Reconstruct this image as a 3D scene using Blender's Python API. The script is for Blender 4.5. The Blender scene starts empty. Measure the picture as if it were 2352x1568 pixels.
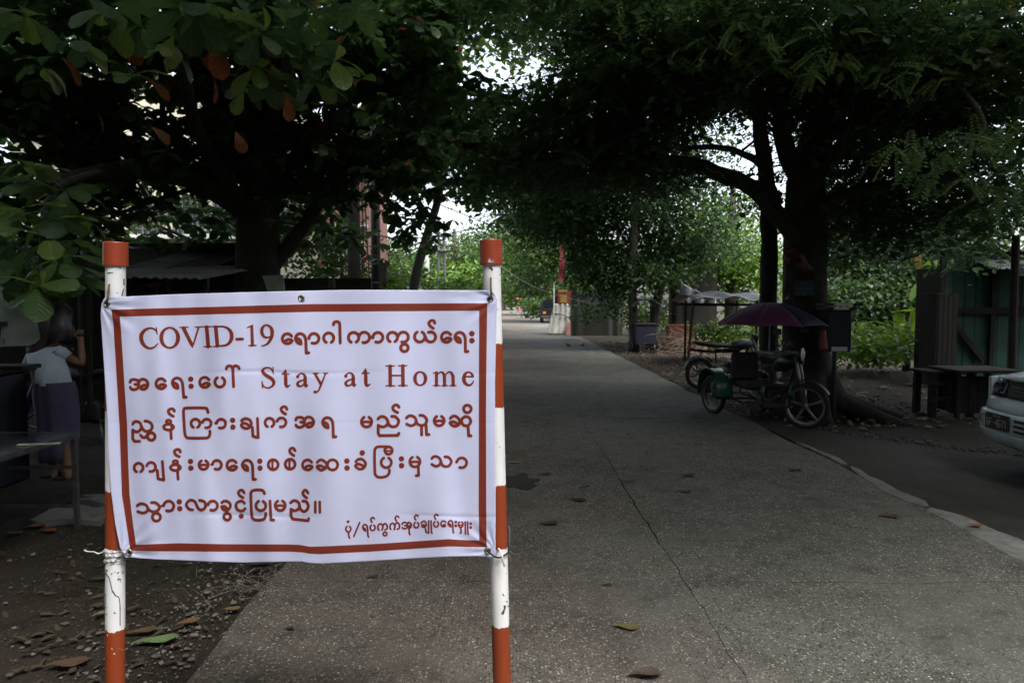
import bpy, math, random
import numpy as np
from mathutils import Vector, Matrix

R = math.radians
random.seed(7)
rng = np.random.default_rng(11)
scene = bpy.context.scene
COL = scene.collection

# ---------------------------------------------------------------- camera
EYE = 1.55
PITCH = R(3.43)
F = 1568.0                     # focal length in pixels of a 2352 px wide picture
cam_data = bpy.data.cameras.new("camera")
cam_data.lens = 24.0
cam_data.sensor_width = 36.0
cam_data.clip_start = 0.05
cam_data.clip_end = 2000
cam_data.dof.use_dof = True
cam_data.dof.focus_distance = 1.98
cam_data.dof.aperture_fstop = 9.0
cam = bpy.data.objects.new("camera", cam_data)
COL.objects.link(cam)
cam.location = (0, 0, EYE)
cam.rotation_euler = (R(90) - PITCH, 0, 0)
scene.camera = cam

# ---------------------------------------------------------------- sky and sun (overcast daylight)
SUN_EL, SUN_AZ = R(62), R(140)          # azimuth clockwise from +Y: behind the camera, to the right
world = bpy.data.worlds.new("World")
scene.world = world
world.use_nodes = True
wt = world.node_tree
wt.nodes.clear()
sky = wt.nodes.new("ShaderNodeTexSky")
sky.sky_type = 'NISHITA'
sky.sun_disc = False
sky.sun_elevation = SUN_EL
sky.sun_rotation = SUN_AZ
sky.air_density = 1.0
sky.dust_density = 4.0
sky.ozone_density = 1.0
hs = wt.nodes.new("ShaderNodeHueSaturation")
hs.inputs['Saturation'].default_value = 0.5
bg = wt.nodes.new("ShaderNodeBackground")
bg.inputs['Strength'].default_value = 0.15
wo = wt.nodes.new("ShaderNodeOutputWorld")
wt.links.new(sky.outputs[0], hs.inputs['Color'])
wt.links.new(hs.outputs[0], bg.inputs['Color'])
wt.links.new(bg.outputs[0], wo.inputs['Surface'])

sun_data = bpy.data.lights.new("sun", 'SUN')
sun_data.energy = 1.5
sun_data.angle = R(25)
sun_data.color = (1.0, 0.97, 0.93)
sun = bpy.data.objects.new("sun", sun_data)
COL.objects.link(sun)
sdir = Vector((math.sin(SUN_AZ) * math.cos(SUN_EL), math.cos(SUN_AZ) * math.cos(SUN_EL), math.sin(SUN_EL)))
sun.rotation_euler = (-sdir).to_track_quat('-Z', 'Y').to_euler()
sun.location = (0, -5, 20)

vs = scene.view_settings
vs.view_transform = 'Standard'
vs.look = 'None'
vs.gamma = 1.0
vs.use_curve_mapping = False
vs.exposure = 1.95
scene.cycles.max_bounces = 8
scene.cycles.transparent_max_bounces = 8
scene.cycles.caustics_reflective = False
scene.cycles.caustics_refractive = False
scene.cycles.sample_clamp_indirect = 4.0
scene.cycles.use_denoising = True

# ---------------------------------------------------------------- helpers
CP, SP = math.cos(PITCH), math.sin(PITCH)
def P(px, py, Y):
    """world point seen at (px,py) of a 2352x1568 picture, at world depth Y"""
    a = (px - 1176.0) / F; b = (784.0 - py) / F
    dy = CP + SP * b; dz = -SP + CP * b
    t = Y / dy
    return Vector((a * t, Y, EYE + dz * t))
def G(px, py, z=0.0):
    a = (px - 1176.0) / F; b = (784.0 - py) / F
    dy = CP + SP * b; dz = -SP + CP * b
    t = (z - EYE) / dz
    return Vector((a * t, dy * t, z))
K = 4096.0 / 2352.0
def S(sx, sy, Y): return P(sx / K, sy / K, Y)

def tag(o, label=None, cat=None, group=None, kind=None):
    if label: o['label'] = label
    if cat: o['category'] = cat
    if group: o['group'] = group
    if kind: o['kind'] = kind
    return o
def empty(name, loc=(0, 0, 0), rz=0.0, **kw):
    o = bpy.data.objects.new(name, None)
    o.empty_display_size = 0.2
    o.location = loc; o.rotation_euler = (0, 0, rz)
    COL.objects.link(o)
    tag(o, **kw)
    return o
def put(me, name, parent=None, world=False, **kw):
    o = bpy.data.objects.new(name, me)
    COL.objects.link(o)
    if parent is not None:
        o.parent = parent
        if world:
            m = Matrix.LocRotScale(parent.location, parent.rotation_euler, parent.scale)
            if parent.parent is not None:
                q = parent.parent
                m = Matrix.LocRotScale(q.location, q.rotation_euler, q.scale) @ m
            o.matrix_parent_inverse = m.inverted()
    tag(o, **kw)
    return o

def np_mesh(name, V, Fc, mat=None, smooth=False, tint=None):
    """V (n,3), Fc (m,k) one face size"""
    V = np.asarray(V, dtype=np.float32); Fc = np.asarray(Fc, dtype=np.int32)
    me = bpy.data.meshes.new(name)
    n, (m, k) = len(V), Fc.shape
    me.vertices.add(n); me.vertices.foreach_set('co', V.ravel())
    me.loops.add(m * k); me.loops.foreach_set('vertex_index', Fc.ravel())
    me.polygons.add(m)
    me.polygons.foreach_set('loop_start', np.arange(0, m * k, k, dtype=np.int32))
    me.polygons.foreach_set('loop_total', np.full(m, k, dtype=np.int32))
    if smooth: me.polygons.foreach_set('use_smooth', np.ones(m, dtype=bool))
    if tint is not None:
        at = me.attributes.new('tint', 'FLOAT', 'POINT')
        at.data.foreach_set('value', np.asarray(tint, dtype=np.float32))
    me.update()
    if mat: me.materials.append(mat)
    return me

class MB:
    """collects simple shapes and links them as ONE mesh object"""
    def __init__(s): s.v = []; s.f = []; s.m = []; s.mi = 0
    def add(s, vs_, fs_):
        b = len(s.v)
        s.v += [tuple(v) for v in vs_]
        s.f += [tuple(b + i for i in f) for f in fs_]
        s.m += [s.mi] * len(fs_)
        return s
    def box(s, c, d, rz=0.0, rx=0.0, ry=0.0, bev=0.0):
        M = Matrix.Rotation(rz, 3, 'Z') @ Matrix.Rotation(ry, 3, 'Y') @ Matrix.Rotation(rx, 3, 'X')
        c = Vector(c); hx, hy, hz = d[0] / 2, d[1] / 2, d[2] / 2
        if bev <= 0:
            vs_ = [c + M @ Vector((x * hx, y * hy, z * hz)) for x in (-1, 1) for y in (-1, 1) for z in (-1, 1)]
            s.add(vs_, [(0, 1, 3, 2), (4, 6, 7, 5), (0, 4, 5, 1), (2, 3, 7, 6), (0, 2, 6, 4), (1, 5, 7, 3)])
            return s
        b = min(bev, hx * .9, hy * .9, hz * .9)
        vs_ = []; idx = {}
        for x in (-1, 1):
            for y in (-1, 1):
                for z in (-1, 1):
                    for ax in range(3):
                        p = [x * (hx - (0 if ax == 0 else b)), y * (hy - (0 if ax == 1 else b)), z * (hz - (0 if ax == 2 else b))]
                        idx[(x, y, z, ax)] = len(vs_); vs_.append(c + M @ Vector(p))
        fs_ = []
        for sg in (-1, 1):
            q = [(sg, -1, -1), (sg, 1, -1), (sg, 1, 1), (sg, -1, 1)]; fs_.append([idx[(*p, 0)] for p in (q if sg > 0 else q[::-1])])
            q = [(-1, sg, -1), (-1, sg, 1), (1, sg, 1), (1, sg, -1)]; fs_.append([idx[(*p, 1)] for p in (q if sg > 0 else q[::-1])])
            q = [(-1, -1, sg), (1, -1, sg), (1, 1, sg), (-1, 1, sg)]; fs_.append([idx[(*p, 2)] for p in (q if sg > 0 else q[::-1])])
        for a1 in (-1, 1):
            for a2 in (-1, 1):
                fs_.append([idx[(a1, a2, -1, 0)], idx[(a1, a2, -1, 1)], idx[(a1, a2, 1, 1)], idx[(a1, a2, 1, 0)]])
                fs_.append([idx[(a1, -1, a2, 0)], idx[(a1, -1, a2, 2)], idx[(a1, 1, a2, 2)], idx[(a1, 1, a2, 0)]])
                fs_.append([idx[(-1, a1, a2, 1)], idx[(-1, a1, a2, 2)], idx[(1, a1, a2, 2)], idx[(1, a1, a2, 1)]])
        for x in (-1, 1):
            for y in (-1, 1):
                for z in (-1, 1): fs_.append([idx[(x, y, z, a)] for a in range(3)])
        s.add(vs_, fs_); return s
    def tube(s, pts, r, n=8, cap=True, flat=1.0):
        pts = [Vector(p) for p in pts]
        rs = r if isinstance(r, (list, tuple)) else [r] * len(pts)
        vs_ = []; prev = None
        for i, p in enumerate(pts):
            d = (pts[min(i + 1, len(pts) - 1)] - pts[max(i - 1, 0)]).normalized()
            if prev is None:
                up = Vector((0, 0, 1)) if abs(d.z) < .9 else Vector((1, 0, 0))
                u = d.cross(up).normalized()
            else:
                u = (prev - d * prev.dot(d)).normalized()
            prev = u; w = d.cross(u)
            for k in range(n):
                a = 2 * math.pi * k / n
                vs_.append(p + (u * math.cos(a) + w * math.sin(a) * flat) * rs[i])
        fs_ = []
        for i in range(len(pts) - 1):
            for k in range(n):
                fs_.append((i * n + k, i * n + (k + 1) % n, (i + 1) * n + (k + 1) % n, (i + 1) * n + k))
        if cap:
            fs_.append(tuple(range(n))[::-1]); fs_.append(tuple((len(pts) - 1) * n + k for k in range(n)))
        s.add(vs_, fs_); return s
    def lathe(s, prof, c=(0, 0, 0), n=24, M=None):
        """prof (r,z) list about local Z"""
        c = Vector(c); M = M or Matrix.Identity(3); vs_ = []
        for (r, z) in prof:
            for k in range(n):
                a = 2 * math.pi * k / n
                vs_.append(c + M @ Vector((r * math.cos(a), r * math.sin(a), z)))
        fs_ = [(i * n + k, i * n + (k + 1) % n, (i + 1) * n + (k + 1) % n, (i + 1) * n + k) for i in range(len(prof) - 1) for k in range(n)]
        s.add(vs_, fs_); return s
    def torus(s, c, R_, r, M=None, n=28, m=8):
        c = Vector(c); M = M or Matrix.Identity(3); vs_ = []
        for i in range(n):
            a = 2 * math.pi * i / n
            for j in range(m):
                b = 2 * math.pi * j / m
                vs_.append(c + M @ Vector(((R_ + r * math.cos(b)) * math.cos(a), (R_ + r * math.cos(b)) * math.sin(a), r * math.sin(b))))
        s.add(vs_, [(i * m + j, ((i + 1) % n) * m + j, ((i + 1) % n) * m + (j + 1) % m, i * m + (j + 1) % m) for i in range(n) for j in range(m)])
        return s
    def grid(s, fn, nu, nv):
        vs_ = [fn(i / nu, j / nv) for j in range(nv + 1) for i in range(nu + 1)]
        s.add(vs_, [(j * (nu + 1) + i, j * (nu + 1) + i + 1, (j + 1) * (nu + 1) + i + 1, (j + 1) * (nu + 1) + i) for j in range(nv) for i in range(nu)])
        return s
    def sheet(s, fn, nu, nv, off):
        """closed thin sheet: the grid plus its copy moved by off, with rims"""
        off = Vector(off); W = nu + 1
        a = [Vector(fn(i / nu, j / nv)) for j in range(nv + 1) for i in range(nu + 1)]
        n = len(a); vs_ = a + [p + off for p in a]; fs_ = []
        for j in range(nv):
            for i in range(nu):
                q = (j * W + i, j * W + i + 1, (j + 1) * W + i + 1, (j + 1) * W + i)
                fs_.append(q); fs_.append(tuple(x + n for x in q[::-1]))
        rim = [i for i in range(W)] + [j * W + nu for j in range(1, nv + 1)] + [nv * W + i for i in range(nu - 1, -1, -1)] + [j * W for j in range(nv - 1, 0, -1)]
        for i in range(len(rim)):
            x, y = rim[i], rim[(i + 1) % len(rim)]
            fs_.append((y, x, x + n, y + n))
        s.add(vs_, fs_); return s
    def prism(s, poly, a, b):
        """poly list of 2D -> functions a,b give 3D for the two ends"""
        n = len(poly)
        vs_ = [a(p) for p in poly] + [b(p) for p in poly]
        s.add(vs_, [tuple(range(n))[::-1], tuple(range(n, 2 * n))] + [(i, (i + 1) % n, n + (i + 1) % n, n + i) for i in range(n)])
        return s
    def mesh(s, name, mats, smooth=False):
        me = bpy.data.meshes.new(name)
        me.from_pydata(s.v, [], s.f)
        for m in (mats if isinstance(mats, (list, tuple)) else [mats]): me.materials.append(m)
        if any(s.m): me.polygons.foreach_set('material_index', s.m)
        if smooth: me.shade_smooth() if hasattr(me, 'shade_smooth') else None
        me.update(); return me
    def build(s, name, mats, parent=None, world=False, smooth=False, **kw):
        return put(s.mesh(name, mats, smooth), name, parent, world, **kw)

# ---------------------------------------------------------------- materials
def new_mat(name):
    m = bpy.data.materials.new(name); m.use_nodes = True
    nt = m.node_tree
    return m, nt, nt.nodes['Principled BSDF']
def paint(name, col, rough=.5, var=.25, scale=6.0, bump=.0, bscale=60.0, metal=0.0, spec=.5, dirt=None, dscale=3.0, dlo=.55, dhi=.7):
    """base colour with noise variation, optional dirt colour in patches, fine relief"""
    m, nt, b = new_mat(name); N, L = nt.nodes, nt.links
    tc = N.new('ShaderNodeTexCoord')
    nz = N.new('ShaderNodeTexNoise'); nz.inputs['Scale'].default_value = scale; nz.inputs['Detail'].default_value = 6
    L.new(tc.outputs['Object'], nz.inputs['Vector'])
    rp = N.new('ShaderNodeValToRGB')
    c = Vector(col)
    rp.color_ramp.elements[0].position = .3; rp.color_ramp.elements[1].position = .7
    rp.color_ramp.elements[0].color = (*(c * (1 - var)), 1); rp.color_ramp.elements[1].color = (*(c * (1 + var * .6)), 1)
    L.new(nz.outputs['Fac'], rp.inputs['Fac'])
    out = rp.outputs['Color']
    if dirt is not None:
        n2 = N.new('ShaderNodeTexNoise'); n2.inputs['Scale'].default_value = dscale; n2.inputs['Detail'].default_value = 8; n2.inputs['Roughness'].default_value = .65
        L.new(tc.outputs['Object'], n2.inputs['Vector'])
        mr = N.new('ShaderNodeMapRange'); mr.inputs['From Min'].default_value = dlo; mr.inputs['From Max'].default_value = dhi
        L.new(n2.outputs['Fac'], mr.inputs['Value'])
        mx = N.new('ShaderNodeMix'); mx.data_type = 'RGBA'
        L.new(mr.outputs[0], mx.inputs['Factor']); L.new(out, mx.inputs['A']); mx.inputs['B'].default_value = (*dirt, 1)
        out = mx.outputs['Result']
    L.new(out, b.inputs['Base Color'])
    b.inputs['Roughness'].default_value = rough; b.inputs['Metallic'].default_value = metal
    b.inputs['Specular IOR Level'].default_value = spec
    if bump:
        n3 = N.new('ShaderNodeTexNoise'); n3.inputs['Scale'].default_value = bscale; n3.inputs['Detail'].default_value = 5
        L.new(tc.outputs['Object'], n3.inputs['Vector'])
        bp = N.new('ShaderNodeBump'); bp.inputs['Strength'].default_value = bump; bp.inputs['Distance'].default_value = .02
        L.new(n3.outputs['Fac'], bp.inputs['Height']); L.new(bp.outputs[0], b.inputs['Normal'])
    return m
def leaf_mat(name, stops, rough=.42, trans=.42, spec=.4):
    m, nt, b = new_mat(name); N, L = nt.nodes, nt.links
    at = N.new('ShaderNodeAttribute'); at.attribute_name = 'tint'
    rp = N.new('ShaderNodeValToRGB')
    el = rp.color_ramp.elements
    el[0].position, el[0].color = stops[0][0], (*stops[0][1], 1)
    el[1].position, el[1].color = stops[-1][0], (*stops[-1][1], 1)
    for p, c in stops[1:-1]:
        e = el.new(p); e.color = (*c, 1)
    L.new(at.outputs['Fac'], rp.inputs['Fac'])
    L.new(rp.outputs[0], b.inputs['Base Color'])
    b.inputs['Roughness'].default_value = rough; b.inputs['Specular IOR Level'].default_value = spec
    tr = N.new('ShaderNodeBsdfTranslucent')
    hsv = N.new('ShaderNodeHueSaturation'); hsv.inputs['Hue'].default_value = .485; hsv.inputs['Value'].default_value = 1.9
    L.new(rp.outputs[0], hsv.inputs['Color']); L.new(hsv.outputs[0], tr.inputs['Color'])
    mx = N.new('ShaderNodeMixShader'); mx.inputs[0].default_value = trans
    L.new(b.outputs[0], mx.inputs[1]); L.new(tr.outputs[0], mx.inputs[2])
    L.new(mx.outputs[0], N['Material Output'].inputs['Surface'])
    return m

M = {}
M['almond'] = leaf_mat('almond_leaf', [(0, (.022, .050, .020)), (.45, (.040, .088, .028)), (.8, (.062, .125, .032)), (.93, (.11, .17, .028)), (.945, (.16, .05, .012)), (1, (.22, .055, .014))], rough=.36)
M['feather'] = leaf_mat('feather_leaf', [(0, (.028, .058, .024)), (.6, (.052, .105, .036)), (.9, (.085, .150, .04)), (1, (.12, .11, .02))], rough=.5)
M['mixed'] = leaf_mat('mixed_leaf', [(0, (.016, .036, .008)), (.5, (.034, .076, .012)), (.85, (.070, .135, .014)), (1, (.12, .18, .018))], rough=.42)
M['almond_near'] = leaf_mat('almond_leaf_near', [(0, (.028, .062, .026)), (.5, (.050, .100, .036)), (.85, (.085, .150, .040)), (.93, (.14, .21, .03)), (.945, (.15, .045, .008)), (1, (.18, .05, .008))], rough=.3, spec=.6)  # brighter copy of almond_leaf: daylight on the nearest leaves put into the colour
def add_veins(m):
    nt = m.node_tree; N, L = nt.nodes, nt.links; b = N['Principled BSDF']
    tc = N.new('ShaderNodeTexCoord'); sp = N.new('ShaderNodeSeparateXYZ'); L.new(tc.outputs['Object'], sp.inputs[0])
    def mth(op, a, c=None):
        q = N.new('ShaderNodeMath'); q.operation = op
        for i, x in enumerate((a, c)):
            if x is None: continue
            if isinstance(x, (int, float)): q.inputs[i].default_value = x
            else: L.new(x, q.inputs[i])
        return q.outputs[0]
    ay = mth('ABSOLUTE', sp.outputs['Y'])
    rib = mth('LESS_THAN', ay, .013)
    ph = mth('SUBTRACT', mth('MULTIPLY', sp.outputs['X'], 62), mth('MULTIPLY', ay, 48))
    vein = mth('POWER', mth('ABSOLUTE', mth('SINE', mth('MULTIPLY', ph, .5))), 14)
    f = mth('MAXIMUM', rib, mth('MULTIPLY', vein, .45))
    nz = N.new('ShaderNodeTexNoise'); nz.inputs['Scale'].default_value = 4; nz.inputs['Detail'].default_value = 6; L.new(tc.outputs['Object'], nz.inputs['Vector'])
    src = b.inputs['Base Color'].links[0].from_socket
    hv = N.new('ShaderNodeHueSaturation'); L.new(src, hv.inputs['Color']); hv.inputs['Saturation'].default_value = 1.0
    L.new(mth('ADD', mth('MULTIPLY', f, 1.1), mth('ADD', .55, mth('MULTIPLY', nz.outputs['Fac'], .9))), hv.inputs['Value'])
    L.new(hv.outputs[0], b.inputs['Base Color'])
    bp = N.new('ShaderNodeBump'); bp.inputs['Strength'].default_value = .5; bp.inputs['Distance'].default_value = .01
    L.new(mth('ADD', vein, nz.outputs['Fac']), bp.inputs['Height']); L.new(bp.outputs[0], b.inputs['Normal'])
add_veins(M['almond_near'])
M['feather_near'] = leaf_mat('feather_leaf_near', [(0, (.030, .065, .030)), (.6, (.060, .12, .045)), (1, (.12, .19, .05))], rough=.4, spec=.5)  # brighter copy of feather_leaf, light on the near fronds painted in
M['shade_leaf'] = leaf_mat('shade_leaf', [(0, (.012, .028, .010)), (.5, (.022, .052, .014)), (.85, (.042, .088, .016)), (1, (.08, .13, .018))], rough=.45)  # darker copy of mixed_leaf, with canopy shade put into the colour
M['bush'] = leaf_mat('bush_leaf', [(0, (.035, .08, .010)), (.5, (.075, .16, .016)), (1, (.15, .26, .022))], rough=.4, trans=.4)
M['bark'] = paint('bark', (.030, .027, .022), .9, .5, 9, .9, 45, dirt=(.05, .055, .04), dscale=5)
M['pale_bark'] = paint('pale_bark', (.055, .048, .036), .9, .5, 6, .9, 40, dirt=(.018, .020, .012), dscale=4)
M['wood'] = paint('weathered_wood', (.036, .026, .019), .8, .4, 14, .5, 70)
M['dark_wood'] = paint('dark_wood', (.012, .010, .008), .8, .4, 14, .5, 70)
M['steel'] = paint('dull_steel', (.16, .16, .165), .42, .3, 12, .1, metal=.8)
M['dark_metal'] = paint('dark_metal', (.02, .02, .022), .4, .4, 12, .1)
M['rust'] = paint('rusty_iron', (.17, .09, .05), .7, .5, 40, .4, 120, metal=.4)
M['brass'] = paint('eyelet_metal', (.33, .31, .24), .35, .3, 60, 0, metal=.9)
M['concrete'] = paint('pole_concrete', (.035, .033, .028), .85, .3, 5, .4, 50)
M['pale_concrete'] = paint('weathered_concrete', (.30, .31, .30), .85, .25, 4, .3, 50)
M['black_rubber'] = paint('black_rubber', (.012, .012, .012), .75, .3, 20)
M['black'] = paint('black_paint', (.010, .010, .012), .45, .4, 10)
M['grey_metal_roof'] = paint('grey_metal_roof', (.16, .165, .18), .6, .35, 3, .2, dirt=(.06, .035, .02), dscale=2)
M['tile_roof'] = paint('mossy_roof', (.12, .09, .08), .85, .5, 9, .8, 30, dirt=(.05, .06, .03), dscale=5)
M['thatch'] = paint('thatch', (.06, .045, .03), .95, .6, 25, 1.0, 60)
M['cream'] = paint('cream_wall', (.62, .58, .46), .85, .1, 2, .15, dirt=(.40, .38, .30), dscale=1.5)
M['white_wall'] = paint('white_wall', (.72, .72, .70), .85, .08, 2, .1)
M['brick_pink'] = paint('pink_brick', (.40, .20, .16), .85, .2, 5, .3)
M['glass_dark'] = paint('dark_glass', (.02, .025, .03), .08, .2, 3)
M['teal'] = paint('teal_paint', (.026, .095, .080), .7, .3, 3, .25, dirt=(.03, .035, .03), dscale=2)
M['blue_tarp'] = paint('blue_tarp', (.07, .10, .42), .5, .3, 4, .3, 12)
M['grey_tarp'] = paint('grey_tarp', (.09, .095, .11), .4, .5, 5, .8, 9, dirt=(.03, .03, .033), dscale=6)
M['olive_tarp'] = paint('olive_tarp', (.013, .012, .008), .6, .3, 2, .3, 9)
M['purple_tarp'] = paint('purple_grey_tarp', (.13, .115, .14), .6, .3, 3, .15, 12, dirt=(.24, .22, .25), dscale=9)
M['vinyl'] = paint('old_vinyl', (.36, .40, .41), .5, .15, 2, .2, 8, dirt=(.24, .27, .26), dscale=3)
M['ink'] = paint('dark_ink', (.012, .014, .03), .6, .2, 9)
M['white_vinyl'] = paint('pale_tarp', (.42, .42, .38), .6, .15, 3, .4, 7, dirt=(.27, .25, .20), dscale=4)
M['umbrella'] = paint('purple_cloth', (.11, .020, .085), .7, .2, 3)
M['umbrella_blue'] = paint('indigo_cloth', (.022, .020, .060), .7, .2, 3)
M['red_cloth'] = paint('red_cloth', (.18, .015, .02), .7, .3, 5)
M['red_tarp'] = paint('rusty_red_tarp', (.13, .032, .02), .6, .4, 6, .6, 14)
M['orange'] = paint('orange_plastic', (.24, .035, .010), .5, .25, 6)
M['navy'] = paint('navy_paint', (.005, .006, .019), .5, .3, 4)
M['cart_blue'] = paint('cart_blue', (.014, .017, .036), .6, .3, 3)
M['white_paint'] = paint('white_paint', (.55, .57, .6), .5, .1, 5)
M['green_paint'] = paint('green_paint', (.012, .075, .05), .25, .2, 4)
M['alloy'] = paint('alloy_rim', (.20, .20, .20), .4, .2, 8, metal=.3)
M['car_paint'] = paint('pale_blue_car_paint', (.52, .60, .66), .22, .06, 3, spec=.6, dirt=(.33, .39, .44), dscale=3)
M['plate_black'] = paint('plate_black', (.015, .015, .015), .5, .1, 6)
M['plate_white'] = paint('plate_white', (.45, .45, .43), .5, .1, 6)
M['amber'] = paint('amber_lens', (.75, .30, .02), .3, .1, 6)
M['skin'] = paint('skin', (.19, .095, .055), .55, .12, 6)
M['hair'] = paint('black_hair', (.010, .009, .009), .45, .3, 30)
M['blouse'] = paint('blue_grey_blouse', (.42, .48, .60), .85, .12, 5, .25, 20)
M['longyi'] = paint('dark_purple_cloth', (.075, .066, .125), .85, .15, 4, .2, 20)
M['pink_cloth'] = paint('pink_cloth', (.55, .13, .20), .8, .3, 5)
M['red_umbrella'] = paint('orange_red_cloth', (.50, .09, .06), .7, .2, 5)
M['bird'] = paint('dark_feathers', (.02, .018, .015), .7, .4, 20)
M['stone'] = paint('pebble_stone', (.11, .098, .085), .85, .3, 12, .3, 40, dirt=(.05, .042, .034), dscale=20)
M['pale_stone'] = paint('pale_rubble', (.20, .185, .17), .85, .25, 9, .3, 40, dirt=(.09, .075, .062), dscale=14)
M['twig'] = paint('dry_twig', (.16, .11, .08), .9, .4, 10)
M['cable'] = paint('black_cable', (.01, .01, .01), .6, .2, 10)
M['grey_cable'] = paint('grey_cable', (.12, .12, .13), .6, .2, 10)
# ---------------------------------------------------------------- ground, road
def road_mat(name, base, warm, pebble=True, dark=(.035, .036, .03), amt=1.0, xgrad=False):
    m, nt, b = new_mat(name); N, L = nt.nodes, nt.links
    geo = N.new('ShaderNodeNewGeometry')
    def noise(s, d=6, r=.6):
        n = N.new('ShaderNodeTexNoise'); n.inputs['Scale'].default_value = s; n.inputs['Detail'].default_value = d; n.inputs['Roughness'].default_value = r
        L.new(geo.outputs['Position'], n.inputs['Vector']); return n
    def mapr(o, a, c, lo=0., hi=1.):
        q = N.new('ShaderNodeMapRange'); q.inputs['From Min'].default_value = a; q.inputs['From Max'].default_value = c
        q.inputs['To Min'].default_value = lo; q.inputs['To Max'].default_value = hi
        L.new(o, q.inputs['Value']); return q.outputs[0]
    def mix(f, A, B_, mode='MIX'):
        q = N.new('ShaderNodeMix'); q.data_type = 'RGBA'; q.blend_type = mode
        if isinstance(f, (int, float)): q.inputs['Factor'].default_value = f
        else: L.new(f, q.inputs['Factor'])
        for k, x in (('A', A), ('B', B_)):
            if isinstance(x, tuple): q.inputs[k].default_value = (*x, 1)
            else: L.new(x, q.inputs[k])
        return q.outputs['Result']
    big = noise(.55, 5)
    f0 = mapr(big.outputs['Fac'], .42, .6)
    if xgrad:      # brown soil washed over the left half of the road
        sx = N.new('ShaderNodeSeparateXYZ'); L.new(geo.outputs['Position'], sx.inputs[0])
        ad0 = N.new('ShaderNodeMath'); ad0.operation = 'ADD'; L.new(mapr(sx.outputs['X'], -.6, 2.4, .38, -.32), ad0.inputs[0]); L.new(big.outputs['Fac'], ad0.inputs[1])
        f0 = mapr(ad0.outputs[0], .40, .70, 0, .85)
    c = mix(f0, base, warm)
    med = noise(5, 8, .7)
    c = mix(mapr(med.outputs['Fac'], .48, .68, 0, .65), c, dark)
    c = mix(mapr(noise(.9, 7, .7).outputs['Fac'], .50, .64, 0, .5), c, dark)
    c = mix(mapr(noise(.33, 6, .65).outputs['Fac'], .50, .60, 0, .35), c, (base[0] * 1.7, base[1] * 1.68, base[2] * 1.6))
    med2 = noise(2.3, 8, .75)
    c = mix(mapr(med2.outputs['Fac'], .56, .72, 0, .4), c, (base[0] * 1.6, base[1] * 1.6, base[2] * 1.6))
    fine = noise(160, 3, .6)
    h = None
    if pebble:
        for sc, thr, lo, hi in ((62, .34, .0, 1.0), (118, .36, .0, .8)):
            vo = N.new('ShaderNodeTexVoronoi'); vo.inputs['Scale'].default_value = sc
            L.new(geo.outputs['Position'], vo.inputs['Vector'])
            sep = N.new('ShaderNodeSeparateColor'); L.new(vo.outputs['Color'], sep.inputs[0])
            rp = N.new('ShaderNodeValToRGB'); el = rp.color_ramp.elements
            el[0].color = (base[0] * .35, base[1] * .35, base[2] * .35, 1); el[1].position = 1; el[1].color = (.55, .53, .5, 1)
            for p, cc in ((.3, .42), (.52, .9), (.68, 1.8), (.84, 2.9), (.93, 3.8)):
                e = el.new(p); e.color = (base[0] * cc * 1.03, base[1] * cc, base[2] * cc * .96, 1)
            L.new(sep.outputs['Red'], rp.inputs['Fac'])
            msk = N.new('ShaderNodeMath'); msk.operation = 'MULTIPLY'
            L.new(mapr(vo.outputs['Distance'], thr + .14, thr - .1), msk.inputs[0])
            L.new(mapr(sep.outputs['Green'], .25, .4, lo, hi), msk.inputs[1])
            wear = N.new('ShaderNodeMath'); wear.operation = 'MULTIPLY'
            L.new(msk.outputs[0], wear.inputs[0]); L.new(mapr(noise(1.1, 6).outputs['Fac'], .38, .5, .45 * amt, amt), wear.inputs[1])
            c = mix(wear.outputs[0], c, rp.outputs[0])
            if h is None: h = wear.outputs[0]
    c = mix(mapr(fine.outputs['Fac'], .35, .65, .0, .35), c, dark)
    L.new(c, b.inputs['Base Color'])
    b.inputs['Roughness'].default_value = .88; b.inputs['Specular IOR Level'].default_value = .15
    bp = N.new('ShaderNodeBump'); bp.inputs['Strength'].default_value = .8; bp.inputs['Distance'].default_value = .008
    ad = N.new('ShaderNodeMath'); ad.operation = 'ADD'
    L.new(fine.outputs['Fac'], ad.inputs[0])
    if h is not None: L.new(h, ad.inputs[1])
    L.new(ad.outputs[0], bp.inputs['Height']); L.new(bp.outputs[0], b.inputs['Normal'])
    return m
M['road'] = road_mat('aggregate_concrete', (.136, .136, .121), (.146, .118, .099), xgrad=True)
M['asphalt'] = road_mat('worn_asphalt', (.050, .049, .043), (.044, .041, .034), pebble=False, dark=(.02, .02, .018))
M['cement'] = road_mat('pale_cement', (.27, .275, .27), (.20, .195, .18), pebble=False, dark=(.06, .06, .055))
M['soil'] = road_mat('brown_soil', (.045, .036, .028), (.032, .033, .022), dark=(.014, .012, .010), amt=.45)
M['floor'] = road_mat('dark_cement_floor', (.05, .048, .045), (.04, .038, .032), pebble=False, dark=(.02, .02, .018))

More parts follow.
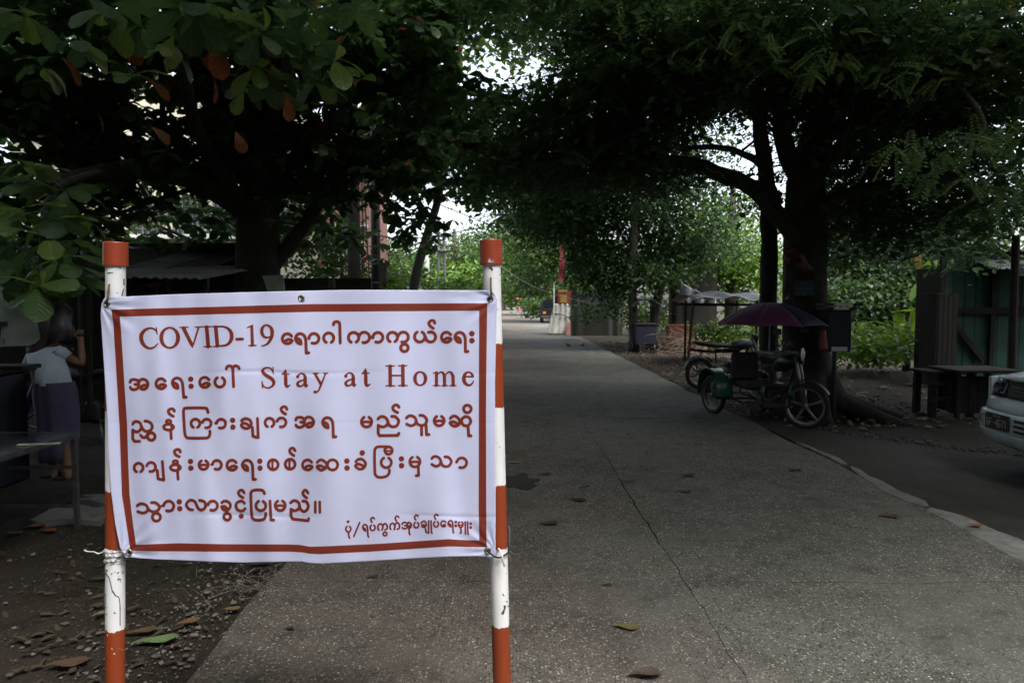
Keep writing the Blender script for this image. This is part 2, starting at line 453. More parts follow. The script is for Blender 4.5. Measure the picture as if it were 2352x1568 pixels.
def hash2(x, y, s=0.0):
    return np.sin(x * 1.7 + s) * np.cos(y * 1.3 - s * 2) * .5 + np.sin(x * 4.1 - y * 2.7 + s) * .25 + np.sin(x * 9.3 + y * 7.7 + 2 * s) * .13 + np.cos(x * 19.1 - y * 15.3 + s) * .07
def axis(lo, hi, d0, c):
    """coordinates dense near c, growing outwards"""
    out = [c]; d = d0; x = c
    while x < hi: x += d; out.append(x); d *= 1.06
    d = d0; x = c
    while x > lo: x -= d; out.insert(0, x); d *= 1.06
    return np.array(out)
xs = axis(-220, 220, .09, -2.0); ys = axis(-40, 420, .09, 4.0)
XX, YY = np.meshgrid(xs, ys)
ZZ = -.060 + .028 * hash2(XX * 1.9, YY * 1.9) + .012 * hash2(XX * 7, YY * 7, 1.3)
side = np.clip((np.abs(XX - .9) - 6) / 10, 0, 1)
ZZ += side * .10 * hash2(XX * .7, YY * .7, 3)
Vg = np.stack([XX.ravel(), YY.ravel(), ZZ.ravel()], 1)
nx = len(xs); ny = len(ys)
ii, jj = np.meshgrid(np.arange(nx - 1), np.arange(ny - 1))
a_ = (jj * nx + ii).ravel()
ground = put(np_mesh('ground', Vg, np.stack([a_, a_ + 1, a_ + 1 + nx, a_ + nx], 1), M['soil'], smooth=True), 'ground', kind='structure')

# concrete road: slabs with open joints
road = empty('road', kind='structure')
def wig(y, s): return .006 * math.sin(y * 2.1 + s) + .005 * math.sin(y * 9.7 + 2 * s) + .004 * math.sin(y * 23 + s) + .002 * math.sin(y * 51)
def edge_x(k, y):
    if k == 0: return -1.32 + .012 * math.sin(y * 5) - (.007 * y)
    if k == 1: return .95 + wig(y, .4) - (.007 * (y - 4))
    return 3.10 + .02 * math.sin(y * 3.1) - (.007 * (y - 4))
joints = [-9, -1.7, 3.68] + [3.68 + 5.25 * i for i in range(1, 24)] + [150.0]
def joint_y(y, x): return y + (.014 * math.sin(x * 3.3 + y) + .008 * math.sin(x * 9.1 + y) if 0 < y < 140 else 0)
g_ = .0022
for j in range(len(joints) - 1):
    for k in (0, 1):
        y0, y1 = joints[j], joints[j + 1]
        nu = 10 if y0 < 20 else 2; nv = 150 if y0 < 15 else 8
        def fn(u, v, y0=y0, y1=y1, k=k):
            yy = y0 + (y1 - y0) * v
            gx_ = .0012 + .0060 * math.exp(-((yy - 5.2) / 1.3) ** 2) * (.55 + .45 * math.sin(yy * 7.3 + k) * math.sin(yy * 17 + 2 * k)); xa = edge_x(k, yy) + (gx_ if k == 1 else 0); xb = edge_x(k + 1, yy) - (gx_ if k == 0 else 0)
            x = xa + (xb - xa) * u
            ya = joint_y(y0, x) + g_; yb = joint_y(y1, x) - g_
            z = .002 * math.sin(x * 2 + j) + .0015 * math.cos(yy * 1.3 + k)
            return (x, ya + (yb - ya) * v, z)
        MB().sheet(fn, nu, nv, (0, 0, -.14)).build('slab', M['road'], road)

# side road of worn asphalt joining from the right, and the cement strip between
so = [(3.12, 13.5), (3.05, 11.3), (3.12, 10.0), (3.35, 8.9), (3.9, 7.9), (4.7, 7.0), (6.0, 6.15), (8, 5.5), (13, 4.6), (30, 3.4)]
vs_ = []; fs_ = []
nseg = 60
def so_pt(t):
    t = t * (len(so) - 1); i = min(int(t), len(so) - 2); f = t - i
    return (so[i][0] * (1 - f) + so[i + 1][0] * f + .03 * math.sin(t * 9), so[i][1] * (1 - f) + so[i + 1][1] * f + .03 * math.cos(t * 11))
def side_fn(u, v):
    ox, oy = so_pt(u)
    ix = 3.125 + max(0, u - .55) * 60; iy = 13.3 - 20 * u if u < .95 else -5.7
    ix = 3.125 if u < .75 else 3.125 + (u - .75) * 108
    iy = 13.4 - (13.4 + 6) * min(1, u / .75)
    return (ox + (ix - ox) * v, oy + (iy - oy) * v, -.012 + .004 * math.sin(ox + v * 5))
MB().sheet(side_fn, nseg, 12, (0, 0, -.1)).build('side_road', M['asphalt'], kind='structure')
def jag(y, s): return .5 * math.sin(y * 5.3 + s) + .35 * math.sin(y * 13.1 + 2 * s) + .3 * math.sin(y * 31 + s) + .25 * math.sin(y * 67 + 3 * s)
for (y0, y1, w0, w1) in ((7.4, 6.35, .02, .07), (6.3, 5.05, .06, .13), (5.02, 3.9, .14, .24), (3.88, 2.2, .2, .28), (2.15, -1.0, .25, .28)):
    def strip_fn(u, v, y0=y0, y1=y1, w0=w0, w1=w1):
        y = y0 + (y1 - y0) * u; e = min(1, u * 9, (1 - u) * 9) ** .5
        w = (w0 + (w1 - w0) * u) * e
        c = edge_x(2, y) + .05 + .02 * math.sin(y * 2.1)
        return (c - w * .6 + .016 * jag(y, 1) + (w * 1.2 + .022 * jag(y, 4) * e) * v, y + .01 * jag(y * 2 + v * 5, 2), .005 + .007 * math.sin(v * math.pi))
    MB().sheet(strip_fn, 130, 5, (0, 0, -.03)).build('cement_patch', M['cement'], road)
def floor_fn(u, v):
    y = 4.3 + 8.2 * v
    return (-3.5 - 8 * u + (.05 * math.sin(y * 3) if u == 0 else 0), y, .035)
MB().sheet(floor_fn, 6, 30, (0, 0, -.14)).build('pavement', M['floor'], kind='structure')
for i, (qx, qy, w, d, a) in enumerate([(-3.25, 4.95, .55, .22, .2), (-3.05, 5.35, .5, .18, -.1), (-2.75, 5.15, .45, .15, .3), (-2.6, 5.6, .6, .2, 0)]):
    mb = MB(); n = 14
    for_top = [(qx + w * math.cos(t * 2 * math.pi / n) * (.8 + .2 * math.sin(t * 2.3 + i)), qy + d * math.sin(t * 2 * math.pi / n) * (.8 + .2 * math.cos(t * 3.1))) for t in range(n)]
    mb.prism(for_top, lambda p: (p[0], p[1], -.06), lambda p: (p[0], p[1], -.012 + .004 * math.sin(p[0] * 9)))
    mb.build('cement_smear', M['cement'], ground)

# ---------------------------------------------------------------- foliage
def rotmats(yaw, pitch, roll):
    cy, sy = np.cos(yaw), np.sin(yaw); cp, sp = np.cos(pitch), np.sin(pitch); cr, sr = np.cos(roll), np.sin(roll)
    Rz = np.zeros((len(yaw), 3, 3)); Ry = Rz.copy(); Rx = Rz.copy()
    Rz[:, 0, 0] = cy; Rz[:, 0, 1] = -sy; Rz[:, 1, 0] = sy; Rz[:, 1, 1] = cy; Rz[:, 2, 2] = 1
    Ry[:, 0, 0] = cp; Ry[:, 0, 2] = sp; Ry[:, 2, 0] = -sp; Ry[:, 2, 2] = cp; Ry[:, 1, 1] = 1
    Rx[:, 0, 0] = 1; Rx[:, 1, 1] = cr; Rx[:, 1, 2] = -sr; Rx[:, 2, 1] = sr; Rx[:, 2, 2] = cr
    return Rz @ Ry @ Rx
def almond_leaf(fine=False):
    """obovate leaf along +X, unit length, folded at the midrib; returns verts, tris"""
    ts = [0, .22, .5, .74, .92, 1.0] if fine else [0, .5, .85, 1.0]
    ws = [.012, .10, .22, .285, .19, .03] if fine else [.015, .22, .24, .02]
    vs_ = []; fs_ = []
    for t, w in zip(ts, ws):
        z = .10 * math.sin(t * 2.4) - .16 * t * t
        e = .10 * w + .02 * math.sin(t * 13)
        vs_ += [(t, -w, z + e), (t, 0, z), (t, w, z + e)]
    for i in range(len(ts) - 1):
        a = i * 3
        fs_ += [(a, a + 1, a + 4), (a, a + 4, a + 3), (a + 1, a + 2, a + 5), (a + 1, a + 5, a + 4)]
    return np.array(vs_), np.array(fs_)
def frond_leaf(pairs=7, fine=False):
    """pinnate spray along +X, unit length; leaflets widen towards the tip"""
    vs_ = []; fs_ = []
    for i in range(pairs):
        t = .12 + .84 * i / (pairs - 1); L_ = .13 + .14 * t; w = .035 + .035 * t
        z = -.22 * t * t
        for sd in (-1, 1):
            b = len(vs_); dx, dy = .45, sd * .9
            nx_, ny_ = -dy, dx
            p = lambda l, ww: (t + dx * l + nx_ * ww, dy * l + ny_ * ww, z - l * .25)
            vs_ += [p(0, 0), p(L_ * .65, -w), p(L_, 0), p(L_ * .65, w)]
            fs_ += [(b, b + 1, b + 2), (b, b + 2, b + 3)]
    b = len(vs_)
    vs_ += [(0, -.008, 0), (0, .008, 0), (.5, 0, -.055), (1, 0, -.22), (.5, -.008, -.06)]
    fs_ += [(b, b + 1, b + 2), (b + 2, b + 4, b + 3)]
    return np.array(vs_), np.array(fs_)
def plain_leaf():
    return np.array([(0, 0, 0), (.5, -.27, .05), (1, 0, -.08), (.5, .27, .05)]), np.array([(0, 1, 2), (0, 2, 3)])
def scatter(tpl, pos, size, whorl=1, droop=(.1, .9), rollamt=.5, tint=None, seed=0, up=None):
    g = np.random.default_rng(seed)
    tv, tf = tpl; n = len(pos)
    yaw = g.uniform(0, 2 * np.pi, n)
    if whorl > 1:
        pos = np.repeat(pos, whorl, 0)
        yaw = (yaw[:, None] + np.arange(whorl)[None] * (2 * np.pi / whorl) + g.normal(0, .25, (n, whorl))).ravel()
        if tint is not None: tint = np.repeat(tint, whorl)
        n = n * whorl
    pitch = g.uniform(droop[0], droop[1], n); roll = g.normal(0, rollamt, n)
    Rm = rotmats(yaw, pitch, roll)
    sz = size * g.uniform(.65, 1.25, n)
    Vv = np.einsum('nij,kj->nki', Rm, tv) * sz[:, None, None] + pos[:, None, :]
    Ff = tf[None] + (np.arange(n) * len(tv))[:, None, None]
    tt = g.beta(1.6, 2.2, n) * .9
    if tint is not None: tt = np.clip(tt * .5 + tint * .5, 0, .93)
    odd = g.random(n) > .985
    tt[odd] = g.uniform(.95, 1, odd.sum())
    return Vv.reshape(-1, 3), Ff.reshape(-1, 3), np.repeat(tt, len(tv))
def blob_points(blobs, sub=.38, per=9, seed=0, voids=()):
    g = np.random.default_rng(seed); out = []; tn = []
    for (c, r, n) in blobs:
        m = max(1, int(n / per))
        u = g.normal(0, 1, (m, 3)); u /= np.linalg.norm(u, axis=1)[:, None]
        rad = g.random(m) ** (1 / 2.2)
        cen = np.array(c)[None] + u * rad[:, None] * np.array(r)[None]
        p = np.repeat(cen, per, 0) + g.normal(0, 1, (m * per, 3)) * np.array([sub, sub, sub * .55])
        t = np.repeat(g.random(m), per)
        out.append(p); tn.append(t)
    p = np.concatenate(out); t = np.concatenate(tn)
    keep = p[:, 2] > .1
    for (c, r) in voids:
        d = (p - np.array(c)) / np.array(r)
        keep &= (d ** 2).sum(1) > 1
    return p[keep], t[keep]
def B(px, py, Y, rx, ry, rz, n): return (tuple(P(px, py, Y)), (rx, ry, rz), n)
def W(x, y, z, rx, ry, rz, n): return ((x, y, z), (rx, ry, rz), n)
def Vd(px, py, Y, wpx, hpx, dep):
    """gap between the boughs of one tree: a tube of air through its crown, centred at depth Y"""
    return (tuple(P(px, py, Y)), (wpx / F * Y, dep, hpx / F * Y))
def crown(parent, mat, tpl, size, blobs, whorl=1, sub=.38, per=9, seed=0, voids=(), droop=(.1, .9), roll=.5, name='crown'):
    p, t = blob_points(blobs, sub, per, seed, voids)
    Vv, Ff, tt = scatter(tpl, p, size, whorl, droop, roll, t, seed + 1)
    return put(np_mesh(name, Vv, Ff, M[mat], tint=tt), name, parent, world=True, kind='stuff')
def bough(parent, pts, r0, r1, mat='bark', name='limb', n=8):
    pts = [Vector(p) for p in pts]; q = []
    for i in range(len(pts) - 1):
        a = pts[max(i - 1, 0)]; b = pts[i]; c = pts[i + 1]; d = pts[min(i + 2, len(pts) - 1)]
        for k in range(4):
            t = k / 4
            q.append(.5 * ((2 * b) + (c - a) * t + (2 * a - 5 * b + 4 * c - d) * t * t + (3 * b - a - 3 * c + d) * t ** 3))
    q.append(pts[-1]); m = len(q)
    q = [p + Vector((random.uniform(-1, 1), random.uniform(-1, 1), random.uniform(-1, 1))) * r1 * .25 for p in q]
    rs = [(r0 + (r1 - r0) * (i / (m - 1))) * random.uniform(.93, 1.07) for i in range(m)]
    return MB().tube(q, rs, n).build(name, M[mat], parent, world=True, smooth=True)
TL, TLf = almond_leaf(), almond_leaf(True)
TF, TP = frond_leaf(), plain_leaf()

# --- big almond tree on the left, boughs reaching over the sign
at_ = empty('almond_tree', (-3.32, 9.0, 0), label='big dark tree with broad glossy leaves behind the banner, its boughs overhanging the sign', cat='tree')
base = Vector((-3.32, 9.0, -.1))
mb = MB()
tp = [base, P(600, 900, 9), P(594, 760, 9), P(592, 640, 9), P(592, 520, 9), P(598, 420, 9), P(596, 300, 9), P(602, 160, 9.1), P(610, 0, 9.2), Vector((-3.2, 9.2, 7))]
mb.tube(tp, [.5, .36, .31, .29, .27, .25, .21, .17, .14, .06], 14)
mb.build('trunk', M['bark'], at_, world=True, smooth=True)
limbs = [([P(588, 500, 9), P(480, 428, 8.6), P(350, 394, 8), P(230, 396, 7.4), P(120, 418, 6.9), P(30, 440, 6.5)], .15, .05),
         ([P(610, 630, 9), P(690, 530, 9.2), P(745, 450, 9.4), P(805, 380, 9.6), P(880, 300, 9.8), P(960, 240, 10)], .11, .04),
         ([P(592, 520, 9), P(510, 400, 8.5), P(450, 290, 7.4), P(420, 160, 6), P(430, 40, 4.6), P(440, -40, 4.1)], .11, .02),
         ([P(598, 330, 9), P(640, 230, 7.6), P(660, 160, 6), P(650, 110, 4.9), P(610, 70, 4.2)], .09, .015),
         ([P(640, 230, 7.6), P(720, 190, 6), P(745, 160, 5), P(775, 140, 4.3)], .04, .012),
         ([P(230, 396, 7.4), P(150, 420, 6.2), P(110, 470, 5.2), P(100, 540, 4.5), P(95, 640, 4.05)], .05, .012),
         ([P(600, 300, 9), P(760, 200, 9), P(900, 140, 9), P(1050, 110, 9)], .09, .03),
         ([P(590, 250, 9), P(380, 120, 8.5), P(200, 60, 8), P(60, 30, 7.5)], .09, .03),
         ([P(370, 395, 8.1), P(375, 300, 8.1), P(372, 200, 8), P(368, 80, 8)], .05, .02),
         ([P(470, 425, 8.6), P(300, 480, 9), P(200, 530, 9.4)], .04, .015),
         ([P(880, 300, 9.8), P(960, 370, 10.6), P(1040, 420, 11.4)], .04, .015)]
for pts, r0, r1 in limbs: bough(at_, pts, r0, r1)
al_blobs = [
    B(60, 60, 7.5, 1.6, 1.6, .9, 300), B(330, 40, 8, 1.7, 1.8, .8, 300), B(640, 60, 8, 1.7, 2.0, .9, 300), B(930, 40, 9, 1.5, 2.0, .8, 290),
    B(60, 250, 8, 1.5, 1.5, .7, 380), B(250, 210, 8.6, .9, 1.3, .9, 160), B(560, 240, 9, 1.1, 1.4, .9, 330), B(780, 270, 9.2, 1.3, 1.6, 1.0, 380),
    B(960, 150, 9.4, 1.1, 1.5, .7, 300), B(880, 430, 10, 1.3, 1.4, .65, 260), B(1020, 420, 12, 1.2, 1.2, .9, 150), B(700, 400, 9.6, .9, 1.2, .7, 200),
    B(180, 430, 8.4, 1.5, 1.3, .35, 150), B(60, 520, 8.0, .8, 1.0, .5, 90), B(450, 330, 8.9, 1.0, 1.0, .45, 170), B(960, 560, 12, .8, .8, .35, 46), B(690, 530, 11, .9, 1, .5, 90), B(470, 520, 10.5, 1.0, .8, .45, 60), B(300, 560, 10.5, 1.0, .8, .35, 55),]
al_void = [Vd(372, 208, 8.5, 75, 42, 3.5), Vd(362, 230, 8.5, 40, 60, 3.5), Vd(905, 318, 10, 60, 22, 2.4), Vd(700, 330, 9.5, 20, 16, 2.5), Vd(740, 470, 10, 22, 60, 2),
           Vd(840, 480, 10.5, 20, 70, 2.5), Vd(1130, 152, 10, 115, 60, 3.5), Vd(838, 530, 10, 46, 90, 2.6), Vd(430, 520, 10, 60, 20, 2.), Vd(960, 480, 12, 70, 32, 2.5), Vd(1060, 490, 11, 70, 36, 3), Vd(940, 590, 11, 90, 36, 3), Vd(1050, 600, 12, 70, 60, 4), Vd(845, 430, 10, 16, 50, 3), Vd(350, 640, 10, 400, 60, 3)]
crown(at_, 'almond', TP, .30, [W(-7, 6.5, 6.6, 3.8, 3.4, .9, 1500), W(-2.5, 6.5, 6.8, 3.4, 3.6, .9, 1500), W(1.0, 9.0, 7.2, 3.0, 4.0, 1.0, 1500), W(-4, 12, 7, 4.5, 3.5, 1.2, 1500), W(-10, 10, 6, 4, 5, 1.5, 2500), W(-4.5, 5.6, 5.6, 4.2, 1.2, .5, 900)], sub=.5, per=10, seed=4, droop=(-.3, .6))  # upper leaves out of view, with slabs added to shade the ground
crown(at_, 'almond', TL, .20, al_blobs, whorl=6, sub=.30, per=6, seed=3, voids=al_void, droop=(-.2, .9), roll=.35)
# the nearest leaves, one by one
def leaf_meshes(tpl, mat, tints, nm='leaf'):
    return [np_mesh(nm, tpl[0], tpl[1], M[mat], smooth=True, tint=np.full(len(tpl[0]), t)) for t in tints]
LM = leaf_meshes(TLf, 'almond_near', [.35, .6, .72, .84, .90])
LMbright = leaf_meshes(TLf, 'almond_near', [.925])[0]
LMbrown = leaf_meshes(TLf, 'almond_near', [.955, .985])
def place_leaf(me, parent, pos, yaw, pitch, roll, size, name='leaf'):
    o = bpy.data.objects.new(name, me); COL.objects.link(o); o.parent = parent
    m = Matrix.LocRotScale(pos, (Matrix.Rotation(yaw, 3, 'Z') @ Matrix.Rotation(pitch, 3, 'Y') @ Matrix.Rotation(roll, 3, 'X')).to_quaternion(), (size,) * 3)
    o.matrix_basis = Matrix.Translation(parent.location).inverted() @ m
    return o
rl = random.Random(5)
whorls = [(95, 669, 3.9, 8, .215), (135, 600, 4.05, 7, .21), (108, 551, 4.25, 7, .22), (121, 500, 4.4, 7, .22), (38, 478, 4.5, 7, .24), (165, 640, 4.3, 5, .20), (20, 560, 4.7, 7, .22), (180, 560, 4.7, 5, .2), (60, 420, 5.0, 7, .22), (5, 660, 4.3, 3, .2),
          (600, 78, 4.1, 8, .235), (687, 120, 4.3, 8, .20), (769, 141, 4.3, 8, .20), (640, 165, 4.5, 6, .2), (560, 40, 4.2, 7, .22), (425, 12, 3.9, 7, .26), (500, 60, 4.4, 7, .24), (540, 110, 4.6, 6, .22), (700, 30, 4.6, 6, .22), (330, 60, 4.6, 7, .22),
          (250, 20, 4.3, 7, .24), (180, 90, 4.8, 7, .22), (60, 40, 4.6, 7, .24), (400, 110, 5.0, 6, .22), (720, 200, 4.7, 5, .19), (620, 210, 4.8, 5, .2), (820, 20, 5.0, 6, .2), (100, 150, 5.2, 6, .22), (300, 170, 5.4, 6, .2), (70, 620, 4.6, 7, .22), (10, 600, 4.4, 7, .22), (150, 440, 5.2, 7, .22), (80, 380, 5.6, 7, .22), (190, 500, 5.4, 6, .2), (480, 20, 4.0, 7, .24), (660, 60, 4.3, 7, .22), (590, 150, 4.4, 7, .2), (740, 110, 4.6, 7, .2), (560, 200, 4.8, 6, .2)]
for wi, (px, py, Y, n, sz) in enumerate(whorls):
    c = P(px, py, Y); y0 = rl.uniform(0, 6)
    for k in range(n):
        me = rl.choice(LM)
        place_leaf(me, at_, c + Vector((rl.uniform(-.02, .02), rl.uniform(-.02, .02), rl.uniform(-.03, .03))), y0 + k * 2 * math.pi / n + rl.uniform(-.3, .3),
                   rl.uniform(-.3, 1.0), rl.uniform(-.4, .4), sz * (1.28 if px < 260 and py > 350 else 1.1) * rl.uniform(.75, 1.15))
place_leaf(LMbright, at_, P(607, 72, 4.05), R(80), R(-78), R(88), .15)
place_leaf(LMbright, at_, P(96, 668, 3.88), R(95), R(-70), R(70), .12)
place_leaf(LMbright, at_, P(770, 140, 4.25), R(60), R(-60), R(70), .13)
place_leaf(LMbright, at_, P(400, 80, 4.6), R(180), R(60), R(70), .16)
for (px, py, Y, yw, pt, rr, sz) in [(655, 215, 4.4, 40, 80, 80, .17), (480, 90, 4.2, 20, 72, 75, .24), (505, 110, 4.3, 200, 60, 70, .16), (618, 125, 4.4, 150, 70, 80, .13), (490, 180, 4.9, 90, 80, 85, .17), (335, 180, 5, 30, 40, 50, .2), (345, 290, 6, 30, 40, 60, .2), (540, 300, 6, 10, 70, 80, .2), (140, 130, 4.6, 60, 50, 60, .2), (290, 95, 4.8, 0, 60, 80, .18), (225, 260, 6, 100, 60, 80, .2)]:
    place_leaf(rl.choice(LMbrown), at_, P(px, py, Y), R(yw), R(pt), R(rr), sz)

# --- rain tree on the right
rt = empty('rain_tree', (4.15, 9.6, 0), label='thick dark trunked tree with feathery leaves behind the trishaw on the right', cat='tree')
mb = MB()
tr_pts = [Vector((4.25, 9.6, -.1)), P(1862, 930, 9.6), P(1850, 800, 9.6), P(1848, 650, 9.6), P(1850, 520, 9.6), P(1850, 420, 9.5), P(1880, 300, 9.2), P(1930, 180, 9), P(1990, 40, 8.7), Vector((5.6, 8.4, 6.3))]
mb.tube(tr_pts, [.52, .38, .31, .29, .29, .25, .20, .16, .13, .05], 16)
for a, l in ((-.3, .9), (.5, .6), (1.4, .5), (2.4, .5), (3.6, .5), (4.6, .55), (5.5, .95)):
    c = Vector((4.2, 9.6, 0)); d = Vector((math.cos(a), math.sin(a), 0))
    mb.tube([c + d * .18 + Vector((0, 0, .55)), c + d * .38 + Vector((0, 0, .16)), c + d * (.4 + l * .5) + Vector((0, 0, .02)), c + d * (.4 + l) + Vector((0, 0, -.08))], [.16, .15, .10, .04], 8)
mb.build('trunk', M['bark'], rt, world=True, smooth=True)
rl_limbs = [([P(1838, 560, 9.3), P(1742, 442, 9.2), P(1645, 396, 9.1), P(1571, 373, 9), P(1479, 368, 9), P(1350, 372, 9), P(1200, 350, 9.2), P(1050, 330, 9.4)], .13, .05),
            ([P(1790, 470, 9.2), P(1747, 382, 9.1), P(1700, 350, 9), P(1640, 338, 8.9), P(1560, 342, 8.8)], .06, .03),
            ([P(1850, 440, 9.3), P(1800, 330, 9.1), P(1790, 200, 8.9), P(1775, 60, 8.6)], .15, .08),
            ([P(1855, 440, 9.3), P(1930, 340, 8.9), P(2020, 240, 8.4), P(2150, 160, 7.8), P(2330, 90, 7)], .12, .05),
            ([P(1860, 480, 9.3), P(1960, 440, 9), P(2080, 420, 8.5), P(2250, 390, 8)], .09, .03),
            ([P(1790, 240, 9), P(1650, 180, 8.5), P(1500, 120, 8), P(1350, 60, 7.5)], .10, .04),
            ([P(2150, 160, 7.8), P(2230, 230, 6.6), P(2260, 300, 5.6), P(2180, 330, 5.2)], .035, .008),
            ([P(1700, 350, 9), P(1745, 315, 8.9), P(1790, 290, 8.9)], .018, .012)]
for pts, r0, r1 in rl_limbs: bough(rt, pts, r0, r1)
rt_blobs = [B(1250, 20, 8.5, 1.3, 1.8, .55, 260), B(1480, 60, 8.2, 1.4, 1.8, .8, 420), B(1720, 80, 8.2, 1.4, 1.8, .8, 420), B(1950, 100, 8, 1.3, 1.6, .8, 420), B(2180, 90, 7.8, 1.4, 1.6, .8, 420), B(2360, 200, 7.6, 1.1, 1.5, .9, 300),
            B(1480, 250, 9.2, 1.2, 1.5, .75, 460), B(1330, 330, 9.4, 1.0, 1.2, .6, 260), B(1250, 230, 9.4, .6, .9, .5, 90), B(1170, 380, 9.8, .7, .9, .35, 110), B(1640, 180, 8.8, 1.0, 1.3, .5, 330), B(1880, 230, 9.3, .8, 1.2, .5, 260), B(2080, 260, 8.6, 1.3, 1.5, .7, 430), B(2010, 400, 10, 1.1, 1.2, .7, 330), B(2220, 440, 9.4, 1.2, 1.3, .6, 300),
            B(1500, 400, 9.6, .9, 1.0, .3, 130), B(1960, 520, 10.4, .8, .9, .5, 170), B(2180, 560, 11, 1.0, .8, .3, 90), B(1690, 420, 9.4, .5, .5, .10, 26),]
rt_void = [Vd(1690, 335, 9.2, 74, 72, 3.5), Vd(1870, 290, 9.2, 26, 30, 3), Vd(1880, 400, 9.2, 26, 36, 3), Vd(1540, 290, 9.2, 16, 12, 3), Vd(1655, 275, 9.2, 52, 26, 3), Vd(1700, 300, 9.2, 66, 40, 3), Vd(1805, 310, 9.2, 30, 40, 1.4), Vd(1600, 320, 9.2, 25, 30, 2), Vd(1900, 400, 9.6, 20, 40, 2), Vd(1620, 470, 9.6, 90, 40, 2.5), Vd(1170, 152, 9.3, 138, 64, 4), Vd(1125, 30, 8.7, 24, 24, 3), Vd(1330, 150, 9, 12, 16, 3), Vd(2330, 60, 8, 36, 26, 3), Vd(1890, 170, 8.8, 16, 14, 2.5), Vd(1400, 130, 8.5, 12, 12, 3)]
crown(rt, 'feather', TP, .30, [W(4.5, 8, 7.0, 4.2, 3.8, .9, 1900), W(10, 8, 6.8, 4.2, 4.5, 1.1, 2600), W(2.5, 13, 8.0, 3.5, 3.5, 1.2, 1500), W(9.5, 11.5, 7.4, 5, 2.0, 1.0, 1300), W(4.0, 4.6, 5.8, 3.6, 1.5, .5, 1200)], sub=.5, per=10, seed=10, droop=(-.3, .6))  # high crown above the frame; its leaf slabs are added to cut light below
crown(rt, 'feather', TP, .15, [(c, r, int(n * 4.8)) for c, r, n in rt_blobs], sub=.36, per=14, seed=12, voids=rt_void, droop=(-.4, .8))
crown(rt, 'feather', TF, .25, rt_blobs, whorl=3, sub=.34, per=8, seed=9, voids=rt_void, droop=(-.2, .7), roll=.4)
FM = [np_mesh('frond', TFv, TFf_, M['feather_near'], tint=np.full(len(TFv), t)) for (TFv, TFf_), t in [(frond_leaf(8), .55), (frond_leaf(7), .7), (frond_leaf(9), .82), (frond_leaf(7), .9)]]
def frond_spray(px, py, Y, n, spread, sz, bright):
    c = P(px, py, Y)
    for k in range(n):
        o = c + Vector((rl.gauss(0, spread), rl.gauss(0, spread), rl.gauss(0, spread * .35)))
        place_leaf(FM[min(3, max(0, int(rl.random() * 3) + bright))], rt, o, rl.uniform(0, 2 * math.pi), rl.uniform(.0, .75), rl.uniform(-.35, .35), sz * rl.uniform(.8, 1.2), 'frond')
for a in [(2110, 330, 5.3, 18, .16, .23, 1), (2200, 340, 5.3, 18, .18, .24, 1), (2270, 300, 5.5, 12, .16, .22, 1), (2330, 290, 5.5, 12, .14, .22, 1), (2180, 400, 5.4, 12, .14, .24, 0), (2290, 420, 5.4, 12, .16, .24, 0), (2340, 380, 5.5, 12, .16, .22, 0),
          (1900, 115, 6.4, 12, .14, .22, 1), (1870, 150, 6.6, 10, .14, .22, 0), (2050, 150, 6.4, 12, .18, .22, 0), (2090, 180, 6.4, 8, .14, .22, 0), (1660, 100, 6.8, 10, .2, .22, 0), (1800, 60, 6.5, 8, .2, .22, 0), (2240, 480, 5.8, 8, .14, .2, 0)]:
    frond_spray(*a)
# slim second stem and hanging creeper beside it
st = empty('slim_tree', tuple(P(1766, 700, 10.3).xy) + (0,), label='slim straight trunk standing close to the left of the thick feathery tree', cat='tree')
bough(st, [Vector((3.86, 10.3, -.1)), P(1764, 850, 10.3), P(1766, 600, 10.2), P(1763, 440, 9.8), P(1750, 330, 8.9), P(1742, 250, 8.9), P(1730, 120, 8.8), P(1700, -60, 8.7)], .155, .05, name='trunk', n=10)
crown(st, 'feather', TF, .22, [B(1740, 120, 8.8, .7, .8, .5, 110), B(1735, 480, 8.9, .3, .3, .08, 10)], whorl=3, sub=.3, per=6, seed=77)
vine = MB()
vp = [P(1955, 90, 7.6), P(1965, 210, 7.7), P(1955, 280, 7.8), P(1925, 370, 8.0), P(1880, 430, 8.3), P(1832, 448, 8.6)]
vine.tube(vp, .012, 5)
vine.build('hanging_vine', M['pale_bark'], label='pale bare creeper stem looping down towards the thick trunk on the right', cat='vine')
vine = MB(); vine.tube([P(1465, 270, 8.6), P(1500, 300, 8.6), P(1550, 300, 8.6), P(1600, 272, 8.6)], .010, 5)
vine.build('hanging_vine', M['pale_bark'], label='thin creeper sagging in a shallow curve below the leaves above the road', cat='vine')

# --- trees further back
def simple_tree(name, x, y, h, r, label, blobs, mat='mixed', leaf=.14, n_limb=5, seed=1, voids=(), bark='bark', group=None, sub=.4, per=10, lean=(0, 0), tpl=None, tr_top=None):
    t = empty(name, (x, y, 0), label=label, cat='tree', group=group or ('trees lining the right side of the road' if name == 'roadside_tree' else None))
    g = random.Random(seed)
    top = Vector((x + lean[0], y + lean[1], h))
    pts = [Vector((x, y, -.15)), Vector((x, y, .4)), Vector((x + lean[0] * .3 + g.uniform(-.1, .1), y + lean[1] * .3, h * .35)), Vector((x + lean[0] * .65, y + lean[1] * .65, h * .7)), top]
    MB().tube(pts, [r * 1.5, r * 1.1, r, r * .8, r * .45], 10).build('trunk', M[bark], t, world=True, smooth=True)
    for i in range(n_limb):
        c = Vector(blobs[i % len(blobs)][0]); s = pts[2].lerp(top, g.uniform(.1, .9)); m = s.lerp(c, .5) + Vector((0, 0, .3))
        bough(t, [s, m, c], r * .4, r * .12, bark, n=6)
    crown(t, mat, tpl or TP, leaf, blobs, sub=sub, per=per, seed=seed, voids=voids)
    return t
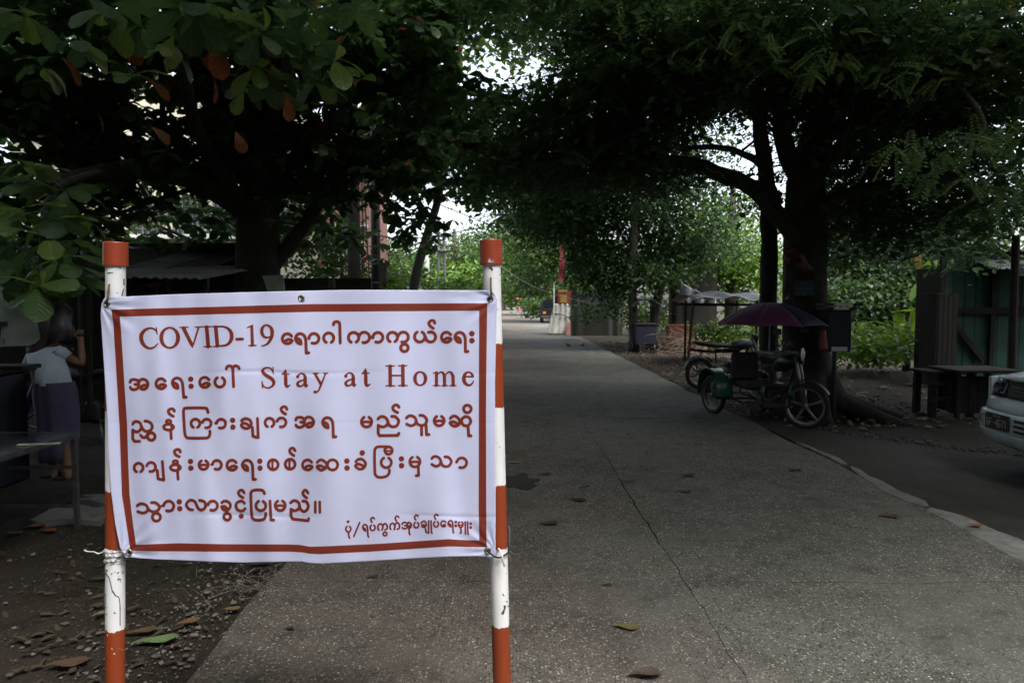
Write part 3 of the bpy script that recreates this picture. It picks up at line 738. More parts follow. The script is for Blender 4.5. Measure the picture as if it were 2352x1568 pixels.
simple_tree('roadside_tree', 3.75, 21, 6.5, .13, 'pale barked leafy tree beside the food cart, its crown hanging over the road', 
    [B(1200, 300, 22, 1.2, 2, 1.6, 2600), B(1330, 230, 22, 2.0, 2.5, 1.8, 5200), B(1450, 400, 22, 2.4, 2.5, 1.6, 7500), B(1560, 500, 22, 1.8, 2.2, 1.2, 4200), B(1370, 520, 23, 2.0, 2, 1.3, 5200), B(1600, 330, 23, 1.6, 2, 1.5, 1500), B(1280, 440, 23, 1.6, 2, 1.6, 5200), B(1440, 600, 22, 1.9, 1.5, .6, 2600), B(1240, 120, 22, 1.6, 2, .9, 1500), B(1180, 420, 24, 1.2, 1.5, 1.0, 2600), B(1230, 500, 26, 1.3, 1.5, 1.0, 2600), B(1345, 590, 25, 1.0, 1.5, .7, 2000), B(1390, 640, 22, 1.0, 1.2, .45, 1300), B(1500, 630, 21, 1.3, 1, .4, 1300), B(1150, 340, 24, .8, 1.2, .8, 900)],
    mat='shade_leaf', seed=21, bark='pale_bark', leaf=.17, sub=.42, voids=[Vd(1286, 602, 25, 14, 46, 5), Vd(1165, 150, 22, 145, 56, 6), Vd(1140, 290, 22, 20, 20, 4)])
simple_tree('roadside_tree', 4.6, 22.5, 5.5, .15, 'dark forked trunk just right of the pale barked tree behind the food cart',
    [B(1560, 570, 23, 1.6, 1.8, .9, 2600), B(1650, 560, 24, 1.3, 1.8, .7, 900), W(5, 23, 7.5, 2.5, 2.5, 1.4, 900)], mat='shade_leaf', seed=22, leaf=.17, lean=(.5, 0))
simple_tree('roadside_tree', 4.2, 48, 9, .3, 'tall leafy tree over the parked van far up the road',
    [B(1260, 560, 48, 3, 3, 2.2, 4500), B(1320, 480, 48, 3.2, 3, 2.4, 5000), B(1250, 480, 50, 2.5, 3, 2, 3500), B(1235, 640, 52, 1.5, 2, 1.4, 1500), B(1220, 400, 50, 3, 3, 2, 2500), B(1330, 600, 47, 2.6, 2, 1.8, 2500)], seed=23, leaf=.30, sub=.7)
simple_tree('roadside_tree', 3.8, 72, 9, .3, 'green tree drooping over the walkers at the far end of the road',
    [B(1215, 600, 72, 3, 3, 2.6, 3500), B(1232, 670, 72, 2.4, 2, 1.6, 1600), B(1195, 540, 74, 3, 3, 2.6, 2600)], seed=24, leaf=.42, sub=.9)
simple_tree('distant_tree', -1.6, 105, 10, .35, 'farthest tree closing the end of the road',
    [B(1150, 610, 110, 5, 4, 4.5, 3600), B(1170, 675, 108, 3.5, 3, 2.2, 1400), B(1110, 570, 112, 6, 4, 3.5, 3000)], seed=25, leaf=.6, sub=1.2)
simple_tree('distant_tree', -5.2, 62, 8, .3, 'rounded green tree left of the lattice poles above the banner',
    [B(1060, 640, 62, 2.6, 3, 2.0, 2200), B(1085, 590, 64, 2.6, 3, 1.6, 1800), B(1120, 640, 70, 3, 3, 2.0, 2000), B(930, 630, 66, 4, 3, 2.2, 3600), B(880, 610, 60, 3, 3, 2.2, 2600), B(1000, 610, 70, 4, 3, 2.4, 3000)], seed=26, leaf=.4, sub=.8)
simple_tree('slim_tree', -7.1, 36, 7, .12, 'slim leafy tree standing behind the slimmer black pole, beside the lattice power poles',
    [B(905, 640, 34, 1.3, 2, .6, 400), B(1090, 430, 34, 1.6, 2, 1.0, 500), B(1120, 520, 36, 1.0, 2, .7, 300), B(930, 560, 34, .7, 2, .5, 90), B(940, 660, 33, 1.6, 2, .4, 350)], seed=27, leaf=.26, sub=.5)
simple_tree('yard_tree', -6.6, 17, 5.0, .16, 'green tree between the cream house and the almond tree trunk',
    [B(480, 590, 17, 1.2, 1.2, .55, 90), B(240, 520, 16, 1.6, 1.2, .7, 230), B(420, 480, 17, 1.6, 1.2, .8, 190), B(120, 470, 16, 1.6, 1.5, .9, 330), B(320, 430, 17, 1.6, 1.2, .8, 280), B(560, 580, 18, 1.2, 1.2, .7, 230), B(700, 560, 19, 1.5, 1.5, 1.2, 1100), B(760, 640, 19, 1.2, 1.2, .7, 700), B(680, 480, 19, 1.5, 1.5, 1.0, 800), W(-9, 17, 8, 4, 3, 1.5, 1200)],
    mat='mixed', seed=28, leaf=.21, sub=.34, voids=[Vd(455, 560, 17, 60, 26, 3), Vd(350, 505, 17, 22, 26, 3), Vd(540, 500, 17, 24, 24, 3), Vd(230, 590, 17, 30, 16, 3), Vd(420, 600, 17, 70, 14, 3)])
simple_tree('garden_tree', 9.6, 30, 6.5, .25, 'bright green tree standing in the open behind the slim trunk',
    [B(1660, 570, 30, 2.4, 2, 1.4, 2800), B(1720, 620, 30, 2.2, 2, 1.2, 2200), B(1600, 620, 31, 2.2, 2, 1.1, 2000), B(1700, 480, 32, 2, 2, 1.2, 700), B(1640, 480, 32, 1.2, 2, .8, 300)], seed=29, leaf=.24, mat='bush', sub=.45)
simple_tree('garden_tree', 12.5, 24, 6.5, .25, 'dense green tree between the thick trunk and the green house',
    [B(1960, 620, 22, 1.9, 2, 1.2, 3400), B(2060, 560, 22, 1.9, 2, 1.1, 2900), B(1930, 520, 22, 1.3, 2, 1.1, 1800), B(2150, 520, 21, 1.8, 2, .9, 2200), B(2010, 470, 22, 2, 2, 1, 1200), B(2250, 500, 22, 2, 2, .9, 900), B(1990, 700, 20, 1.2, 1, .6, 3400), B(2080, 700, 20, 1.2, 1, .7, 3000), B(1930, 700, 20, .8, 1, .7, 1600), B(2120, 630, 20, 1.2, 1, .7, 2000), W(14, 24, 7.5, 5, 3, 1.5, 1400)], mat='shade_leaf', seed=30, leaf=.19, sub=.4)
t2 = empty('almond_tree', (-2.6, 17.5, 0), label='further broad leaved tree with lit leaves just below left of the high sky gap', cat='tree')
bough(t2, [Vector((-2.6, 17.5, -.1)), Vector((-2.5, 17.5, 2)), P(1000, 480, 17.5), P(1030, 350, 17.5), P(1060, 250, 17.5)], .15, .05, name='trunk')
crown(t2, 'mixed', TL, .21, [B(1050, 270, 17.5, .9, 1.2, .9, 260), B(980, 330, 17.5, .9, 1.2, .8, 230), B(1110, 330, 17.5, .7, 1.2, .7, 150), B(920, 230, 17.5, 1.0, 1.2, 1.0, 240), B(1130, 230, 18, .6, .8, .35, 60), B(1000, 200, 18, .9, 1, .6, 110), B(870, 330, 17, .8, 1, .8, 160), B(950, 420, 17, .6, .8, .4, 90)], whorl=6, sub=.32, per=5, seed=41, voids=[Vd(1150, 150, 18, 125, 56, 4)], droop=(-.2, .9), roll=.35)
# woods shutting off the horizon at both sides, and unseen foliage added for shade
def belt(x0, x1, y, z, n, seed, mat='mixed', dz=2.4, leaf=.42, rz=2.6):
    return [W(x0 + (x1 - x0) * (i + .5) / n, y + random.uniform(-2, 2), z + random.uniform(-.4, 1.2), (x1 - x0) / n * .75, 2.4, rz, int(2600 / n) + 260) for i in range(n)]
wood = crown(None, 'mixed', TP, .34, belt(5.5, 34, 36, 2.6, 9, 1) + belt(5.2, 7.5, 60, 3.0, 2, 2) + belt(4.6, 9, 85, 3.2, 2, 3), sub=.8, per=12, seed=31, name='thicket') if False else None
for nm, bl, sd, lf, lab in (('thicket', belt(6.5, 30, 36, 1.9, 8, 1), 31, .32, 'continuous green thicket behind the stalls on the right'),
                       ('thicket', belt(5.0, 9, 62, 2.2, 2, 2) + belt(4.4, 9, 92, 2.5, 2, 3), 32, .5, 'green verge lining the right side of the far road'),
                       ('thicket', belt(-13, -2.6, 42, 1.6, 5, 4, rz=1.6) + belt(-12, -3.4, 70, 2, 4, 5), 33, .36, 'bright bushes beyond the banner between the utility poles'),
                       ('thicket', belt(-40, -12, 34, 3.5, 8, 6), 34, .4, 'dark greenery behind the cream house'),
                       ('thicket', [(c, r, n * 6) for c, r, n in belt(-22, 24, -13, 4.0, 12, 7, rz=4.5)] + [W(x_, y_, 4.0, 2.5, 3.5, 4.2, 5000) for x_ in (-15, 17) for y_ in (-8, -2, 4)] + [W(-7.0, -3.5, 7.0, 6.4, 7.5, 1.2, 16000), W(13.2, -3.5, 7.0, 5.4, 7.5, 1.2, 13000), W(1.5, -11.0, 8.0, 9, 4.8, 2.5, 14000), W(2.0, 2.6, 7.4, 6, 2.2, .8, 6000), W(0, 26, 14, 11, 10, 2, 9000), W(0, 18, 11.8, 7, 5, 1, 7000), W(-16, 12, 10, 6, 12, 2, 8000), W(9.8, 3.5, 4.0, 1.6, 4.2, 4.2, 9000), W(4, 12, 10.6, 7, 3.2, 1, 4500), W(-5, 12, 10.4, 6, 4, 1, 2500), W(19, 9, 9.5, 5, 8, 2, 6000)], 35, .5, 'unseen foliage added overhead, behind and beside the viewer to shade the scene')):  # last entry: unseen leaf masses added to block sky and sun
    p_, t_ = blob_points(bl, .8, 12, sd)
    Vv, Ff, tt = scatter(TP, p_, lf, 1, (.1, .9), .5, t_, sd)
    put(np_mesh(nm, Vv, Ff, M['bush' if sd == 33 else 'mixed'], tint=tt), nm, label=lab, cat='shrubs', kind='stuff')
# ---------------------------------------------------------------- banner lettering: strokes in photo pixels
def arc(cx, cy, rx, a0, a1, ry=None, n=14):
    ry = rx if ry is None else ry
    return [(cx + rx * math.cos(R(a0 + (a1 - a0) * i / n)), cy + ry * math.sin(R(a0 + (a1 - a0) * i / n))) for i in range(n + 1)]
def smooth_path(p, m=5):
    if len(p) < 3: return p
    q = []
    for i in range(len(p) - 1):
        a = p[max(i - 1, 0)]; b = p[i]; c = p[i + 1]; d = p[min(i + 2, len(p) - 1)]
        for k in range(m):
            t = k / m
            q.append(tuple(.5 * (2 * b[j] + (c[j] - a[j]) * t + (2 * a[j] - 5 * b[j] + 4 * c[j] - d[j]) * t * t + (3 * b[j] - a[j] - 3 * c[j] + d[j]) * t ** 3) for j in range(len(b))))
    q.append(p[-1]); return q
class Row:
    def __init__(s, ox, oy, sc, r): s.ox, s.oy, s.sc, s.r, s.out = ox, oy, sc, r, []
    def st(s, p, r=None, sm=True):
        r = s.r if r is None else r
        p = [(x[0], x[1], x[2] if len(x) > 2 else r) for x in p]
        if sm: p = smooth_path(p)
        s.out.append([(s.ox + x / s.sc, s.oy + y / s.sc, q / s.sc) for x, y, q in p]); return s
    def off(s, pts, cx, cy, k): return [(cx + x * k, cy + y * k) for x, y in pts]
    def E(s, cx, cy, k): return s.st(s.off([(50, -30), (28, -50), (0, -57), (-38, -42), (-55, 0), (-38, 42), (5, 57), (38, 45), (56, 22), (22, 9), (-8, 18), (-25, 36)], cx, cy, k))
    def RA(s, cx, cy, k, sl=0):
        s.st(s.off([(8, 60), (-30, 45), (-55, 0), (-38, -42), (0, -58), (38, -42), (60, 0), (65 + sl * .4, 70), (68 + sl, 160)], cx, cy, k))
        s.st(s.off([(68 + sl, 163), (97 + sl, 161)], cx, cy, k)); return s.st(s.off([(8, 60), (3, 22), (-22, 2), (-48, 2)], cx, cy, k))
    def dots(s, x, y, x2, y2, r): return s.st([(x, y), (x + .1, y)], r, False).st([(x2, y2), (x2 + .1, y2)], r, False)
    def arc(s, *a, **k): return s.st(arc(*a, **k), sm=False)
    def KA(s, cx, cy, r, dx, dy=0): return s.arc(cx, cy, r, 118, 420).arc(cx + dx, cy + dy, r, 195, 465)
    def MA(s, cx, cy, r):
        s.arc(cx, cy, r, 240, -62)
        return s.st([(cx - r * .9, cy + r * .3), (cx - r * .45, cy + r * .05), (cx, cy), (cx + r * .45, cy + r * .05), (cx + r * .9, cy + r * .3)], s.r * .9)
    def NA(s, dx, dy):
        s.st(arc(545 + dx, 283 + dy, 32, 0, 360, ry=22), 17, False); s.st(arc(545 + dx, 355 + dy, 67, 0, 360, ry=38), 19, False)
        return s.st([(555 + dx, 310 + dy), (583 + dx, 345 + dy), (572 + dx, 400 + dy)], 14).st([(572 + dx, 390 + dy), (580 + dx, 508 + dy)], 20, False)
lines = []
A = Row(530, 1270, 3.92, 12)
A.st([(385, 240, 8), (360, 195, 12), (320, 170, 14), (265, 165, 15), (190, 200, 24), (142, 265, 32), (138, 340, 32), (165, 410, 30), (215, 460, 22), (275, 480, 17), (335, 465, 15), (380, 425, 11), (400, 403, 9)]).st([(372, 155, 10), (385, 260, 9)])
A.st([(583 + 132 * math.cos(t), 315 + 157 * math.sin(t), 15 + 17 * math.cos(t) ** 2) for t in [i * math.pi / 20 for i in range(41)]], sm=False)
A.st([(800, 165, 30), (925, 415, 28), (943, 462, 12)], sm=False).st([(1035, 160, 15), (950, 430, 13)]).st([(745, 153, 10), (870, 150, 10)]).st([(985, 147, 10), (1090, 145, 10)])
A.st([(1162, 150, 30), (1188, 450, 30)]).st([(1085, 142, 9), (1230, 140, 9)]).st([(1120, 455, 10), (1240, 452, 10)])
A.st([(1305, 150, 30), (1332, 440, 30)]).st([(1250, 140, 9), (1320, 137, 10)]).st([(1268, 452, 10), (1350, 448, 10)])
A.st([(1320, 142, 14), (1420, 140, 14), (1490, 165, 20), (1540, 220, 28), (1556, 300, 32), (1535, 370, 28), (1480, 425, 20), (1400, 442, 15), (1330, 445, 13)])
A.st([(1633, 338, 24), (1725, 336, 24)]).st([(1870, 150, 24), (1880, 430, 26)]).st([(1885, 118, 10), (1868, 150, 22)]).st([(1800, 158, 9), (1860, 130, 12), (1882, 118, 10)]).st([(1825, 438, 11), (1938, 436, 11)])
A.st([(2150, 300, 12), (2115, 312, 14), (2060, 295, 22), (2028, 235, 26), (2035, 165, 24), (2075, 122, 16), (2125, 122, 17), (2175, 165, 26), (2190, 235, 29), (2175, 320, 26), (2130, 395, 20), (2070, 435, 13), (2025, 442, 10)])
Bq = Row(1100, 1260, 2.868, 18)
Bq.E(140, 270, 1).RA(290, 270, 1).arc(447, 267, 57, 180, 472).arc(616, 262, 58, 120, 418)
Bq.st([(670, 110), (678, 85), (705, 74), (735, 85), (743, 115)]).st([(743, 110), (748, 318)], sm=False)
Bq.KA(902, 257, 60, 122, -2).arc(1180, 255, 57, 175, 475).st([(1123, 250), (1108, 254)]).KA(1348, 253, 58, 124, -1).arc(1485, 375, 43, 0, 360).st([(1455, 308), (1480, 335)])
Bq.arc(1660, 248, 60, 240, -62).arc(1785, 250, 58, -115, 180)
Bq.st([(1832, 92), (1825, 68), (1795, 62), (1765, 90), (1780, 125), (1815, 150)]).E(1965, 253, 1).RA(2120, 255, 1, -3).dots(2258, 212, 2259, 292, 32)
C = Row(500, 1440, 3.92, 24)
C.st([(80, 345), (95, 312), (145, 302), (190, 314), (212, 350), (215, 385), (203, 432), (150, 460), (105, 452), (82, 425)]).st([(157, 380), (205, 380)])
C.st([(218, 345), (240, 312), (285, 298), (335, 320), (360, 378), (335, 435), (285, 457), (252, 440), (258, 412), (300, 392), (350, 392)])
C.E(562, 368, 1.367).RA(817, 358, 1.367, 8).dots(1031, 297, 1037, 408, 43).E(1248, 347, 1.367).arc(1487, 342, 78, 238, -60)
C.st([(1588, 135), (1600, 105), (1635, 88), (1672, 102), (1690, 140)]).st([(1690, 130), (1703, 415)], sm=False).st([(1690, 140), (1702, 102), (1737, 88), (1775, 102), (1790, 132)])
D = Row(1020, 1440, 2.6133, 8)
D.st([(182, 112, 6), (165, 85, 7), (128, 76, 8), (92, 90, 12), (80, 115, 16), (100, 145, 18), (140, 172, 19), (180, 200, 19), (197, 235, 17), (185, 265, 13), (150, 287, 9), (110, 285, 7), (85, 262, 7), (75, 235, 6)]).st([(188, 72, 6), (191, 140, 7)]).st([(74, 222, 7), (78, 290, 7)])
for dx, dy in ((0, 0), (837, -10)):
    D.st([(318 + dx, 98 + dy, 5), (320 + dx, 130 + dy, 14), (321 + dx, 200 + dy, 19), (323 + dx, 255 + dy, 18), (338 + dx, 278 + dy, 12), (364 + dx, 260 + dy, 8)]).st([(281 + dx, 147 + dy, 7), (357 + dx, 147 + dy, 7)]).st([(318 + dx, 102 + dy, 5), (287 + dx, 144 + dy, 6)])
for dx, dy in ((0, 0), (503, -6)):
    D.st([(446 + dx, 172 + dy, 18), (446.1 + dx, 172 + dy, 18)], sm=False).st([(450 + dx, 158 + dy, 9), (480 + dx, 138 + dy, 8), (512 + dx, 150 + dy, 12), (524 + dx, 185 + dy, 18), (525 + dx, 250 + dy, 18), (534 + dx, 274 + dy, 12), (549 + dx, 260 + dy, 8)])
    D.st([(512 + dx, 205 + dy, 8), (470 + dx, 218 + dy, 10), (445 + dx, 245 + dy, 16), (457 + dx, 270 + dy, 13), (490 + dx, 268 + dy, 9), (514 + dx, 245 + dy, 8)])
D.st([(628, 142, 13), (690, 255, 14)]).st([(608, 137, 7), (665, 137, 7)]).st([(718, 137, 7), (760, 137, 7)]).st([(738, 140, 8), (695, 245, 11), (668, 310, 10), (640, 338, 10)]).st([(626, 332, 17), (627, 332, 17)], sm=False)
D.st([(1412, 62, 19), (1414, 262, 19)]).st([(1368, 60, 7), (1455, 60, 7)]).st([(1370, 267, 7), (1460, 267, 7)]).st([(1545, 60, 19), (1547, 262, 19)]).st([(1500, 57, 7), (1588, 57, 7)]).st([(1502, 265, 7), (1590, 265, 7)]).st([(1412, 160, 9), (1545, 160, 9)])
D.st([(1727 + 56 * math.cos(t), 192 + 70 * math.sin(t), 9 + 10 * math.cos(t) ** 2) for t in [i * math.pi / 18 for i in range(37)]], sm=False)
for x0, x1 in ((1862, 1930), (1948, 2015), (2035, 2103)): D.st([(x0, 265, 6), (x1, 265, 6)])
D.st([(1897, 130, 16), (1897, 262, 17)]).st([(1980, 160, 17), (1982, 262, 17)]).st([(2070, 165, 17), (2072, 262, 17)]).st([(1905, 152, 7), (1935, 127, 9), (1962, 130, 13), (1979, 162, 17)]).st([(1992, 152, 7), (2023, 124, 9), (2052, 132, 14), (2070, 168, 17)]).st([(1860, 138, 5), (1897, 125, 9)])
D.st([(2183, 172, 8), (2284, 172, 8)]).st([(2278, 165, 13), (2260, 137, 12), (2230, 124, 9), (2197, 145, 16), (2182, 195, 20), (2198, 240, 17), (2235, 262, 12), (2268, 245, 9), (2284, 218, 7)])
E5 = Row(510, 1600, 3.3127, 20)
E5.st([(70, 315), (85, 290), (125, 280), (165, 300), (182, 345), (168, 395), (120, 418), (72, 395)]).st([(68, 395), (70, 510), (95, 545), (160, 543)], sm=False).st([(232, 275), (270, 280), (315, 310), (328, 355), (305, 395), (250, 412), (205, 385), (188, 345)])
E5.st([(175, 463), (200, 490), (235, 490), (265, 455)]).arc(315, 480, 50, 0, 360).NA(0, 0)
E5.st([(620, 145), (608, 120), (578, 114), (543, 135), (555, 180), (605, 212)])
E5.st([(1067, 162), (1055, 125), (1020, 102), (780, 104), (748, 125), (742, 175), (758, 420), (775, 480), (820, 500), (1030, 500), (1078, 482), (1092, 440), (1092, 410)], 20)
E5.KA(900, 307, 58, 150, 0).arc(1240, 310, 60, 185, 475).st([(1180, 300), (1168, 305)]).dots(1393, 265, 1397, 355, 36)
E5.st([(1512, 272), (1535, 250), (1580, 243), (1625, 268), (1640, 315), (1620, 355), (1575, 375), (1525, 355), (1508, 325), (1545, 305), (1590, 320), (1615, 345)]).st([(1655, 360), (1662, 475), (1732, 494), (1722, 240)], sm=False)
E5.KA(1882, 297, 60, 158, -4).st([(2112, 120), (2098, 92), (2068, 86), (2035, 110), (2048, 150), (2095, 182)])
F6 = Row(1160, 1590, 3.0947, 19)
k_ = .789
def cA(pts, dx, dy): return [(x * k_ + dx, y * k_ + dy) for x, y in pts]
ddx, ddy = 72 - 80 * k_, 275 - 345 * k_
F6.st(cA([(80, 345), (95, 312), (145, 302), (190, 314), (212, 350), (215, 385), (203, 432), (150, 460), (105, 452), (82, 425)], ddx, ddy)).st(cA([(157, 380), (205, 380)], ddx, ddy))
F6.st(cA([(218, 345), (240, 312), (285, 298), (335, 320), (360, 378), (335, 435), (285, 457), (252, 440), (258, 412), (300, 392), (350, 392)], ddx, ddy))
F6.RA(463, 308, 1.079).MA(948, 298, 64)
F6.st([(1090, 262), (1110, 242), (1145, 232), (1190, 252), (1212, 300), (1190, 345), (1145, 360), (1092, 342)]).st([(1092, 340), (1092, 440), (1108, 468), (1335, 465), (1348, 440)], sm=False).st([(1260, 230), (1300, 232), (1340, 270), (1342, 310), (1315, 350), (1270, 358), (1230, 340), (1212, 300)])
F6.st([(1348, 118), (1335, 95), (1305, 90), (1273, 115), (1285, 155), (1332, 182)])
F6.st([(1442, 250), (1465, 228), (1500, 222), (1545, 245), (1562, 290), (1540, 330), (1495, 345), (1445, 325)]).st([(1608, 218), (1650, 222), (1685, 255), (1692, 290), (1670, 330), (1625, 342), (1580, 325), (1562, 290)])
F6.st([(1628, 345), (1630, 460)]).st([(1685, 345), (1690, 455), (1720, 455)], sm=False).MA(1847, 285, 62)
F6.st([(1985, 255), (2010, 232), (2045, 228), (2085, 255), (2100, 295), (2085, 335), (2040, 352), (1998, 332), (1982, 308), (2020, 297), (2055, 312), (2085, 335)]).arc(2180, 290, 58, 0, 360).arc(2196, 138, 47, 0, 360).st([(2205, 360), (2212, 470), (2240, 470)], sm=False)
G7 = Row(510, 1770, 3.3127, 20)
G7.KA(147, 330, 60, 165, -10).st([(395, 365), (405, 476), (480, 492), (462, 247)], sm=False).NA(90, -27)
G7.st([(700, 120), (688, 95), (658, 88), (623, 110), (635, 155), (685, 185)]).dots(835, 247, 840, 335, 36).MA(1008, 292, 61).arc(1185, 292, 60, 185, 475).st([(1126, 282), (1115, 288)])
G7.E(1382, 296, 1.155).RA(1585, 297, 1.155).dots(1753, 243, 1757, 335, 36)
for cx, cy in ((1930, 290), (2155, 283)): G7.arc(cx, cy, 66, 0, 360).st([(cx - 5, cy - 58), (cx - 10, cy), (cx - 3, cy + 60)], 15)
G7.st([(2220, 105), (2205, 78), (2180, 70), (2150, 95), (2160, 135), (2205, 170)])
H8 = Row(1180, 1770, 3.1784, 18)
H8.E(157, 280, 1.108).st([(283, 248), (310, 222), (345, 218), (385, 245), (403, 280), (385, 320), (340, 348), (298, 328), (280, 302), (320, 290), (355, 304), (385, 325)]).arc(478, 280, 66, 0, 360).dots(659, 232, 661, 320, 35)
H8.st([(773, 240), (795, 215), (840, 205), (880, 230), (898, 270), (878, 315), (828, 335), (785, 315), (768, 290), (805, 270), (850, 285), (878, 305)]).dots(855, 127, 855, 127, 35)
H8.st([(1200, 50), (1060, 50), (1022, 75), (1012, 120), (1015, 370), (1030, 415), (1065, 437), (1140, 433), (1185, 405), (1200, 370), (1200, 345)]).arc(1190, 98, 48, 0, 360).st([(1150, 108), (1190, 102), (1230, 108)], 11)
H8.arc(1160, 250, 65, 243, -62).dots(1353, 204, 1355, 290, 35).MA(1525, 240, 66).st([(1568, 305), (1572, 415), (1540, 418)], sm=False)
H8.st([(1740, 200), (1760, 178), (1795, 173), (1835, 195), (1855, 238), (1835, 280), (1790, 298), (1740, 272)]).st([(1905, 178), (1945, 180), (1980, 215), (1985, 250), (1960, 290), (1920, 302), (1875, 285), (1855, 240)]).arc(2120, 254, 63, 190, 475).st([(2062, 235), (2052, 246)])
I9 = Row(520, 1940, 3.0154, 18)
I9.st([(88, 245), (115, 225), (155, 222), (200, 245), (215, 290), (195, 320), (150, 332), (95, 315)]).st([(260, 208), (305, 208), (345, 240), (355, 270), (330, 305), (280, 318), (235, 300), (212, 265)]).arc(318, 382, 49, 0, 360)
I9.arc(467, 250, 61, 185, 475).st([(408, 240), (390, 247)]).dots(594, 199, 600, 281, 33)
I9.st([(755, 295), (710, 285), (680, 240), (695, 200), (735, 178), (780, 195), (805, 240), (820, 275), (860, 297), (905, 270), (910, 220), (885, 190), (840, 180)]).arc(998, 245, 57, 190, 475)
I9.st([(1107, 210), (1130, 192), (1160, 190), (1198, 210), (1212, 245), (1192, 288), (1168, 305)]).st([(1105, 257), (1140, 252), (1165, 275), (1168, 300)]).st([(1105, 257), (1120, 287), (1162, 306)]).arc(1172, 378, 41, 0, 360)
I9.st([(1380, 215), (1360, 195), (1330, 190), (1290, 210), (1278, 250), (1295, 290), (1335, 308), (1370, 300), (1388, 280)]).st([(1375, 88), (1362, 65), (1335, 58), (1308, 85), (1320, 120), (1362, 148)]).dots(1342, 370, 1342, 370, 31)
I9.st([(1622, 100), (1610, 70), (1575, 55), (1500, 57), (1465, 78), (1457, 120), (1467, 350), (1480, 395), (1515, 417), (1590, 415), (1625, 395), (1637, 350), (1637, 337)]).arc(1578, 245, 60, 243, -62).st([(1688, 188), (1700, 415), (1733, 417)], sm=False).MA(1812, 243, 61)
I9.st([(1938, 210), (1960, 190), (1990, 183), (2030, 205), (2045, 245), (2030, 285), (1985, 305), (1942, 287)]).st([(1942, 285), (1942, 370), (1962, 405), (2150, 425), (2155, 400)], sm=False).st([(2083, 190), (2125, 195), (2148, 235), (2148, 265), (2130, 300), (2095, 315), (2060, 290), (2045, 250)])
I9.st([(2145, 90), (2130, 65), (2110, 58), (2085, 85), (2095, 120), (2130, 150)]).st([(2235, 200), (2235, 325)], 17).st([(2288, 200), (2290, 325)], 17)
J = Row(1360, 2040, 4.2, 15)
J.st(arc(140, 312, 42, 238, -58, ry=50), sm=False).dots(136, 190, 136, 190, 25).st([(145, 380), (150, 445), (163, 466)]).st([(330, 203), (232, 437)])
J.st([(428, 347), (395, 320), (382, 275), (400, 245), (430, 240), (455, 265), (462, 300), (470, 420), (480, 446)]).st([(428, 347), (423, 310), (395, 295)]).st(arc(548, 290, 42, 238, -58, ry=48), sm=False)
asat = [(578, 140), (560, 122), (540, 122), (518, 150), (525, 180), (538, 200)]
J.st(asat).st([(655, 335), (637, 300), (645, 245), (685, 226), (715, 250), (720, 290), (705, 330)]).st([(718, 258), (750, 222), (785, 240), (795, 285), (785, 312), (755, 325)]).st(arc(757, 395, 31, 0, 360), sm=False)
J.st([(855, 318), (840, 290), (847, 240), (885, 215), (916, 240), (922, 285), (910, 322)]).st([(922, 250), (955, 207), (990, 225), (1000, 270), (990, 302), (963, 315)]).st([(x + 410, y - 24) for x, y in asat])
J.st([(1045, 235), (1050, 215), (1085, 200), (1125, 215), (1135, 250), (1125, 290), (1080, 308), (1045, 290)]).st([(1085, 255), (1130, 255)]).st([(1130, 230), (1160, 200), (1190, 220), (1198, 255), (1180, 290), (1158, 298), (1158, 268), (1190, 258)]).st([(1160, 310), (1165, 390), (1178, 404)])
J.st(arc(1282, 245, 40, 238, -58, ry=48), sm=False).st([(x + 735, y - 42) for x, y in asat])
J.st([(1362, 215), (1385, 190), (1420, 180), (1445, 215), (1448, 250), (1420, 280), (1385, 275), (1375, 250), (1410, 245), (1440, 268)]).st([(1438, 310), (1445, 362), (1488, 382), (1490, 175)], sm=False).st([(1530, 175), (1537, 370), (1547, 382)], sm=False)
J.st(arc(1615, 230, 40, 238, -58, ry=48), sm=False).st([(x + 1069, y - 53) for x, y in asat]).st([(1775, 200), (1760, 182), (1735, 177), (1705, 195), (1697, 235), (1715, 266), (1745, 273), (1773, 258), (1750, 240), (1722, 258)])
J.st([(1863, 275), (1830, 250), (1817, 215), (1835, 180), (1865, 172), (1888, 195), (1895, 240), (1900, 350), (1908, 376)]).st([(1863, 275), (1856, 240), (1830, 222)]).dots(1945, 195, 1945, 258, 26)
J.st(arc(2028, 237, 38, 238, -58, ry=48), sm=False).st([(1992, 255), (2028, 245), (2065, 255)], 11).st([(2030, 300), (2035, 372), (2018, 383)]).st([(2103, 195), (2108, 398)]).st([(2143, 195), (2148, 380), (2158, 400)]).dots(2195, 222, 2195, 288, 25)
TEXT = [('red line of text reading COVID-19 and Burmese words', A.out + Bq.out), ('red line of text ending in Stay at Home', C.out + D.out), ('third red line of Burmese text', E5.out + F6.out), ('fourth red line of Burmese text', G7.out + H8.out), ('fifth red line of Burmese text', I9.out), ('small red signature line at lower right', J.out)]

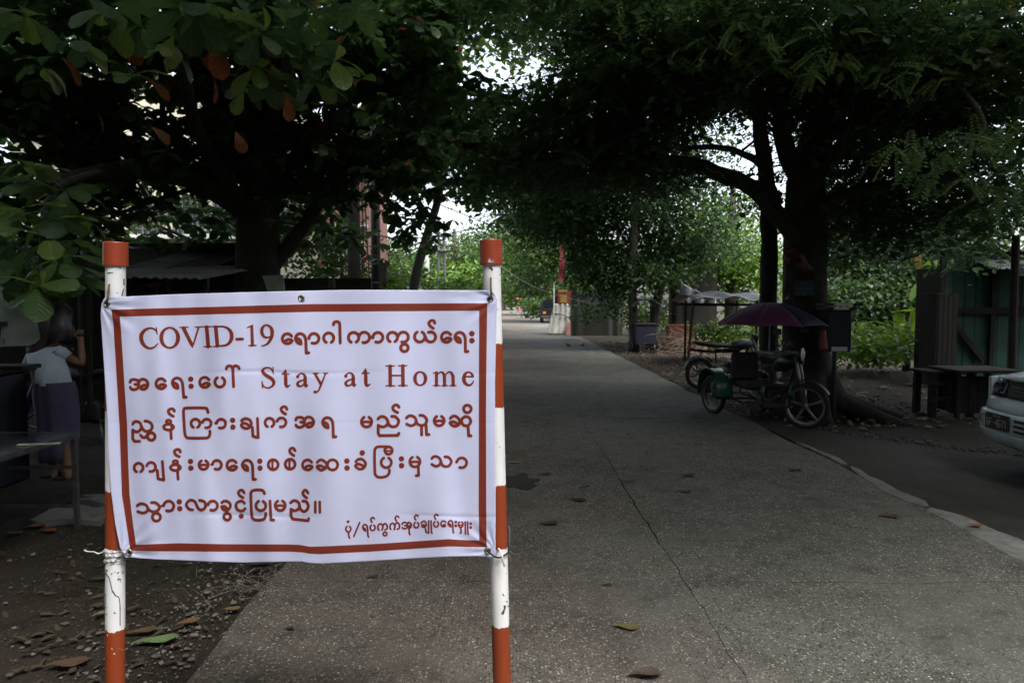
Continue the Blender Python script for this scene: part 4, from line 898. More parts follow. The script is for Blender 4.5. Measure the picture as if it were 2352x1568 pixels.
# sheet surface in source pixels (4096 wide): gentle vertical folds, sag between the eyelets
BY = 1.958
def fold(x, y):
    u = (x - 400) / 1590; v = (y - 1160) / 1090
    f = .0042 * np.sin(x / 37.0 + 1.2 * np.sin(y / 240.0)) * (.35 + .65 * v) + .0075 * np.sin(x / 83.0 + y / 310.0 + 1.0) + .0030 * np.sin(x / 51.0 - y / 210.0) + .0019 * np.sin(x / 19.0 - y / 150.0) * (.4 + .4 * np.sin(x / 300.0))
    f = f - .034 * np.sin(np.pi * np.clip(u, 0, 1)) * (.45 + .55 * np.sin(np.pi * np.clip(v, 0, 1))) + .007 * np.sin(x / 240.0 + y / 330.0) * np.sin(np.pi * np.clip(u, 0, 1))
    f = f + .0035 * np.sin((x + y) / 120.0) * np.exp(-((x - 600) ** 2 + (y - 1500) ** 2) / 260000.0)
    f = f - .010 * np.exp(-((x - 1235) / 55.0) ** 2) * np.clip((y - 1900) / 350, 0, 1) + .008 * np.exp(-((x - 1130) / 60.0) ** 2) * np.clip((y - 1950) / 300, 0, 1)
    f = f + .0016 * (.5 + .5 * np.sin(x / 170.0 + 1)) * np.exp(-((y - 1490 - 4 * np.sin(x / 90.0)) / 9.0) ** 2) + .0013 * (.5 + .5 * np.sin(x / 130.0)) * np.exp(-((y - 2062 + 5 * np.sin(x / 110.0)) / 9.0) ** 2) + .0004 * np.exp(-((y - 1690) / 7.0) ** 2)
    f = f + .004 * np.sin((y - 1163) / 14.0) * np.exp(-((x - 1920) / 110.0) ** 2) * np.exp(-((y - 1190) / 28.0) ** 2)
    for cx, cy, sg in ((428, 1214, 1), (1961, 1197, -1), (516, 2208, 1), (1951, 2200, -1)):
        dx, dy = (x - cx) * sg, y - cy; rr = np.hypot(dx, dy)
        f = f + .0013 * np.sin(np.arctan2(dy, dx + 30) * 14) * np.exp(-((rr - 70) / 75.0) ** 2)
    return f
def SB(x, y, dy=0.0):
    x = np.asarray(x, float); y = np.asarray(y, float)
    a = (x / K - 1176.0) / F; b = (784.0 - y / K) / F
    ry = CP + SP * b; rz = -SP + CP * b
    Y = BY + fold(x, y) + dy; t = Y / ry
    return np.stack([a * t, Y, EYE + rz * t], -1)
def interp(pl, n):
    p = np.array(pl, float); d = np.r_[0, np.cumsum(np.hypot(*np.diff(p, axis=0).T))]; s = np.linspace(0, d[-1], n)
    return np.stack([np.interp(s, d, p[:, 0]), np.interp(s, d, p[:, 1])], 1)
top = [(417, 1193), (440, 1189), (504.6, 1186), (696, 1177), (973, 1169), (1210, 1163), (1397, 1159), (1713, 1160), (1911, 1161), (1955, 1161), (1972, 1168), (1990, 1197)]
left = [(417, 1193), (406, 1215), (402.5, 1258), (415.6, 1456), (430.6, 1700), (433, 1818), (443, 1957), (461, 2095), (481, 2190), (502.6, 2227.6)]
bot = [(502.6, 2227.6), (617, 2235.5), (854.5, 2245.4), (973, 2249), (1160, 2245), (1207, 2245), (1239, 2251), (1286.5, 2253), (1476, 2243.4), (1634.5, 2233.6), (1792.6, 2225), (1903, 2222.5), (1980.5, 2229.6)]
right = [(1990, 1197), (1984.5, 1337), (1980, 1535), (1980.5, 1700), (1982.5, 1957), (1982, 2186), (1980.5, 2229.6)]
NU, NV = 420, 280
T_, B_, L_, R_ = interp(top, NU + 1), interp(bot, NU + 1), interp(left, NV + 1), interp(right, NV + 1)
uu = np.linspace(0, 1, NU + 1)[None, :, None]; vv = np.linspace(0, 1, NV + 1)[:, None, None]
coons = (1 - vv) * T_[None] + vv * B_[None] + (1 - uu) * L_[:, None] + uu * R_[:, None] - ((1 - uu) * (1 - vv) * T_[0] + uu * (1 - vv) * T_[-1] + (1 - uu) * vv * B_[0] + uu * vv * B_[-1])
cx_, cy_ = coons[..., 0].ravel(), coons[..., 1].ravel()
front = SB(cx_, cy_); back = SB(cx_, cy_, .0008)
Wn = NU + 1; nn = len(front)
ii, jj = np.meshgrid(np.arange(NU), np.arange(NV)); a_ = (jj * Wn + ii).ravel()
q1 = np.stack([a_, a_ + Wn, a_ + Wn + 1, a_ + 1], 1); q2 = q1[:, ::-1] + nn
rim = list(range(Wn)) + [j * Wn + NU for j in range(1, NV + 1)] + [NV * Wn + i for i in range(NU - 1, -1, -1)] + [j * Wn for j in range(NV - 1, 0, -1)]
rq = np.array([(rim[i], rim[(i + 1) % len(rim)], rim[(i + 1) % len(rim)] + nn, rim[i] + nn) for i in range(len(rim))])
def fabric_mat(name, col, rough=.5):
    m, nt, b = new_mat(name); N, L = nt.nodes, nt.links
    tc = N.new('ShaderNodeTexCoord')
    nz = N.new('ShaderNodeTexNoise'); nz.inputs['Scale'].default_value = 14; nz.inputs['Detail'].default_value = 7; L.new(tc.outputs['Object'], nz.inputs['Vector'])
    mr = N.new('ShaderNodeMapRange'); mr.inputs['To Min'].default_value = .96; mr.inputs['To Max'].default_value = 1.03; L.new(nz.outputs['Fac'], mr.inputs['Value'])
    mx = N.new('ShaderNodeMix'); mx.data_type = 'RGBA'; mx.blend_type = 'MULTIPLY'; mx.inputs['Factor'].default_value = 1
    mx.inputs['A'].default_value = (*col, 1); L.new(mr.outputs[0], mx.inputs['B']); L.new(mx.outputs['Result'], b.inputs['Base Color'])
    b.inputs['Roughness'].default_value = rough; b.inputs['Specular IOR Level'].default_value = .35
    w1 = N.new('ShaderNodeTexWave'); w1.inputs['Scale'].default_value = 180; w1.bands_direction = 'Z'
    w2 = N.new('ShaderNodeTexWave'); w2.inputs['Scale'].default_value = 180; w2.bands_direction = 'X'
    L.new(tc.outputs['Object'], w1.inputs['Vector']); L.new(tc.outputs['Object'], w2.inputs['Vector'])
    ad = N.new('ShaderNodeMath'); ad.operation = 'ADD'; L.new(w1.outputs['Fac'], ad.inputs[0]); L.new(w2.outputs['Fac'], ad.inputs[1])
    bp = N.new('ShaderNodeBump'); bp.inputs['Strength'].default_value = .12; bp.inputs['Distance'].default_value = .001
    L.new(ad.outputs[0], bp.inputs['Height']); L.new(bp.outputs[0], b.inputs['Normal'])
    return m
M['banner'] = fabric_mat('banner_vinyl', (.50, .53, .74))
M['print'] = fabric_mat('red_print', (.165, .027, .015), .42)
bn = empty('banner', tuple(SB(1200, 2250)), label='white vinyl banner with red border and COVID-19 stay at home lettering between two striped posts', cat='banner')
put(np_mesh('sheet', np.concatenate([front, back]), np.concatenate([q1, q2, rq]), M['banner'], smooth=True), 'sheet', bn, world=True)
# raster distance field -> contour mesh
CS = 1.75
GX0, GX1, GY0, GY1 = 430, 1965, 1200, 2225
gx = np.arange(GX0, GX1, CS); gy = np.arange(GY0, GY1, CS)
def poly_sdf(poly, X, Y):
    d = np.full(X.shape, 1e9); ins = np.zeros(X.shape, bool)
    n = len(poly)
    for i in range(n):
        (x0, y0), (x1, y1) = poly[i], poly[(i + 1) % n]
        ex, ey = x1 - x0, y1 - y0; t = np.clip(((X - x0) * ex + (Y - y0) * ey) / (ex * ex + ey * ey), 0, 1)
        d = np.minimum(d, np.hypot(X - x0 - t * ex, Y - y0 - t * ey))
        if y0 != y1:
            c = ((y0 > Y) != (y1 > Y)) & (X < (x1 - x0) * (Y - y0) / (y1 - y0) + x0); ins ^= c
    return np.where(ins, -d, d)
def strokes_sdf(sts):
    D_ = np.full((len(gy), len(gx)), 6.0)
    for s_ in sts:
        segs = list(zip(s_[:-1], s_[1:])) if len(s_) > 1 else [(s_[0], s_[0])]
        for (x0, y0, r0), (x1, y1, r1) in segs:
            pad = max(r0, r1) + 5
            i0 = max(0, int((min(x0, x1) - pad - GX0) / CS)); i1 = min(len(gx), int((max(x0, x1) + pad - GX0) / CS) + 2)
            j0 = max(0, int((min(y0, y1) - pad - GY0) / CS)); j1 = min(len(gy), int((max(y0, y1) + pad - GY0) / CS) + 2)
            X = gx[i0:i1][None]; Y = gy[j0:j1][:, None]; ex, ey = x1 - x0, y1 - y0; l2 = ex * ex + ey * ey
            t = np.clip(((X - x0) * ex + (Y - y0) * ey) / l2, 0, 1) if l2 > 1e-6 else 0
            d = np.hypot(X - x0 - t * ex, Y - y0 - t * ey) - (r0 + (r1 - r0) * t)
            D_[j0:j1, i0:i1] = np.minimum(D_[j0:j1, i0:i1], d)
    return D_
def contour_mesh(name, D_, dy):
    cor = [D_[:-1, :-1], D_[:-1, 1:], D_[1:, 1:], D_[1:, :-1]]
    inside = sum((c < 0).astype(int) for c in cor)
    full = np.argwhere(inside == 4); part = np.argwhere((inside > 0) & (inside < 4))
    vx = []; vy = []; faces = []
    nf = len(full)
    if nf:
        j, i = full[:, 0], full[:, 1]
        X = np.stack([gx[i], gx[i], gx[i + 1], gx[i + 1]], 1); Y = np.stack([gy[j], gy[j + 1], gy[j + 1], gy[j]], 1)
    tx = []; ty = []; tri = []
    off = [(0, 0), (1, 0), (1, 1), (0, 1)]
    for (j, i) in part:
        v = [c[j, i] for c in cor]; pl = []
        for k in range(4):
            k2 = (k + 1) % 4
            if v[k] < 0: pl.append((gx[i + off[k][0]], gy[j + off[k][1]]))
            if (v[k] < 0) != (v[k2] < 0):
                t = v[k] / (v[k] - v[k2])
                xa, ya = gx[i + off[k][0]], gy[j + off[k][1]]; xb, yb = gx[i + off[k2][0]], gy[j + off[k2][1]]
                pl.append((xa + (xb - xa) * t, ya + (yb - ya) * t))
        b0 = len(tx)
        for p in pl: tx.append(p[0]); ty.append(p[1])
        for k in range(1, len(pl) - 1): tri.append((b0, b0 + k + 1, b0 + k))
    ax = np.concatenate([X.ravel(), tx]) if nf else np.array(tx); ay = np.concatenate([Y.ravel(), ty]) if nf else np.array(ty)
    q = np.arange(nf * 4).reshape(-1, 4)
    t3 = np.concatenate([np.stack([q[:, 0], q[:, 1], q[:, 2]], 1), np.stack([q[:, 0], q[:, 2], q[:, 3]], 1), np.array(tri).reshape(-1, 3) + nf * 4])
    return np_mesh(name, SB(ax, ay, dy), t3, M['print'])
outer = [(445, 1238.4), (1240, 1216), (1949, 1212), (1945, 1495), (1944, 1700), (1945, 2036), (1946.5, 2187), (1792.6, 2183), (1634.5, 2194), (1476, 2204), (1278.6, 2213.8), (1239, 2212), (1207.5, 2206.5), (1160, 2204), (854.5, 2204), (617, 2202), (521.6, 2200), (505.7, 2095), (487.5, 1976.6), (482, 1818), (478, 1700), (475, 1653.6), (461, 1416), (453, 1290)]
inner = [(479, 1265), (1240, 1246), (1917, 1241), (1916, 1495), (1915, 2036), (1917.5, 2160), (1860, 2159), (1792.6, 2155), (1516, 2173.5), (1290.5, 2184), (1239, 2185), (1200, 2178), (1160, 2176), (894, 2175), (716, 2171), (544, 2177.4), (532, 2095), (518, 1976), (512.5, 1838), (508.5, 1700), (492.7, 1456), (484, 1320)]
GXX, GYY = np.meshgrid(gx, gy)
Db = np.maximum(poly_sdf(outer, GXX, GYY), -poly_sdf(inner, GXX, GYY))
put(contour_mesh('border', Db, -.0007), 'border', bn, world=True)
for lab, sts in TEXT:
    put(contour_mesh('lettering', strokes_sdf(sts), -.0007), 'lettering', bn, world=True, label=lab)
# ---------------------------------------------------------------- striped posts of the sign
def band_mat(name, col, chip, lo=.66, hi=.68):
    return paint(name, col, .42, .08, 5, .06, 40, dirt=chip, dscale=26, dlo=lo, dhi=hi)
M['post_white'] = band_mat('post_white', (.72, .74, .76), (.10, .11, .12))
M['post_red'] = band_mat('post_red', (.23, .040, .011), (.45, .42, .40), .735, .75)
M['cap_red'] = band_mat('cap_red', (.27, .045, .018), (.35, .38, .55), .74, .75)
M['chip'] = paint('paint_chip_dark', (.06, .065, .07), .8, .2, 30)
M['chip_blue'] = paint('paint_chip_pale', (.36, .42, .60), .7, .1, 30)
M['wrap'] = paint('plastic_wrap', (.58, .58, .60), .3, .2, 40, .8, 90)
M['mortar'] = paint('post_footing', (.25, .24, .22), .9, .2, 5, .4)
PR = .0267
def post(name, sx0, sy0, sx1, sy1, cap_y, bands, label):
    top = S(sx0, sy0, 2.0); low = S(sx1, sy1, 2.0)
    d = (low - top).normalized(); base = top + d * ((0 - top.z) / d.z)
    root = empty(name, tuple(base), label=label, cat='post', group='striped posts carrying the banner')
    def at(sy):
        lo, hi = 0.0, 3.0
        for _ in range(40):
            m = (lo + hi) / 2; p = top + d * m
            ry = p.y * CP - (p.z - EYE) * SP; rz = p.y * SP + (p.z - EYE) * CP
            if (784 - F * rz / ry) * K < sy: lo = m
            else: hi = m
        return lo
    L_ = (base - top).length
    cl = [(bands[i][0], bands[i][1], bands[i + 1][0] if i + 1 < len(bands) else None) for i in range(len(bands))]
    rot = Vector((0, 0, 1)).rotation_difference(-d).to_matrix()
    for a, c, b in cl:
        ta = at(a); tb = at(b) if b is not None else L_ + .05
        m0, m1 = top + d * ta, top + d * tb; n = 40
        mb = MB(); h = (m1 - m0).length
        if c == 'red':
            pr_ = PR + .0004
            mb.grid(lambda u, v, h=h, m0=m0: tuple(m0 + rot @ Vector((pr_ * math.cos(2 * math.pi * u), pr_ * math.sin(2 * math.pi * u), -h * v + (.0016 * math.sin(u * 31 + h * 9) + .0012 * math.sin(u * 75) + .0012 * math.sin(u * 13)) * (1 if v in (0, 1) else 0)))), 60, 3)
        else: mb.lathe([(PR, -h - .003), (PR, .003)], m0, n, rot)
        mb.build('band', M['post_' + c], root, world=True, smooth=True)
    tc = at(cap_y); mb = MB()
    mb.lathe([(PR, -tc), (.0325, -tc), (.0328, -tc + .002), (.0328, -.003), (.0318, -.0008), (.029, 0), (0.0001, 0)], top, 48, rot)
    mb.build('cap', M['cap_red'], root, world=True, smooth=False)
    mb = MB(); mb.lathe([(0.0001, .06), (.14, .06), (.17, .045), (.18, -.1)], Vector((base.x, base.y, 0)), 20)
    mb.build('footing', M['mortar'], root, world=True)
    def surf(sx, sy, r=PR + .0008):
        c = top + d * at(sy); px = S(sx, sy, c.y)
        dx = max(-.97, min(.97, (px.x - c.x) / r)); return Vector((c.x + dx * r, c.y - r * math.sqrt(1 - dx * dx), c.z))
    return root, surf
lp, lsurf = post('striped_post', 463, 968, 460.5, 2731, 1063, [(1060, 'white'), (1495, 'red'), (1641, 'white'), (1956, 'red'), (2190, 'white'), (2510, 'red')], 'red and white striped post with dark scratches holding the left edge of the banner')
rp_, rsurf = post('striped_post', 1963, 959, 2008, 2731, 1059, [(1056, 'white'), (1372, 'red'), (1625, 'white'), (1933, 'red'), (2184, 'white'), (2494, 'red'), (2731, 'white')], 'red and white striped post holding the right edge of the banner')
def chips(root, surf, lines_, mat='chip'):
    for w, pts in lines_:
        mb = MB(); P_ = [surf(x, y) for x, y in pts]
        for a, b in zip(P_[:-1], P_[1:]):
            t = (b - a).normalized(); s = t.cross(Vector((0, -1, 0))); s = s.normalized() * w * .00073 * random.uniform(.6, 1.2)
            mb.add([a - s, a + s, b + s, b - s], [(0, 1, 2, 3)])
        mb.build('paint_chip', M[mat], root, world=True)
q7 = lambda L_: [(x / 1.809, 2000 + y / 1.809) for x, y in L_]
chips(lp, lsurf, [(3, q7([(795, 498), (808, 512), (828, 532), (838, 570), (850, 628), (868, 665), (884, 682), (888, 720), (889, 780), (889, 890)])), (3, q7([(778, 612), (778, 680), (779, 755)])), (1.5, q7([(779, 752), (800, 752), (818, 745)])), (2, q7([(779, 655), (800, 660)])), (1, q7([(797, 665), (797, 745)])),
                  (4, q7([(803, 490), (812, 478)])), (3, q7([(766, 508), (776, 510)])), (3, q7([(876, 508), (885, 502)])), (3, q7([(860, 790), (868, 784)])), (2, q7([(770, 798), (800, 800), (812, 797)])), (2, q7([(780, 880), (786, 905)])), (2, q7([(800, 905), (803, 915)])),
                  (5, [(456, 1164), (452, 1178)]), (2, [(449, 1095), (462, 1092), (473, 1092)]), (3, [(492, 1070), (493, 1076)]), (4, [(500, 1115), (501, 1140)]), (4, [(499, 1155), (496, 1182)]), (2, [(484, 1170), (488, 1174)])])
chips(lp, lsurf, [(4, q7([(815, 945), (862, 925)])), (5, q7([(880, 1050), (898, 1075)])), (2, q7([(845, 1035), (850, 1045)])), (3, q7([(856, 1075), (866, 1082)]))], 'post_white')
q8 = lambda L_: [(1900 + x / 2.302, 2050 + y / 2.302) for x, y in L_]
chips(rp_, rsurf, [(3, q8([(256, 710), (270, 738)])), (3, q8([(288, 788), (290, 798)])), (6, q8([(268, 818), (272, 845), (262, 870), (252, 895)])), (5, q8([(278, 825), (276, 850)])), (2, q8([(168, 720), (167, 728)])), (3, q8([(290, 538), (294, 545)])), (2, q8([(302, 828), (306, 850)])), (2, q8([(160, 955), (162, 965)])), (4, [(1958, 1072), (1968, 1074), (1970, 1084)]), (1.5, [(1998, 1098), (2000, 1101)])])
mb = MB()
q3 = lambda L_: [(1300 + x / 2.352, 600 + y / 2.352) for x, y in L_]
cap_surf = lambda x, y: rsurf(x, y, .0333)
P_ = [cap_surf(*p) for p in q3([(1537, 1062), (1537, 1045), (1545, 1035), (1548, 1020), (1556, 1032), (1572, 1038), (1590, 1045), (1595, 1052), (1580, 1060), (1560, 1066)])]
mb.add(P_, [tuple(range(len(P_)))]); mb.build('paint_chip', M['chip_blue'], rp_, world=True)
# hooks, eyelets, ties
def hook(root, pts, r=.0028, mat='rust', name='hook'):
    MB().tube(pts, r, 8).build(name, M[mat], root, world=True, smooth=True)
hook(rp_, [S(1963, 1112, 1.965), S(1963, 1112, 1.952), S(1963, 1150, 1.945), S(1966, 1185, 1.944), S(1963, 1197, 1.952), S(1958, 1198, 1.966)])
hook(lp, [S(437, 1139, 1.965), S(436, 1139, 1.952), S(433, 1170, 1.945), S(429, 1200, 1.944), S(427, 1216, 1.952), S(430, 1222, 1.966)])
for (x, y, o) in [(428, 1214, .0), (1205, 1193, 0), (1961, 1197, 0), (516, 2208, 0), (1951, 2200, 0)]:
    c = Vector(SB(x, y, -.0012)); mb = MB(); Mx = Matrix.Rotation(R(90), 3, 'X')
    mb.torus(c, .0078, .0022, Mx, 24, 8)
    mb.build('eyelet', M['brass'], bn, world=True, smooth=True)
    mb = MB(); mb.lathe([(.0060, 0), (.0001, 0)], c + Vector((0, .0006, 0)), 16, Mx); mb.build('eyelet_hole', M['black'] if x != 1205 else M['grey_cable'], bn, world=True)
hook(rp_, [S(1951, 2200, 1.953), S(1962, 2212, 1.948), S(1978, 2225, 1.950), S(1995, 2230, 1.962), S(2012, 2224, 1.964), S(2028, 2212, 1.975), S(2036, 2206, 1.99)], .0026, 'cable', 'cable_tie')
hook(rp_, [S(1994, 2200, 1.975), S(1994, 2194, 1.960), S(2001, 2200, 1.953), S(2009, 2225, 1.952), S(2018, 2264, 1.952)], .0026, 'post_white')
for pts in ([(2032, 2100), (2038, 2112), (2039, 2130), (2036, 2168), (2036, 2200)], [(2034, 2200), (2050, 2210), (2065, 2219)], [(2034, 2212), (2042, 2232), (2050, 2248)], [(2036, 2105), (2040, 2135), (2038, 2175), (2042, 2198)]):
    hook(rp_, [S(x, y, 1.99) for x, y in pts], .0011, 'green_wire' if 'green_wire' in M else 'grey_cable', 'wire_end')
mb = MB(); c0 = S(461, 2186, 2.0); c1 = S(461, 2243, 2.0)
mb.grid(lambda u, v: tuple(c0.lerp(c1, v) + Vector((math.cos(u * 2 * math.pi), math.sin(u * 2 * math.pi), 0)) * (PR + .0022 + .0012 * math.sin(u * 40 + v * 9) + .0016 * math.sin(v * 19 + u * 7) + (.002 if .2 < v < .5 else 0)) + Vector((0, 0, .004 * math.sin(u * 12) * (1 - v)))), 48, 14)
mb.build('plastic_wrap', M['wrap'], lp, world=True, smooth=True)
hook(lp, [S(505, 2206, 1.955), S(492, 2206, 1.958), S(478, 2205, 1.968)], .0018, 'wrap', 'string')
MB().tube([S(415, 2204, 1.985), S(405, 2210, 1.98), S(392, 2213, 1.98), S(375, 2205, 1.98), S(359, 2205, 1.98), S(345, 2203, 1.98), S(337, 2198, 1.98)], [.003, .0028, .003, .0022, .0026, .003, .0035], 6, flat=.5).build('string', M['wrap'], lp, world=True, smooth=True)

# ---------------------------------------------------------------- far end: buildings, poles, wires
def window(parent, x, y, z, w, h, frame, bars=0):
    f = MB(); t = .06
    for sx in (-1, 1): f.box((x + sx * (w / 2 - t / 2), y - .04, z), (t, .1, h))
    for sz in (-1, 1): f.box((x, y - .043, z + sz * (h / 2 - t / 2)), (w - 2 * t, .1, t))
    for i in range(bars): f.box((x - w / 2 + w * (i + 1) / (bars + 1), y - .07, z), (.025, .02, h - 2 * t))
    for i in range(2 if bars else 0): f.box((x, y - .09, z - h * .2 + i * h * .4), (w - 2 * t, .015, .025))
    fo = f.build('window', M[frame], parent, world=True)
    g = MB().box((x, y - .012, z), (w - .02, .02, h - .02)).mesh('pane', M['glass_dark'])
    p = put(g, 'pane', fo, world=False); p.matrix_parent_inverse = fo.matrix_parent_inverse.copy() if False else Matrix.Identity(4)
    return fo
def house(name, x0, x1, y, z1, depth, wall, label, windows, roof=None, ledges=(), frame='grey_metal_roof'):
    h = empty(name, ((x0 + x1) / 2, y, 0), label=label, cat='house')
    MB().box(((x0 + x1) / 2, y + depth / 2, z1 / 2 - .1), (x1 - x0, depth, z1 + .2)).build('wall', M[wall], h, world=True)
    for (wx, wz, ww, wh, bars) in windows: window(h, wx, y, wz, ww, wh, frame, bars)
    for (lx0, lx1, lz, ld) in ledges: MB().box(((lx0 + lx1) / 2, y - ld / 2, lz), (lx1 - lx0, ld, .14)).build('ledge', M['white_wall'], h, world=True)
    if roof:
        a = roof; mb = MB()
        mb.add([(x0 - .5, y - .8, z1), (x1 + .5, y - .8, z1), (x1 + .5, y + depth / 2, z1 + a), (x0 - .5, y + depth / 2, z1 + a), (x0 - .5, y - .8, z1 - .1), (x1 + .5, y - .8, z1 - .1), (x1 + .5, y + depth + .8, z1), (x0 - .5, y + depth + .8, z1)],
               [(0, 1, 2, 3), (4, 5, 1, 0), (3, 2, 6, 7), (1, 5, 6, 2), (4, 0, 3, 7), (5, 4, 7, 6)])
        mb.build('roof', M['tile_roof'], h, world=True)
    return h
hx = lambda px, Y: (px - 1176) / F * Y
Yh = 23.0
zz = lambda py, Y: P(1176, py, Y).z
house('cream_house', hx(40, Yh), hx(600, Yh), Yh, 9.0, 8, 'cream', 'two storey cream house with barred windows glimpsed through the leaves at left',
      [(hx(350, Yh), zz(505, Yh), 1.1, 1.5, 5), (hx(535, Yh), zz(500, Yh), 1.1, 1.5, 5), (hx(240, Yh), zz(430, Yh), .9, 1.2, 4), (hx(440, Yh), zz(500, Yh), 1.0, 1.4, 5), (hx(150, Yh), zz(500, Yh), 1.1, 1.4, 5)],
      ledges=[(hx(200, Yh), hx(285, Yh), zz(525, Yh), .7), (hx(310, Yh), hx(560, Yh), zz(546, Yh), .5)])
Yb = 30.0
house('brick_house', hx(735, Yb), hx(845, Yb), Yb, 6.8, 5, 'brick_pink', 'pink brick house showing between the two dark poles behind the banner',
      [(hx(836, Yb) - .3, zz(600, Yb), .8, 1.7, 3), (hx(770, Yb), zz(600, Yb), .9, 1.5, 3)], frame='white_wall', ledges=[(hx(730, Yb), hx(848, Yb), zz(520, Yb), .3)])
MB().sheet(lambda u, v: P(362 + 105 * u, 572 + 22 * u + 10 * math.sin(u * 3) , 13.5 + 1.6 * v) + Vector((0, 0, .25 * v + .03 * math.sin(u * 17 + v * 4))), 20, 6, (0, 0, -.03)).build('tarpaulin', M['blue_tarp'], label='bright blue tarpaulin awning over the stalls between the house and the almond tree', cat='tarp')
# utility poles
def util_pole(px, Y, r, ztop, label, mat='concrete', arms=(), ins=True, lattice=False):
    x = hx(px, Y); p = empty('utility_pole', (x, Y, 0), label=label, cat='utility pole', group=None)
    if not lattice:
        MB().tube([(x, Y, -.3), (x, Y, ztop * .5), (x, Y, ztop)], [r, r * .9, r * .75], 12).build('shaft', M[mat], p, world=True, smooth=True)
    else:
        mb = MB()
        for sx in (-1, 1): mb.tube([(x + sx * r, Y, -.3), (x + sx * r * .6, Y, ztop)], r * .32, 6)
        mb.build('shaft', M[mat], p, world=True)
        mb = MB(); n = int(ztop / .7)
        for i in range(n): z = .5 + i * .7; mb.box((x, Y, z), (r * 1.7, .08, .12))
        mb.build('rungs', M[mat], p, world=True)
    for (z, w) in arms:
        MB().box((x, Y - .08, z), (w, .08, .1)).build('crossarm', M['steel'], p, world=True)
        for s in (-.42, -.15, .15, .42):
            MB().lathe([(.0001, .0), (.035, .0), (.05, .05), (.03, .08), (.05, .11), (.02, .17), (.0001, .17)], (x + s * w, Y - .08, z + .05), 8).build('insulator', M['white_paint'], p, world=True)
    return p
util_pole(815, 14.5, .15, 7.5, 'thick dark round pole behind the banner, nearer the almond tree', 'concrete')
pb = util_pole(865, 16, .115, 7.5, 'slimmer black pole with a brown box behind the banner', 'dark_metal')
MB().box(tuple(P(881, 628, 15.8)), (.16, .1, .5), bev=.01).build('meter_box', M['wood'], pb, world=True)
for py in (607, 649): MB().torus(P(865, py, 16), .125, .012, n=20, m=6).build('strap', M['steel'], pb, world=True)
util_pole(1015, 36, .22, 5.7 + .0, 'pale lattice power pole with crossarms and looped wires above the banner', 'pale_concrete', arms=[(4.9, 1.2), (4.1, 1.0)], lattice=True)
util_pole(981, 44, .20, 5.9, 'plain pale pole standing just left of the lattice power pole', 'pale_concrete', arms=[(5.2, 1.0)])
def wire(pts, r, label, mat='cable', name='overhead_wire', sag=.3, n=14):
    a, b = Vector(pts[0]), Vector(pts[1])
    q = [a.lerp(b, i / n) - Vector((0, 0, sag * 4 * (i / n) * (1 - i / n))) for i in range(n + 1)]
    MB().tube(q, r, 5).build(name, M[mat], label=label, cat='wire')
wire([P(865, 540, 16), P(1015, 522, 36)], .02, 'dark wire running from the slim black pole to the lattice pole')
wire([P(815, 380, 14.5), P(1300, 560, 34)], .016, 'wire crossing the sky gap left of the right post towards the road')
wire([P(1015, 540, 36), P(1320, 560, 36)], .02, 'wire leaving the lattice pole across the road', sag=.8)
wire([P(1150, 610, 40), P(1420, 700, 24)], .014, 'thin pale wire slanting down over the far road', 'grey_cable', sag=.5)
wire([P(1500, 470, 30), P(1790, 345, 30)], .014, 'upper wire crossing the bright sky gap beside the slim trunk')
wire([P(1560, 480, 32), P(1800, 395, 32)], .014, 'lower wire crossing the bright sky gap beside the slim trunk')
wire([P(830, 400, 14.4), P(840, 700, 14.4)], .012, 'cable hanging down beside the thick dark pole', sag=.02)
wire([P(836, 420, 14.4), P(852, 700, 14.6)], .012, 'second cable dangling between the two dark poles', sag=.05)
# little roof far behind banner
MB().box(tuple(P(972, 662, 26)), (1.0, 1.4, .05), ry=R(14), rx=R(10)).build('shed_roof', M['white_wall'], label='small pale sheet roof peeking over the top edge of the banner', cat='roof')
# board on the almond trunk
bd = MB(); pa, pb_, pc, pd = P(602, 633, 8.55), P(649, 631, 8.55), P(655, 680, 8.5), P(625, 700, 8.5)
bd.add([pa, pb_, pc, pd] + [p + Vector((0, .03, 0)) for p in (pa, pb_, pc, pd)], [(0, 3, 2, 1), (4, 5, 6, 7), (0, 1, 5, 4), (1, 2, 6, 5), (2, 3, 7, 6), (3, 0, 4, 7)])
M['board'] = paint('faded_green_board', (.20, .25, .22), .6, .2, 8, dirt=(.13, .17, .13), dscale=6)
bo = bd.build('board', M['board'], label='faded grey green notice board fixed to the almond trunk just above the banner', cat='board')

# ---------------------------------------------------------------- left: stall roofs, tarps, woman, table
sr = empty('market_stall', (-6.2, 8.2, 0), label='long dark market stall with rusty sheet roof at the far left', cat='stall')
n = 44
for k in range(11):
    x0 = -8.6 + k * .42
    def fn(u, v, x0=x0):
        x = x0 + .40 * u
        zt = 2.10 - (x + 8.6) * .085
        return (x, 7.6 + 2.6 * v, zt + .50 * v + .018 * math.sin(u * 4 * math.pi * 2))
    MB().sheet(fn, 24, 2, (0, 0, -.006)).build('roof_sheet', M['tile_roof' if k % 3 else 'grey_metal_roof'], sr, world=True)
MB().box((-6.3, 7.72, 1.86), (4.6, .04, .10), ry=R(4.8)).build('fascia', M['wood'], sr, world=True)
for x in (-7.9, -6.3, -4.7, -4.0): MB().box((x, 7.9, 1.0), (.07, .07, 2.0 if x < -5 else 1.7)).build('post', M['dark_wood'], sr, world=True)
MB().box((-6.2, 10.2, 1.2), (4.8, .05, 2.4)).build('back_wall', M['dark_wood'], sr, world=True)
s2 = empty('market_stall', (-3.9, 9.0, 0), label='low grey sheet roof of the stall behind the left post and banner', cat='stall')
